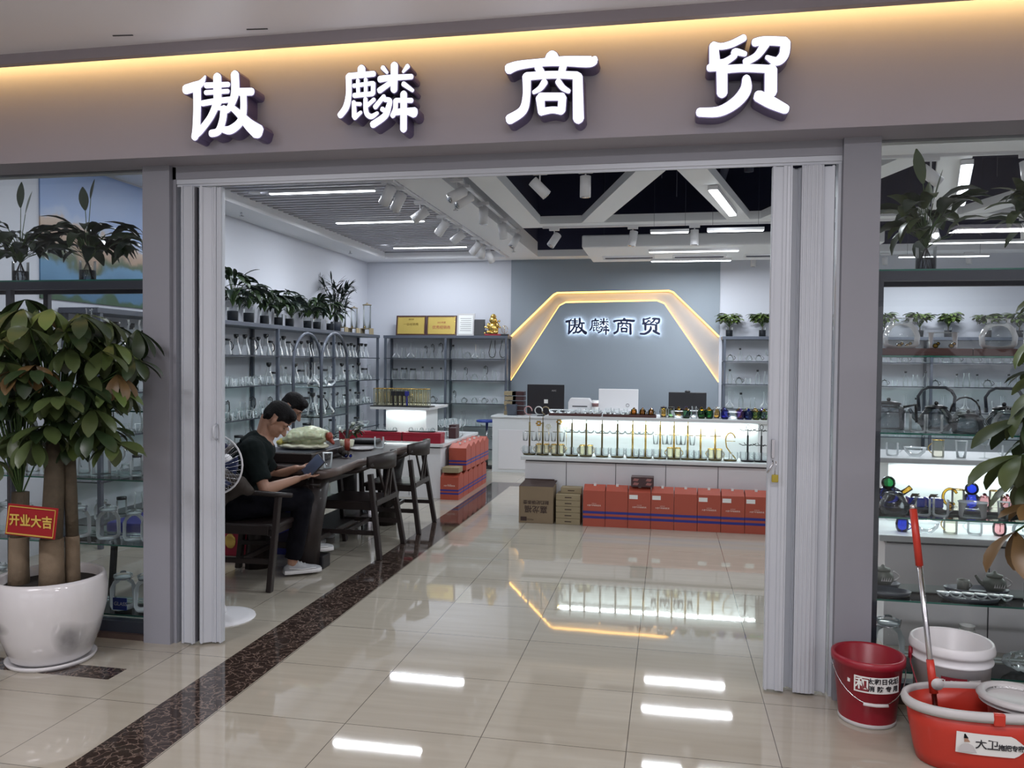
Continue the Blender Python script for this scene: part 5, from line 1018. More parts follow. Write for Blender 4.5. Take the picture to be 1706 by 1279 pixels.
# brown jacket over the backrest of the first man's chair
def remeshed(name, mb, mats, parent, vox=.01, smooth=4, disp=0, dsize=.12):
    o = mb.build(name, mats, parent); md = o.modifiers.new('remesh', 'REMESH'); md.mode = 'VOXEL'; md.voxel_size = vox; md.use_smooth_shade = True
    if smooth: s = o.modifiers.new('smooth', 'SMOOTH'); s.factor = .5; s.iterations = smooth
    if disp:
        tx = bpy.data.textures.new('folds', 'CLOUDS'); tx.noise_scale = dsize; d = o.modifiers.new('displace', 'DISPLACE'); d.texture = tx; d.strength = disp; d.mid_level = .5; d.texture_coords = 'GLOBAL' if False else 'LOCAL'
    return o
jk = thing('jacket', 'dark brown jacket draped over the back and arm of the near chair', 'jacket', (-3.13, 5.24, 0))
j = MB()
for k in range(9):
    a = (k / 8 - .5) * 2; y = a * .31
    j.tube([(-.02 + .13 * a * a, y, .84 - .03 * a * a), (-.07 + .10 * a * a, y, .74), (-.08 + .10 * a * a, y, .60), (-.05 + .1 * a * a, y * .95, .44)], [.035, .042, .045, .03], 8)
j.tube([(.04, -.27, .80), (.13, -.315, .77), (.24, -.325, .735), (.31, -.31, .66), (.20, -.315, .60)], [.04, .055, .055, .04, .03], 8).tube([(.02, -.29, .80), (.18, -.31, .765), (.34, -.315, .72), (.42, -.30, .66)], [.05, .065, .06, .03], 8).tube([(.16, -.33, .72), (.20, -.345, .60), (.18, -.34, .52)], [.06, .055, .03], 8).tube([(.02, -.30, .76), (.08, -.325, .64), (.12, -.325, .54)], [.05, .05, .03], 8)
remeshed('cloth', j, M['jacket'], jk, .012, 5, .03, .09)

# ================================================================ people: bodies grown from tapered limbs, welded into one surface
def cap_(mb, a, b, ra, rb, n=14, flat=1.0):
    a = Vector(a); b = Vector(b); L = (b - a).length or .001; d = (b - a) / L
    pts = []; rr = []
    for t in (-1, -.86, -.5, 0): pts.append(a + d * ra * t); rr.append(ra * math.sqrt(max(0.003, 1 - t * t)))
    for t in (0, .5, .86, 1): pts.append(b + d * rb * t); rr.append(rb * math.sqrt(max(0.003, 1 - t * t)))
    mb.tube(pts, rr, n, flat=flat)
def person(name, lab, base, az, headpose, arms, legs, top_m, standin=False, lean=.12):
    t = thing(name, lab, 'person', (base[0], base[1], 0)); B0 = Vector((0, 0, base[2]))
    Fv = Vector((math.cos(az), math.sin(az), 0)); Lv = Vector((-math.sin(az), math.cos(az), 0)); Uv = Vector((0, 0, 1))
    def W(f, l, u): return B0 + Fv * f + Lv * l + Uv * u
    hc, pitch = headpose                                   # head centre (f,l,u) and forward tilt
    hf = Fv * math.cos(pitch) - Uv * math.sin(pitch); hu = Uv * math.cos(pitch) + Fv * math.sin(pitch); H0 = W(*hc)
    def Hd(f, l, u): return H0 + hf * f + Lv * l + hu * u
    HM = Matrix((hf, Lv, hu)).transposed()
    b = MB()
    # torso, hips and thighs run under the clothes so the body is whole
    cap_(b, W(0, 0, .02), W(.04, 0, .22), .115, .115); cap_(b, W(.04, 0, .22), W(lean, 0, .40), .115, .105)
    cap_(b, W(lean, -.11, .415), W(lean, .11, .415), .055, .055)
    neck0 = W(lean + .02, 0, .43); cap_(b, neck0, Hd(-.045, 0, -.035), .056, .050)
    # head: cranium, face, jaw
    b.sphere(Hd(-.012, 0, .035), .098, .077, .095, 20, M=HM); b.sphere(Hd(.032, 0, -.028), .066, .060, .092, 18, M=HM)
    cap_(b, Hd(.072, 0, -.110), Hd(.01, .0, -.07), .023, .042); cap_(b, Hd(.0, -.045, -.05), Hd(.058, -.012, -.104), .022, .018); cap_(b, Hd(.0, .045, -.05), Hd(.058, .012, -.104), .022, .018)
    cap_(b, Hd(.090, 0, .010), Hd(.118, 0, -.032), .010, .014)              # nose
    for s in (-1, 1):
        cap_(b, Hd(.082, s * .012, .028), Hd(.070, s * .045, .026), .011, .012)   # brow
        b.sphere(Hd(.066, s * .036, -.022), .024, .020, .022, 10, M=HM)             # cheek
        b.sphere(Hd(.106, s * .012, -.036), .008, .008, .007, 8, M=HM)              # nostril
        b.sphere(Hd(-.006, s * .074, -.012), .016, .010, .027, 12, M=HM); b.sphere(Hd(-.001, s * .074, -.032), .010, .008, .012, 8, M=HM)   # ear
    cap_(b, Hd(.093, -.018, -.062), Hd(.093, .018, -.062), .008, .008); cap_(b, Hd(.091, -.014, -.075), Hd(.091, .014, -.075), .009, .009)   # lips
    hands = []
    for s, (sh, el, wr, fingers) in zip((-1, 1), arms):
        S_, E_, Wr = W(*sh), W(*el), W(*wr)
        cap_(b, S_, E_, .047, .039); cap_(b, E_, E_ + (Wr - E_) * .3, .041, .040); cap_(b, E_ + (Wr - E_) * .3, Wr, .040, .026)
        hands.append((s, Wr, (Wr - E_).normalized(), fingers))
    for s, (hip, kn, an, toe) in zip((-1, 1), legs):
        cap_(b, W(*hip), W(*kn), .075, .055); cap_(b, W(*kn), W(*an), .052, .036)
    for s, Wr, d, (fd, curl) in hands:                     # palm, four fingers and a thumb
        d = (W(*fd) - W(0, 0, 0)).normalized(); up = Vector((0, 0, 1)); side = d.cross(up).normalized() * (1 if s < 0 else -1); pn = side.cross(d).normalized()
        if pn.z < 0: pn = -pn
        P0 = Wr + d * .02
        for q in (-.026, -.009, .009, .026): cap_(b, P0 + side * q * .6, P0 + d * .062 + side * q, .015, .0115, 10)
        for q, ln in ((-.030, .052), (-.0105, .066), (.010, .072), (.031, .062)):
            k0 = P0 + d * .068 + side * q; d2 = (d * math.cos(curl) + pn * -math.sin(curl)).normalized() if curl > 0 else d
            k1 = k0 + (d * .8 - pn * .3).normalized() * ln * .45; k2 = k1 + (d * .35 - pn * .9).normalized() * ln * .32 if curl > .5 else k1 + d * ln * .32; k3 = k2 + (d * -.1 - pn * .6 if curl > .5 else d).normalized() * ln * .25
            cap_(b, k0, k1, .0085, .0078, 8); cap_(b, k1, k2, .0078, .007, 8); cap_(b, k2, k3, .007, .006, 8)
        th0 = P0 + d * .012 + side * .028 * 1; th1 = th0 + (d * .7 + side * .6 + pn * .35).normalized() * .036; th2 = th1 + (d * .95 - side * .1 + pn * .25).normalized() * .030
        cap_(b, th0, th1, .0125, .010, 8); cap_(b, th1, th2, .0095, .0075, 8)
    remeshed('body', b, M['skin'], t, .0055, 3)
    # eyes, brows, mouth line
    e = MB()
    for s in (-1, 1): e.sphere(Hd(.0835, s * .030, .002), .007, .013, .0032, 10, M=HM)
    e.build('eye', M['ink2'], t); 
    hb = MB()
    for s in (-1, 1): hb.tube([Hd(.091, s * .014, .028), Hd(.086, s * .032, .033), Hd(.073, s * .048, .027)], .0035, 5)
    hb.build('eyebrow', M['hair'], t)
    h = MB(); h.sphere(Hd(-.014, 0, .055), .102, .080, .085, 20, M=HM); h.sphere(Hd(-.048, 0, .018), .066, .074, .072, 16, M=HM); h.sphere(Hd(.035, 0, .095), .064, .062, .042, 14, M=HM)
    cap_(h, Hd(.060, -.038, .098), Hd(.060, .038, .098), .025, .025); cap_(h, Hd(.078, -.03, .094), Hd(.078, .03, .094), .014, .014)
    for s in (-1, 1): cap_(h, Hd(.020, s * .068, .05), Hd(.010, s * .074, .012), .020, .010); cap_(h, Hd(-.06, s * .045, .0), Hd(-.065, s * .035, -.035), .03, .018)
    remeshed('hair', h, M['hair'], t, .006, 2, .003, .012)
    # shirt
    c = MB(); cap_(c, W(-.005, 0, .03), W(.03, 0, .20), .145, .150, flat=1.0); cap_(c, W(.03, -.03, .20), W(lean - .01, -.05, .37), .135, .115); cap_(c, W(.03, .03, .20), W(lean - .01, .05, .37), .135, .115)
    cap_(c, W(lean - .025, -.13, .395), W(lean - .025, .13, .395), .090, .090); cap_(c, W(lean + .01, -.10, .36), W(lean + .01, .10, .36), .10, .10); cap_(c, W(-.03, 0, .18), W(lean - .08, 0, .34), .13, .11)
    c.tube([W(lean - .03, 0, .39), W(lean + .0, 0, .44), W(lean + .03, 0, .478)], [.12, .095, .070], 16)
    for (sh, el, wr, _) in arms:
        S_, E_ = W(*sh), W(*el); cap_(c, S_ + Vector((0, 0, .008)), S_ + (E_ - S_) * .3, .088, .078); c.tube([S_ + (E_ - S_) * .2, S_ + (E_ - S_) * .78], [.074, .068], 16)
    remeshed('t_shirt', c, top_m, t, .0085, 5, .018, .07)
    k = MB()
    cap_(k, W(-.02, -.05, -.0), W(-.02, .05, -.0), .13, .13)
    for (hip, kn, an, toe) in legs:
        Hp, Kn, An = W(*hip), W(*kn), W(*an); cap_(k, Hp, Kn, .098, .075); k.tube([Kn + (An - Kn) * .0, Kn + (An - Kn) * .5, Kn + (An - Kn) * .93], [.072, .066, .060], 16)
    remeshed('trousers', k, M['trouser'], t, .01, 4, .02, .08)
    for (hip, kn, an, toe) in legs:                       # trainers
        An = W(*an); T_ = W(*toe); d = (T_ - An); d.z = 0; d.normalize(); z0 = An.z - .075; sd = Vector((-d.y, d.x, 0)); o = Vector((An.x, An.y, z0)) - d * .06
        prof = [(0, .028, .050), (.04, .036, .078), (.09, .038, .092), (.14, .042, .066), (.19, .047, .050), (.235, .044, .042), (.265, .030, .030)]
        up = MB(); so = MB(); vs = []; vb = []
        for (u, wd, hh) in prof:
            c0 = o + d * u
            for kx in range(9):
                a = PI * kx / 8; vs.append(c0 + sd * math.cos(a) * wd + Vector((0, 0, .016 + math.sin(a) ** .8 * (hh - .016))))
            for (q, zz) in ((1.1, 0), (1.16, .012), (1.05, .026), (-1.05, .026), (-1.16, .012), (-1.1, 0)): vb.append(c0 + sd * wd * q + Vector((0, 0, zz)))
        m1 = len(prof); up.add(vs, [(i * 9 + j, i * 9 + j + 1, i * 9 + j + 10, i * 9 + j + 9) for i in range(m1 - 1) for j in range(8)] + [tuple(range(9)), tuple((m1 - 1) * 9 + j for j in range(9))[::-1]], 0, True)
        so.add(vb, [(i * 6 + j, i * 6 + (j + 1) % 6, i * 6 + 6 + (j + 1) % 6, i * 6 + 6 + j) for i in range(m1 - 1) for j in range(6)] + [tuple(range(6)), tuple((m1 - 1) * 6 + j for j in range(6))[::-1]], 0, False)
        sh = up.build('shoe', M['shoe'], t); so.build('sole', M['sole'], sh)
        la = MB()
        for u in (.10, .125, .15, .175): c0 = o + d * u; hh = .100 - (u - .09) * .5; la.tube([c0 + sd * .026 + Vector((0, 0, hh - .024)), c0 + Vector((0, 0, hh - .006)), c0 - sd * .026 + Vector((0, 0, hh - .024))], .0035, 5)
        la.tube([o + d * .03 + sd * .04 + Vector((0, 0, .045)), o + d * .12 + sd * .044 + Vector((0, 0, .030)), o + d * .22 + sd * .046 + Vector((0, 0, .034))], .004, 5).tube([o + d * .03 - sd * .04 + Vector((0, 0, .045)), o + d * .12 - sd * .044 + Vector((0, 0, .030)), o + d * .22 - sd * .046 + Vector((0, 0, .034))], .004, 5)
        la.build('laces', M['sole'], sh)
    return t, W
p1, W1 = person('person', 'man in a black t-shirt and black trousers, seated, looking down at a dark tablet', (-2.95, 5.22, .54), math.radians(25),
    ((.235, 0, .585), .82),
    [((.085, -.185, .385), (.175, -.26, .130), (.385, -.10, .175), ((.9, .30, .22), .4)), ((.085, .185, .385), (.20, .25, .14), (.375, .10, .225), ((.9, -.30, .15), .4))],
    [((.0, -.09, -.01), (.43, -.03, .03), (.35, .02, -.445), (.5, .06, -.5)), ((.0, .09, -.01), (.46, .17, .03), (.44, .24, -.34), (.6, .26, -.4))], M['tee'])
ph = thing('tablet', 'dark tablet held in both hands by the man in black', 'tablet', (-2.95, 5.22, .54)); a_ = Vector(W1(.455, -.02, .212)) - Vector((0, 0, .54)); fx = Vector((math.cos(math.radians(25)), math.sin(math.radians(25)), 0)); ly = Vector((-fx.y, fx.x, 0)); ex = (fx * .66 + Vector((0, 0, .68))).normalized(); ey = ly + Vector((0, 0, .6)); ey = (ey - ex * ey.dot(ex)).normalized(); ez = ex.cross(ey)
Mt = Matrix(((ex.x, ey.x, ez.x, a_.x), (ex.y, ey.y, ez.y, a_.y), (ex.z, ey.z, ez.z, a_.z), (0, 0, 0, 1)))
MB().box(-.03, .14, -.085, .085, -.004, .004, 0, Mt).build('case', M['black'], ph, bevel=.002); MB().box(-.025, .135, -.080, .080, .0042, .005, 0, Mt).build('screen', M['screen'], ph)
p2, W2 = person('person', 'man in a white t-shirt seated behind the man in black, mostly hidden', (-3.42, 6.42, .54), math.radians(10),
    ((.245, 0, .60), .75),
    [((.085, -.185, .385), (.20, -.24, .15), (.42, -.12, .25), ((.95, .2, .0), .3)), ((.085, .185, .385), (.22, .23, .16), (.42, .12, .25), ((.95, -.2, .0), .3))],
    [((.0, -.09, -.01), (.40, -.11, .02), (.36, -.11, -.46), (.5, -.11, -.5)), ((.0, .09, -.01), (.40, .11, .02), (.38, .12, -.46), (.6, .12, -.5))], M['shirtw'])
fs_ = thing('footrest', 'low black block under the far shoe of the man in black', 'footrest', (-2.60, 5.66, 0)); MB().prism([(-.09, -.06), (.10, -.06), (.10, .07), (-.09, .07)], 0, .10).build('block', M['black'], fs_, bevel=.008)
# ================================================================ things on and under the tea table
ZT = .777
tt = thing('tea_tray', 'thick dark wooden tea tray on the near end of the table', 'tray', (-2.83, 5.92, ZT)); MB().box(-.27, .22, -.28, .33, 0, .075).build('box', M['wood'], tt, bevel=.008)
MB().box(-.24, .19, -.25, .30, .0755, .078).build('slotted_top', M['framed'], tt)
jc = thing('jade_carving', 'large pale green jade cabbage carving with a red tip, lying on a cream base', 'carving', (-2.79, 5.93, ZT + .079))
b = MB(); rj = random.Random(9)
for k in range(9):
    a = -1.2 + 2.4 * k / 8; b.tube([(-.19, .03 * math.sin(a), .06), (-.10, .075 * math.sin(a), .07 + .055 * math.cos(a)), (.05, .088 * math.sin(a), .085 + .07 * math.cos(a)), (.17, .07 * math.sin(a), .085 + .05 * math.cos(a))], [.02, .034, .030, .016], 8)
b.sphere((0, 0, .085), .18, .075, .062, 14)
o = remeshed('cabbage', b, M['jade'], jc, .007, 2, .018, .03)
b = MB(); b.sphere((-.03, 0, .022), .22, .12, .026, 16)
for k in range(16): a = k * .7; b.sphere((-.03 + .18 * math.cos(a), .10 * math.sin(a), .028), .04, .03, .018, 8)
remeshed('base', b, M['jadel'], jc, .008, 2, .01, .03)
b = MB()
for k in range(7): b.sphere((-.20 + .012 * (k % 3), -.06 + .02 * k, .05 + .012 * (k % 2)), .028, .022, .02, 8)
b.build('yellow_leaf', M['yjade'], jc)
MB().sphere((.19, .0, .10), .032, .03, .038, 10).tube([(.19, 0, .09), (.225, -.01, .055), (.235, -.01, .045)], [.022, .014, .008], 8).build('red_tip', M['redj'], jc)
put('tumbler', (-2.41, 5.47, ZT), 'standing on the near corner of the tea table', sc=1.0, desc='clear empty drinking glass')
put('mug', (-2.53, 6.85, ZT), 'on the tea table beside the white saucer', sc=1.15, desc='wide clear glass mug')
fg = thing('bonsai_ornament', 'small dark rock ornament with blue glass pieces next to the red tip of the carving', 'ornament', (-2.56, 6.10, ZT)); b = MB()
for k in range(6): b.sphere((.03 * math.cos(k * 2.1), .03 * math.sin(k * 1.7), .03 + .012 * (k % 3)), .026, .022, .026, 8)
b.build('rock', M['soil'], fg); MB().sphere((.05, -.05, .02), .016, n=8).sphere((.08, -.03, .018), .014, n=8).build('blue_glass', M['gblue'], fg)
bp_ = thing('potted_plant', 'leafy green plant in a pale pot on the far part of the tea table', 'plant', (-2.78, 6.72, ZT)); MB().lathe([(0, 0), (.045, 0), (.06, .04), (.066, .075), (.06, .078), (.05, .06), (.001, .06)], 18).build('pot', M['jadel'], bp_)
r2 = random.Random(31); mb = MB(); st = MB()
for i in range(9):
    az = r2.uniform(0, 2 * PI); o_ = r2.uniform(.04, .14); h_ = r2.uniform(.10, .24); tip = (math.cos(az) * o_, math.sin(az) * o_, h_); st.tube([(0, 0, .05), (tip[0] * .4, tip[1] * .4, h_ * .8), tip], .003, 5, cap=False)
    for q in range(4): blade(mb, tip, az + r2.uniform(-1.2, 1.2), r2.uniform(-.5, .8), .085, .035, .9, q % 2, 4, 0, .2)
mb.build('foliage', [M['leaf1'], M['leaf2']], bp_); st.build('stems', M['trunk'], bp_)
tc_ = thing('bamboo_cup', 'brown bamboo cylinder standing before the potted plant on the table', 'cup', (-2.72, 6.58, ZT)); MB().lathe([(0, 0), (.024, 0), (.024, .10), (.020, .10), (.020, .01)], 14).build('cup', M['redj'], tc_)
sa = thing('saucer', 'white oval saucer on the tea table beside the plant', 'saucer', (-2.62, 6.68, ZT)); MB().lathe([(.001, .004), (.07, .004), (.10, .018), (.104, .018), (.075, 0), (0, 0)], 22, sx=1, sy=1.2).build('dish', M['pot'], sa)
dr_ = thing('dark_pouch', 'flat black pouch lying at the back of the tea table', 'pouch', (-2.80, 7.2, ZT)); MB().box(-.12, .14, -.08, .08, 0, .045).build('pouch', M['black'], dr_, bevel=.02, seg=3)
vs_ = thing('steel_flask', 'brushed steel thermos standing under the table', 'flask', (-2.62, 6.86, 0)); MB().lathe([(0, 0), (.06, 0), (.062, .02), (.062, .27), (.05, .29), (.03, .30), (.001, .31)], 18).build('body', M['steel'], vs_)
rb = thing('red_snack_bag', 'red snack bag standing under the near chair', 'bag', (-3.38, 5.86, 0)); MB().prism([(-.11, -.04), (.11, -.04), (.12, .05), (-.10, .05)], 0, .30).build('bag', mat('red_foil_bag', (.35, .01, .04), .35), rb, bevel=.015)
text('print', 'DRY', .055, M['paper'], rb, (-.02, -.043, .24)); MB().sphere((.0, -.042, .12), .05, .004, .06, 10).build('print_spot', M['gold'], rb)
nb = thing('navy_box', 'dark navy carton on the floor beneath the table', 'box', (-2.98, 6.05, 0)); MB().box(-.11, .11, -.09, .09, 0, .34).build('body', M['stripe'], nb, bevel=.004)
hb_ = thing('heater', 'small grey finned floor heater under the table', 'heater', (-3.18, 6.0, 0)); b = MB()
for k in range(8): b.box(-.10 + k * .026, -.085 + k * .026, -.08, .08, .03, .34)
b.box(-.11, .11, -.07, .07, 0, .03); b.build('fins', M['greyp'], hb_)
# ================================================================ pedestal fan
fn = thing('pedestal_fan', 'white pedestal fan with navy blades, half hidden by the left door', 'fan', (-2.63, 4.42, 0))
MB().lathe([(.001, .028), (.05, .028), (.16, .016), (.20, .008), (.203, 0)], 36).build('base', M['whitep'], fn)
MB().tube([(0, 0, .02), (0, 0, .80)], [.016, .013], 12).build('pole', M['whitep'], fn); MB().lathe([(.03, .02), (.035, .05), (.018, .09)], 16).build('collar', M['whitep'], fn)
MB().tube([(0, .06, .93), (0, -.02, .93)], [.05, .045], 16).build('motor', M['whitep'], fn)
RF = .175; cz = .93
g = MB(); g.tube([(RF * math.cos(a), -.06, cz + RF * math.sin(a)) for a in [2 * PI * k / 32 for k in range(32)]], .006, 6, closed=True); g.build('guard_ring', M['whitep'], fn)
g = MB()
for k in range(36):
    a = 2 * PI * k / 36; g.tube([(.03 * math.cos(a), -.115, cz + .03 * math.sin(a)), (.12 * math.cos(a + .1), -.11, cz + .12 * math.sin(a + .1)), (RF * math.cos(a + .2), -.06, cz + RF * math.sin(a + .2))], .0012, 4, cap=False); g.tube([(.05 * math.cos(a), .01, cz + .05 * math.sin(a)), (RF * math.cos(a), -.06, cz + RF * math.sin(a))], .0012, 4, cap=False)
g.build('guard_wires', M['steel'], fn)
MB().tube([(0, -.10, cz), (0, -.122, cz)], [.034, .03], 16).build('badge', M['blue'], fn)
for k in range(5):
    a = 2 * PI * k / 5; b = MB(); vs = []
    for i in range(6):
        r = .03 + .12 * i / 5; w_ = .25 + .55 * i / 5
        for s in (-1, 0, 1): vs.append((r * math.cos(a + s * w_ / 2), -.06 + s * .012, cz + r * math.sin(a + s * w_ / 2)))
    b.add(vs, [(i * 3 + j, i * 3 + j + 1, i * 3 + j + 4, i * 3 + j + 3) for i in range(5) for j in range(2)], 0, True); o = b.build('blade', M['fanblue'], fn); so = o.modifiers.new('solid', 'SOLIDIFY'); so.thickness = .002
# ================================================================ the two window displays
def window_shelf(lab, x0, x1, y0, y1, tiers, ztop, posts, fz):
    t = thing('window_shelf', lab, 'shelf', ((x0 + x1) / 2, (y0 + y1) / 2, 0)); cx, cy = t.location[0], t.location[1]
    def B(a, b, c, d, e, f, mb=None): return (mb or MB()).box(a - cx, b - cx, c - cy, d - cy, e, f)
    s = B(x0, x1, y0, y0 + .03, ztop - .055, ztop - .008); s = B(x0, x1, y1 - .03, y1, ztop - .055, ztop - .008, s); s.build('top_frame', M['framed'], t)
    gt = B(x0, x1, y0, y1, ztop - .008, ztop).build('glass_top', M['gshelf'], t); B(x0, x1, y0 - .002, y0 + .001, ztop - .008, ztop).build('glass_edge', M['gedge'], gt)
    for x in posts:
        for y in (y0 + .015, y1 - .015): B(x - .016, x + .016, y - .016, y + .016, 0, ztop - .055).build('post', M['framed'], t)
    for z in tiers:
        g = B(x0 + .03, x1, y0, y1, z - .008, z).build('glass_shelf', M['gshelf'], t); B(x0 + .03, x1, y0 - .002, y0 + .001, z - .008, z).build('glass_edge', M['gedge'], g)
    return t
WY0, WY1 = 4.10, 4.42
window_shelf('dark steel shelf with green-edged glass tiers behind the right display window', .955, 2.6, WY0, WY1, [1.60, 1.235, .835, .44, .10], 2.005, [.972, 2.55], 0)
window_shelf('dark steel shelf with glass tiers behind the left display window', -4.75, -2.86, WY0, WY1, [1.60, 1.255, .86, .485, .085], 2.0, [-4.72, -3.80], 0)
RW = 'at the right window'
def on(kind, px_x, y, z, where, **k): return put(kind, (px_x, y, z), where, **k)
# top tier: flat trays with big glass vessels
for i, (x, w_) in enumerate(((1.20, .22), (1.62, .22))):
    t = thing('wooden_tray', 'long dark red wooden tray %s, top tier, %s of two' % (RW, ('left', 'right')[i]), 'tray', (x, 4.24, 1.60)); MB().box(-w_, w_ * .9, -.09, .09, 0, .035).build('board', M['tray'], t, bevel=.003)
on('jar_big', 1.10, 4.22, 1.636, 'on the left tray of the top tier ' + RW, sc=.98); on('basin', 1.30, 4.26, 1.636, 'beside the big jar on the left tray ' + RW, sc=.9)
on('jar_big', 1.53, 4.22, 1.636, 'on the right tray of the top tier ' + RW, sc=.95); on('basin', 1.72, 4.26, 1.636, 'beside the big jar on the right tray ' + RW, sc=.9)
for i, (x, y) in enumerate(((1.08, 4.17), (1.12, 4.18), (1.24, 4.17), (1.31, 4.17))):
    t = thing('amber_charm', 'tiny amber glass charm on the tray %s, %s from left' % (RW, ORD[i]), 'charm', (x, y, 1.636)); MB().sphere((0, 0, .012), .014, .012, .012, 8).sphere((.012, 0, .022), .009, n=8).build('charm', M['gamber'], t)
# second tier: teapots and kettles
on('teapot_ribbed', 1.07, 4.30, 1.235, 'by the left post ' + RW, sc=1.25, rz=0); on('kettle', 1.295, 4.32, 1.235, 'left of two ' + RW, sc=1.28, rz=.0)
on('kettle', 1.60, 4.32, 1.235, 'right of two ' + RW, sc=1.28, rz=.0); on('kettle_clear', 1.43, 4.33, 1.235, 'between the two dark-handled kettles ' + RW, sc=1.1)
on('teapot_ribbed_small', 1.39, 4.17, 1.235, 'at the front of the second tier ' + RW, sc=1.15, rz=.2); on('teapot', 1.56, 4.17, 1.235, 'front right of the second tier ' + RW, sc=1.1, rz=PI)
on('mug', 1.17, 4.17, 1.235, 'front of the second tier, left one ' + RW, sc=1.0); on('mug', 1.24, 4.16, 1.235, 'front of the second tier, right one ' + RW, sc=1.0); on('teapot_ribbed', 1.80, 4.30, 1.235, 'right end of the second tier ' + RW, sc=1.2)
# third tier: coloured pieces on a black tray, clear pots below
bt = thing('black_tray', 'long black tray under the coloured glass pieces ' + RW, 'tray', (1.35, 4.33, .835)); MB().box(-.33, .40, -.08, .08, 0, .018).build('board', M['black'], bt, bevel=.004)
cb_ = thing('blue_teapot', 'cobalt glass teapot with a round green lid and yellow spout', 'teapot', (1.09, 4.33, .854))
MB().lathe([(0, .004), (.05, 0), (.062, .03), (.06, .075), (.03, .09)], 20).build('body', M['gblue'], cb_); MB().sphere((-.005, 0, .112), .034, n=14).build('lid', M['ggreen'], cb_); MB().sphere((-.005, 0, .05), .034, n=14).build('inner_cup', M['ggreen'], cb_)
MB().tube([(.05, 0, .055), (.085, 0, .08), (.10, 0, .092)], [.014, .013, .015], 10).build('spout', M['gamber'], cb_)
for i, x in enumerate((1.21, 1.295)):
    t = thing('blue_box', 'small shiny cobalt blue box on the black tray, %s' % ('left' if i == 0 else 'right'), 'box', (x, 4.33, .854)); MB().box(-.037, .037, -.035, .035, 0, .045).build('box', mat('cobalt_box', (.01, .03, .35), .2), t, bevel=.004)
    b = MB()
    for k in range(5): b.tube([(-.02, .0, .046), (-.01 + .008 * k, .01, .06), (.02 - .006 * k, -.01, .05)], .003, 5)
    b.build('twig', M['trunk'], t)
bb = thing('blue_glass_stack', 'cobalt glass tumbler with a round ball stopper on the black tray', 'bottle', (1.465, 4.32, .854)); MB().lathe([(0, 0), (.03, .004), (.036, .03), (.034, .06), (.025, .07)], 16).build('tumbler', M['gblue'], bb); MB().sphere((0, 0, .098), .032, n=14).build('ball', M['gblue'], bb)
am = thing('amber_ring', 'amber glass ring ornament on the black tray beside the blue box', 'ornament', (1.365, 4.31, .854)); MB().tube([(.033 * math.cos(k * PI / 9 + .5), 0, .055 + .04 * math.sin(k * PI / 9 + .5)) for k in range(15)], .007, 8).sphere((0, 0, .014), .018, n=10).build('ring', M['gamber'], am)
for i, x in enumerate((1.41, 1.53, 1.58, 1.63, 1.69)): on('small_rose' if i % 2 else 'mug_gold', x, 4.34, .854, 'on the black tray %s, %s from left' % (RW, ORD[i]), sc=.8, group='small pots on the black tray')
on('teapot_smoke', 1.07, 4.16, .835, 'low by the left post ' + RW, sc=1.1, rz=PI); on('mug', 1.20, 4.17, .835, 'front of the third tier, left one ' + RW, sc=.95); on('mug', 1.28, 4.17, .835, 'front of the third tier, right one ' + RW, sc=.95)
on('basin', 1.42, 4.17, .835, 'front middle of the third tier ' + RW, sc=.85); on('tumbler', 1.55, 4.16, .835, 'front of the third tier right of the bowl ' + RW, sc=.75)
# fourth tier: stoneware tea sets on oval trays
def oval_tray(lab, x, y, z, sx):
    t = thing('oval_tray', lab, 'tray', (x, y, z)); MB().lathe([(.001, .004), (.09, .004), (.10, .020), (.104, .020), (.095, 0), (0, 0)], 26, sx=sx, sy=.62).build('tray', M['framed'], t); return t
for i, (x, y, sx) in enumerate(((1.02, 4.34, 1.3), (1.50, 4.33, 1.45), (1.95, 4.33, 1.3), (1.05, 4.19, 1.1), (1.42, 4.17, 1.25), (1.78, 4.16, 1.3))):
    oval_tray('black oval tray in the %s row, fourth tier %s, %s from left' % ('rear' if i < 3 else 'front', RW, ORD[i % 3]), x, y, .441, sx)
def stone_pot(lab, x, y, rz):
    t = thing('stoneware_teapot', lab, 'teapot', (x, y, .448), rz); MB().lathe([(0, 0), (.035, 0), (.052, .03), (.050, .055), (.030, .075)], 20).build('body', M['ceram'], t); MB().lathe([(.036, .072), (.036, .084), (.012, .09), (.008, .10), (.001, .104)], 16).build('lid', M['ceram'], t)
    spout(.05, .03, .075, .035).build('spout', M['ceram'], t); handle(.05, .02, .07, .028, .004).build('handle', M['greyp'], t)
    b = MB()
    for k in range(5): b.prism([(-.02 + .01 * k, .03), (-.012 + .01 * k, .03), (-.014 + .011 * k, .05)], -.053, -.0515, 'y')
    b.build('leaf_print', M['greyp'], t)
stone_pot('grey-green stoneware teapot with pale lid beside the left post ' + RW, 1.07, 4.34, 0); stone_pot('grey-green stoneware teapot with looped pale handle, on the middle oval tray', 1.58, 4.33, 0)
for i, (x, k) in enumerate(((.985, 0), (1.44, 0), (1.74, 1), (1.78, 1))):
    t = thing('stoneware_cup', 'small %s cup on the fourth tier %s, %s from the left' % ('striped' if k else 'grey-green', RW, ORD[i]), 'cup', (x, 4.33, .448)); MB().lathe([(0, 0), (.026, 0), (.028, .05), (.025, .05), (.024, .005)], 16).build('cup', M['ceram'] if not k else M['steel'], t)
    if not k: handle(.027, .01, .04, -.055 if False else .012, .003).build('handle', M['ceram'], t)
for i in range(6): on('bowl', 1.30 + .055 * i, 4.17, .449, 'on the front oval trays of the fourth tier, %s from the left' % ORD[i], sc=.42, group='small bowls on the front trays')
for i in range(4): on('tumbler', 1.70 + .05 * i, 4.17, .449, 'on the front right oval tray, %s from the left' % ORD[i], sc=.5, group='small tumblers on the front tray')
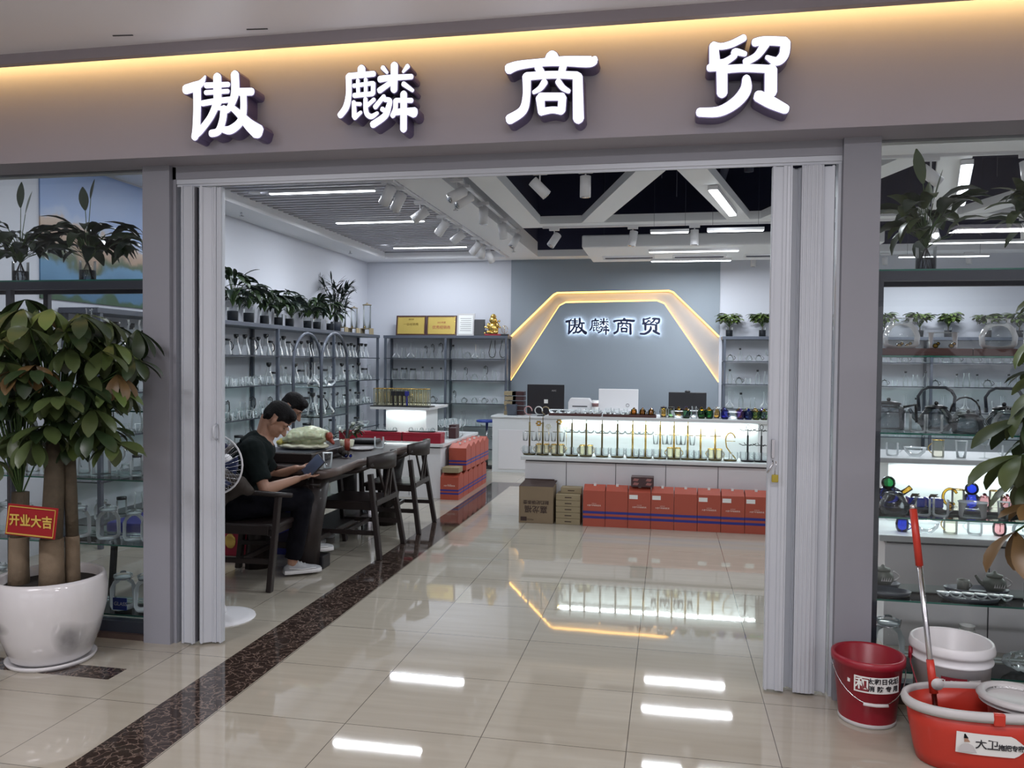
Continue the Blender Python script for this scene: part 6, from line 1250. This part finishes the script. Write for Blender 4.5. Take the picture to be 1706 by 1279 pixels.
on('jar', 1.07, 4.22, .10, 'bottom tier %s near the red bucket' % RW, sc=1.15)
pc = thing('paper_cup_stack', 'upright stack of white paper cups on the bottom tier of the right window shelf', 'cups', (1.42, 4.20, .10))
b = MB()
for k in range(8): b.lathe([(.024, k * .02), (.033, k * .02 + .07), (.035, k * .02 + .072), (.033, k * .02 + .074)], 16)
b.build('cups', M['paper'], pc)
pf = thing('plastic_film', 'crumpled clear film roll on the bottom tier beside the white pail', 'film', (1.72, 4.22, .10)); b = MB(); b.sphere((0, 0, .05), .14, .07, .05, 16); remeshed('film', b, M['g'], pf, .01, 0, .03, .03)
# ---- left window
LW = 'at the left window'
for i, (x, k, s) in enumerate(((-3.46, 'jar', 1.0), (-3.26, 'jar', 1.0), (-3.09, 'jar', .92), (-2.975, 'jar', .88), (-3.75, 'jug', 1.0), (-3.95, 'jar', 1), (-4.2, 'jug', 1))): on(k, x, 4.25, .485, 'fourth tier %s, %s in row' % (LW, ORD[i]), sc=s, rz=.7 * i)
for i, (x, s) in enumerate(((-3.14, 1.08), (-2.98, 1.12), (-3.65, 1.1), (-4.0, 1.1))): on('jar', x, 4.22, .085, 'bottom tier %s, %s in row' % (LW, ORD[i]), sc=s, rz=i * .5)
lb = thing('jar_label', 'blue and white printed card hanging in front of the left bottom-tier jar', 'label', (-3.09, 4.13, .10)); MB().box(-.05, .04, -.002, .002, .0, .07).build('card', M['blue'], lb); text('print', 'GLASS', .03, M['paper'], lb, (0, -.003, .035))
for i in range(14):
    x = -4.5 + i * .118; k = ['mug_gold', 'tumbler', 'jug', 'canister', 'goblet', 'mug', 'jug_black'][i % 7]
    on(k, x, 4.27, .86, 'third tier %s, %s from left' % (LW, ORD[i]), sc=.72 if k in ('jug', 'jug_black') else 1.0, rz=i, group='glassware on the third tier of the left window')
for i in range(13):
    x = -4.5 + i * .125; k = ['jug', 'flask_black', 'teapot', 'jug', 'swan'][i % 5]
    on(k, x, 4.27, 1.255, 'second tier %s, %s from left' % (LW, ORD[i]), sc=.95 if k != 'swan' else .85, rz=i, group='glassware on the second tier of the left window')
for i in range(11):
    x = -4.45 + i * .15; k = ['jug', 'swan', 'canister'][i % 3]
    on(k, x, 4.27, 1.60, 'top tier %s, %s from left' % (LW, ORD[i]), sc=.95, rz=i, group='glassware on the first tier of the left window')
ob = thing('office_chair', 'dark navy padded chair back standing behind the left window shelf', 'chair', (-3.33, 5.02, 0)); MB().prism([(-.20, .50), (.20, .50), (.17, .98), (-.15, 1.0)], -.04, .04, 'y').build('backrest', M['stripe'], ob, bevel=.03, seg=3); MB().box(-.22, .22, -.42, .02, .42, .50).build('seat', M['stripe'], ob, bevel=.02)
for sx in (-1, 1):
    for sy in (-.38, 0): MB().bar((sx * .18, sy, .42), (sx * .21, sy, 0), .03, .03, up=(1, 0, 0)).build('leg', M['black'], ob)
MB().box(.06, .12, -.043, -.041, .80, .83).build('label', M['paper'], ob)
# ---- big leafy plants in glass vases on the window shelf tops
def vase_plant(lab, x, y, z, seed, n=30, L=.19, W=.062, h=.22, mats=None, vase_h=.13, up=.8, spread=1.1, tall=()):
    t = thing('vase_plant', lab, 'plant', (x, y, z)); mb, st = lance_foliage(seed, n, L, W, h, 2, spread, up)
    for (az, hh, l) in tall:
        tip = (math.cos(az) * .03, math.sin(az) * .03, hh - .02); st.tube([(0, 0, 0), (tip[0] * .3, tip[1] * .3, hh * .5), tip], .0022, 5, cap=False); blade(mb, tip, az, 1.25, l, .055, -.1, 0, 6, .6, .2)
    o = mb.build('foliage', mats or [M['leaf1'], M['leaf2']], t); o.location = (0, 0, vase_h - .01); s = st.build('stalks', M['stemg'], t); s.location = (0, 0, vase_h - .01)
    v = MB().lathe([(0, .003), (.040, 0), (.046, .005), (.046, vase_h)], 22).build('vase', M['g'], t)
    MB().lathe([(0, .006), (.042, .006), (.043, vase_h * .55), (0, vase_h * .55)], 18).build('water', M['gsmoke'], v); b = MB(); rr = random.Random(seed)
    for k in range(14): a = rr.uniform(0, 2 * PI); b.tube([(0, 0, vase_h), (.02 * math.cos(a), .02 * math.sin(a), vase_h * .6), (.034 * math.cos(a + .5), .034 * math.sin(a + .5), .015)], .0016, 4, cap=False)
    b.build('roots', M['soil'], v)
    return t
vase_plant('big-leaved plant in a glass vase atop the right window shelf, nearest the pillar', 1.215, 4.26, 2.005, 41, n=44, L=.19, W=.070, h=.20, vase_h=.125, tall=((2.0, .34, .19), (.3, .24, .17), (1.2, .22, .14)))
vase_plant('big-leaved plant in a glass vase atop the right window shelf, second from pillar', 1.70, 4.26, 2.005, 43, n=40, L=.18, W=.05, h=.22, vase_h=.13, tall=((.5, .3, .15),))
dkm = [M['leaf2'], M['leafd']]
for i, (x, sd) in enumerate(((-2.96, 51), (-3.40, 52), (-3.86, 53), (-4.35, 54))):
    vase_plant('dark leafy plant in a glass vase atop the left window shelf, %s from pillar' % ORD[i], x, 4.26, 2.0, sd, n=52, L=.20, W=.056, h=.20, mats=dkm, vase_h=.13, up=.5, spread=1.25, tall=((1.6, .40, .13), (2.6, .33, .15)) if i == 1 else ((2.2, .36, .17), (1.2, .32, .15)))
# ================================================================ potted money trees in the corridor
def money_tree(lab, x, y, pot_m, seed, trunks, clusters, L, pot=True, pot_h=.44, r=.265):
    t = thing('money_tree', lab, 'plant', (x, y, 0)); rr = random.Random(seed)
    p = MB().lathe([(.001, .02), (r * .66, .02), (r * .72, .035), (r * .86, .14), (r * .98, .28), (r, .37), (r * .965, pot_h - .02), (r * .93, pot_h), (r * .87, pot_h - .01), (r * .87, pot_h - .07), (.001, pot_h - .07)], 40).build('pot', M['potink'], t)
    MB().lathe([(0, 0), (r * .76, 0), (r * .80, .022), (r * .77, .024), (r * .70, .015), (.001, .015)], 36).build('saucer', M['pot'], t)
    MB().lathe([(.001, pot_h - .05), (r * .87, pot_h - .052)], 30).build('soil', M['soil'], t)
    for (bx, by, ra, tx, ty, tz, rb) in trunks:
        z0 = pot_h - .08; b = MB(); b.tube([(bx, by, z0), (bx, by, z0 + .1), (bx * .99, by, z0 + .27)], [ra * 1.12, ra * 1.05, ra], 14, 1); b.tube([(bx * .99, by, z0 + .265), ((bx + tx) / 2, (by + ty) / 2, (z0 + tz) / 2 + .1), (tx, ty, tz)], [ra * .9, (ra + rb) / 2, rb], 14, 0)
        b.build('trunk', [M['trunk'], M['barkcut']], t)
    fo = MB(); st = MB(); 
    for (cx, cy, cz, az, tr) in clusters:
        tx, ty, tz = trunks[tr][3:6]; st.tube([(tx, ty, tz - .03), ((tx + cx) / 2 + rr.uniform(-.01, .01), (ty + cy) / 2, (tz + cz) / 2 + .06), (cx, cy, cz)], .0042, 5, cap=False)
        mi = rr.choices([0, 1, 2, 3], [5, 3, 2.2, 1.2] if cz > 1.45 else [6, 5, .4, .8])[0]  # upper clusters turn bronze more often, imitating the warm glow
        palmate(fo, (cx, cy, cz), az, rr.uniform(-.5, .15), L * rr.uniform(.85, 1.1), mi, rr, rr.choice([5, 6, 6, 7]), 4.6)
    fo.build('foliage', [M['leaf1'], M['leaf2'], M['leaf3'], M['leaf4']], t); st.build('stalks', M['stemg'], t)
    return t
rr = random.Random(77); cl = []
for k in range(96):
    a = rr.uniform(0, 2 * PI); u = rr.uniform(0, 1) ** .9; z = 1.12 + .68 * u; rad = (.22 + .20 * math.sin(PI * min(1, (1 - u) * .8 + .2))) * rr.uniform(.3, 1)
    cl.append((.02 + rad * math.cos(a) * 1.08, rad * math.sin(a) * .9, z, a, 0 if math.cos(a) > -.3 else 1))
cl += [(-.30, -.12, 1.30, 3.0, 1), (-.28, -.15, 1.55, 3.3, 1), (-.34, -.05, 1.12, 3.1, 1), (.30, -.15, 1.42, .1, 0), (.33, -.1, 1.30, -.3, 0), (.34, -.12, 1.20, .2, 0), (.40, -.05, 1.13, -.2, 0), (-.22, -.16, 1.05, 3.6, 1), (.05, -.25, 1.50, 4.6, 0), (.10, -.20, 1.78, 1.2, 0), (-.05, -.1, 1.84, 2, 0), (.22, -.14, 1.60, .1, 0)]
money_tree('money tree with braided trunks in a glazed white pot before the left window', -3.11, 3.62, 0, 5, [(.030, -.03, .056, .035, .0, 1.18, .043), (-.165, -.03, .046, -.16, -.02, .86, .040), (.085, .05, .034, .085, .03, 1.1, .028)], cl, .205)
pl = thing('greeting_sign', 'red card with gold characters hanging on the left money tree', 'sign', (-3.045, 3.44, .83)); pl.rotation_euler = (0, 0, -.03)
MB().add([(-.155, 0, -.0), (.135, 0, -.012), (.115, -.002, -.165), (-.175, -.002, -.155), (-.155, .003, 0), (.135, .003, -.012), (.115, .001, -.165), (-.175, .001, -.155)], [(0, 1, 2, 3), (4, 7, 6, 5), (0, 4, 5, 1), (1, 5, 6, 2), (2, 6, 7, 3), (3, 7, 4, 0)]).build('card', M['plaque'], pl)
b = MB(); b.bar((-.145, -.003, -.012), (.12, -.003, -.022), .004, .004).bar((-.145, -.003, -.012), (-.165, -.004, -.148), .004, .004).bar((-.165, -.004, -.146), (.105, -.004, -.156), .005, .006).bar((.122, -.003, -.022), (.105, -.004, -.156), .003, .003); b.build('gold_border', M['goldp'], pl)
for k, c in enumerate('开业大吉'): text('character', c, .062, M['goldp'], pl, (-.115 + k * .063, -.005, -.082 - k * .002), bold=.0018)
MB().tube([(-.15, .0, -.01), (-.19, .04, .17), (-.17, .1, .30)], .0016, 5).build('string', M['ink'], pl)
# right money tree, its pot outside the frame, its branches reaching in before the right window
rr = random.Random(99); cl = []
for k in range(26):
    a = rr.uniform(0, 2 * PI); u = rr.uniform(0, 1); z = .95 + .85 * u; rad = (.22 + .16 * math.sin(PI * u)) * rr.uniform(.5, 1); cl.append((rad * math.cos(a), rad * math.sin(a), z, a, 0))
cl = [(x_ - .10, y_, z_, a_, t_) for x_, y_, z_, a_, t_ in cl]
cl += [(x_ - .18, y_, z_, a_, t_) for x_, y_, z_, a_, t_ in [(-.26, -.06, 1.68, 3.6, 0), (-.33, -.08, 1.36, 3.3, 0), (-.36, -.1, 1.22, 3.6, 0), (-.28, -.12, 1.04, 3.9, 0), (-.24, -.1, 1.5, 3.2, 0), (-.20, -.16, 1.15, 4.2, 0), (-.22, -.14, .98, 4.1, 0), (-.20, -.05, 1.82, 3.0, 0), (-.30, 0, 1.12, 2.9, 0), (-.16, -.2, 1.35, 4.3, 0), (-.34, -.02, .92, 3.5, 0), (-.30, -.1, 1.44, 3.9, 0)]]
money_tree('money tree in a white pot whose long leaves hang before the right window', 1.83, 3.42, 0, 9, [(.04, -.02, .055, .0, .0, 1.2, .035), (-.09, .0, .045, -.06, -.02, 1.0, .03), (.05, .08, .04, .06, .03, 1.05, .03)], cl, .21)
# ================================================================ buckets and mop
def pail(mb, r0, r1, h, th=.006, lip=.010, n=40, sx=1, sy=1, mi=0):
    mb.lathe([(.001, .006), (r0 * .97, .006), (r0, 0), (r0 * 1.01, .01), (r1, h - .035), (r1 + lip, h - .03), (r1 + lip, h), (r1 + .002, h + .003), (r1 - th, h - .004), (r0 - th, .015), (.001, .012)], n, sx=sx, sy=sy, mi=mi)
def curved_text(parent, txt, size, m, R_, zc, a_mid, spacing, bold=0, name='character'):
    n = len(txt)
    for k, c in enumerate(txt):
        a = a_mid + (k - (n - 1) / 2) * spacing / R_; text(name, c, size, m, parent, (R_ * math.sin(a), -R_ * math.cos(a), zc), rot=(PI / 2, 0, a), bold=bold)
def curved_patch(R_, a0, a1, z0, z1, n=14, slope=0, corner=0):
    mb = MB(); vs = []
    for i in range(n + 1):
        a = a0 + (a1 - a0) * i / n
        for z in (z0, z1): rr_ = R_ + slope * z; vs.append((rr_ * math.sin(a), -rr_ * math.cos(a), z))
    mb.add(vs, [(2 * i, 2 * i + 2, 2 * i + 3, 2 * i + 1) for i in range(n)], 0, True); return mb
rbk = thing('red_bucket', 'crimson plastic bucket with a white Chinese label beside the right pillar', 'bucket', (.875, 3.765, 0))
rbk.scale = (1.1, 1.1, .98)
b = MB(); pail(b, .105, .128, .295); b.build('body', M['bucket'], rbk)
curved_patch(.1175, -.62, .84, .165, .235, slope=.0).build('label', M['paper'], rbk).scale = (1.075, 1.075, 1)
curved_patch(.1275, -.57, -.18, .172, .228).build('seal', M['crims'], rbk)
curved_text(rbk, '和', .052, M['paper'], .1285, .200, -.375, .05, .001)
curved_text(rbk, '太和日化城', .026, M['ink2'], .1280, .217, .27, .0265, .0007); curved_text(rbk, '消防专用', .026, M['ink2'], .1280, .185, .27, .033, .0007)
MB().tube([(.137 * math.cos(PI + PI * k / 16), -.137 * abs(math.sin(PI * k / 16)) * 1.02 - .0, .265 - .145 * math.sin(PI * k / 16)) for k in range(17)], .0022, 6).build('bail', M['steel'], rbk)
MB().tube([(.045 * s_, -.140 + .004 * abs(s_), .121 + .002 * s_ * s_) for s_ in (-1, -.5, 0, .5, 1)], .0075, 8).build('grip', M['pot'], rbk)
curved_patch(.1235, -.85, -.76, .195, .212).build('sticker', M['paper'], rbk)
MB().lathe([(.106, 0), (.109, .003), (.108, .018), (.105, .018)], 36).build('foot_ring', M['greyp'], rbk)
wp = thing('white_pail', 'large white plastic paint pail behind the mop bucket', 'pail', (1.215, 3.775, 0))
b = MB(); b.lathe([(.001, .004), (.135, .004), (.138, 0), (.152, .29), (.160, .292), (.162, .30), (.157, .302), (.158, .33), (.166, .333), (.168, .345), (.162, .372), (.157, .376), (.150, .37), (.134, .01), (.001, .01)], 44); b.build('body', M['whitep'], wp)
curved_patch(.1515, -.55, .1, .20, .255, slope=.0).build('red_label', M['crims'], wp); curved_patch(.1515, .15, .5, .19, .25).build('blue_print', M['greyp'], wp); curved_text(wp, '乳胶漆', .035, M['paper'], .1525, .225, -.22, .042, .0006)
MB().tube([(-.165, -.01, .30), (-.172, -.03, .27), (-.15, -.10, .16), (-.12, -.12, .10)], .003, 6).tube([(-.163, 0, .33), (-.166, -.005, .28)], .009, 6).build('bail', M['bucket'], wp)
# spin-mop bucket
sm = thing('mop_bucket', 'scarlet oval spin-mop bucket with grey rim and steel spinner basket', 'bucket', (1.225, 3.43, 0)); RX, RY = .285, .155
def oval(n=48, sx=1, sy=1): return [(math.copysign(abs(math.cos(2 * PI * k / n)) ** .8, math.cos(2 * PI * k / n)) * sx, math.copysign(abs(math.sin(2 * PI * k / n)) ** .9, math.sin(2 * PI * k / n)) * sy) for k in range(n)]
def oval_loft(prof, mb, mi=0, n=48, close=True):
    vs = []
    for s_, z in prof: vs += [(x, y, z + .010 * x / RX * (z / .25)) for x, y in oval(n, RX * s_, RY * (1 - (1 - s_) * 1.3))]
    fs = [(i * n + j, i * n + (j + 1) % n, (i + 1) * n + (j + 1) % n, (i + 1) * n + j) for i in range(len(prof) - 1) for j in range(n)]
    if close: fs.append(tuple(range(n))[::-1])
    mb.add(vs, fs, mi, True); return mb
b = oval_loft([(.80, 0), (.84, .004), (.88, .05), (.95, .16), (.985, .235), (.965, .235), (.92, .15), (.84, .02)], MB()); n = 48; b.add([(x, y, .02) for x, y in oval(n, RX * .84, RY * .8)], [tuple(range(n))]); b.build('body', M['mopred'], sm)
oval_loft([(.975, .228), (1.03, .224), (1.045, .24), (1.03, .258), (.98, .262), (.95, .252), (.965, .235)], MB(), close=False).build('rim', M['greyp'], sm)
sb = MB().lathe([(.132, .262), (.138, .27), (.128, .285), (.112, .286), (.104, .275), (.100, .262), (.128, .25)], 36, c=(.115, 0, 0)); sb.build('spinner_collar', M['greyp'], sm)
MB().lathe([(.001, .11), (.07, .11), (.088, .13), (.102, .272), (.106, .275)], 36, c=(.115, 0, 0)).build('spinner_basket', M['mesh'], sm); MB().lathe([(.028, .11), (.022, .14), (.010, .185), (.001, .19)], 14, c=(.115, 0, 0)).build('spinner_cone', M['greyp'], sm)
MB().box(-.022, .018, -RY * 1.05 - .004, -RY * .93, .215, .262).build('clip', M['mopred'], sm, bevel=.005)
lbm = MB(); LX = -.035
pts = [(-.095, .175), (-.105, .165), (-.105, .105), (-.095, .095), (.10, .090), (.135, .115), (.14, .130), (.105, .165), (.08, .175)]
def bulge(x, z): s_ = .88 + .105 * min(1, z / .235); return -RY * (1 - (1 - s_) * 1.3) * (max(0, 1 - (abs(x) / (RX * s_)) ** 2.5)) ** (.45)
cols = 16
for i in range(cols):
    xa = -.105 + .245 * i / cols; xb = -.105 + .245 * (i + 1) / cols
    def zr(x):
        lo = .092 if x < .10 else .092 + (x - .10) * .95; hi = .175 if x < .085 else .175 - (x - .085) * .80; return lo, hi
    (l0, h0), (l1, h1) = zr(xa), zr(xb); xa += LX; xb += LX; lbm.add([(xa, bulge(xa, l0) - .003, l0), (xb, bulge(xb, l1) - .003, l1), (xb, bulge(xb, h1) - .003, h1), (xa, bulge(xa, h0) - .003, h0)], [(0, 1, 2, 3)])
lbm.build('label', M['paper'], sm)
for k, (c, s_) in enumerate((('大', .042), ('卫', .042), ('拖', .024), ('把', .024), ('专', .024), ('家', .024))):
    x = LX - .022 + (.040 * k if k < 2 else .072 + (k - 2) * .0225 - .002); text('character', c, s_, M['ink2'], sm, (x, bulge(x, .13) - .0045, .134 if k < 2 else .128), bold=.0006)
pt = MB(); X0 = LX - .068; Y0 = bulge(X0, .13) - .0045
pt.prism([(X0 - .011 + .0 , .138), (X0 + .011, .138), (X0 + .012, .158), (X0 - .012, .158)], Y0 - .0006, Y0, 'y', 0); pt.prism([(X0 - .013, .152), (X0 + .013, .152), (X0 + .012, .168), (X0, .172), (X0 - .012, .168)], Y0 - .001, Y0 - .0006, 'y', 1); pt.prism([(X0 - .032, .10), (X0 + .034, .098), (X0 + .02, .125), (X0 + .004, .134), (X0 - .006, .134), (X0 - .022, .126)], Y0 - .0005, Y0, 'y', 2)
pt.build('portrait_print', [M['skin'], M['hair'], M['greyp']], sm)
mp = thing('mop', 'spin mop with steel pole, scarlet grip and hinge, leaning in the red bucket', 'mop', (1.13, 3.44, .02))
A = Vector((-.07, .0, .13)); Bv = Vector((-.145, .12, .975)); dd = (Bv - A)
def at(t): return A + dd * t
MB().tube([at(.0), at(.72)], .0105, 12).build('pole', M['steel'], mp); MB().tube([at(.70), at(.965)], .0145, 12).build('grip', M['mopred'], mp); MB().tube([at(.965), at(.985)], [.013, .011], 12).build('cap', M['steel'], mp)
MB().tube([at(.12), at(.27)], [.016, .0145], 12).build('hinge_sleeve', M['mopred'], mp); c = at(.17); MB().tube([c + Vector((.012, -.022, 0)), c + Vector((.012, .01, 0))], .021, 16).build('hinge_knob', M['mopred'], mp)
MB().tube([c + Vector((.012, -.023, 0)), c + Vector((.012, -.0225, 0))], .024, 16).build('knob_ring', M['greyp'], mp)
MB().tube([at(.0), A - Vector((.0, 0, .06))], [.016, .03], 12).build('swivel', M['mopred'], mp)
b = MB(); rr = random.Random(8)
for k in range(60):
    a = rr.uniform(0, 2 * PI); r_ = rr.uniform(.05, .085); b.tube([(A.x, A.y, .065), (A.x + r_ * .6 * math.cos(a), A.y + r_ * .6 * math.sin(a), .06), (A.x + r_ * math.cos(a), A.y + r_ * math.sin(a), .018)], .005, 4)
b.build('mop_strands', M['whitep'], mp)
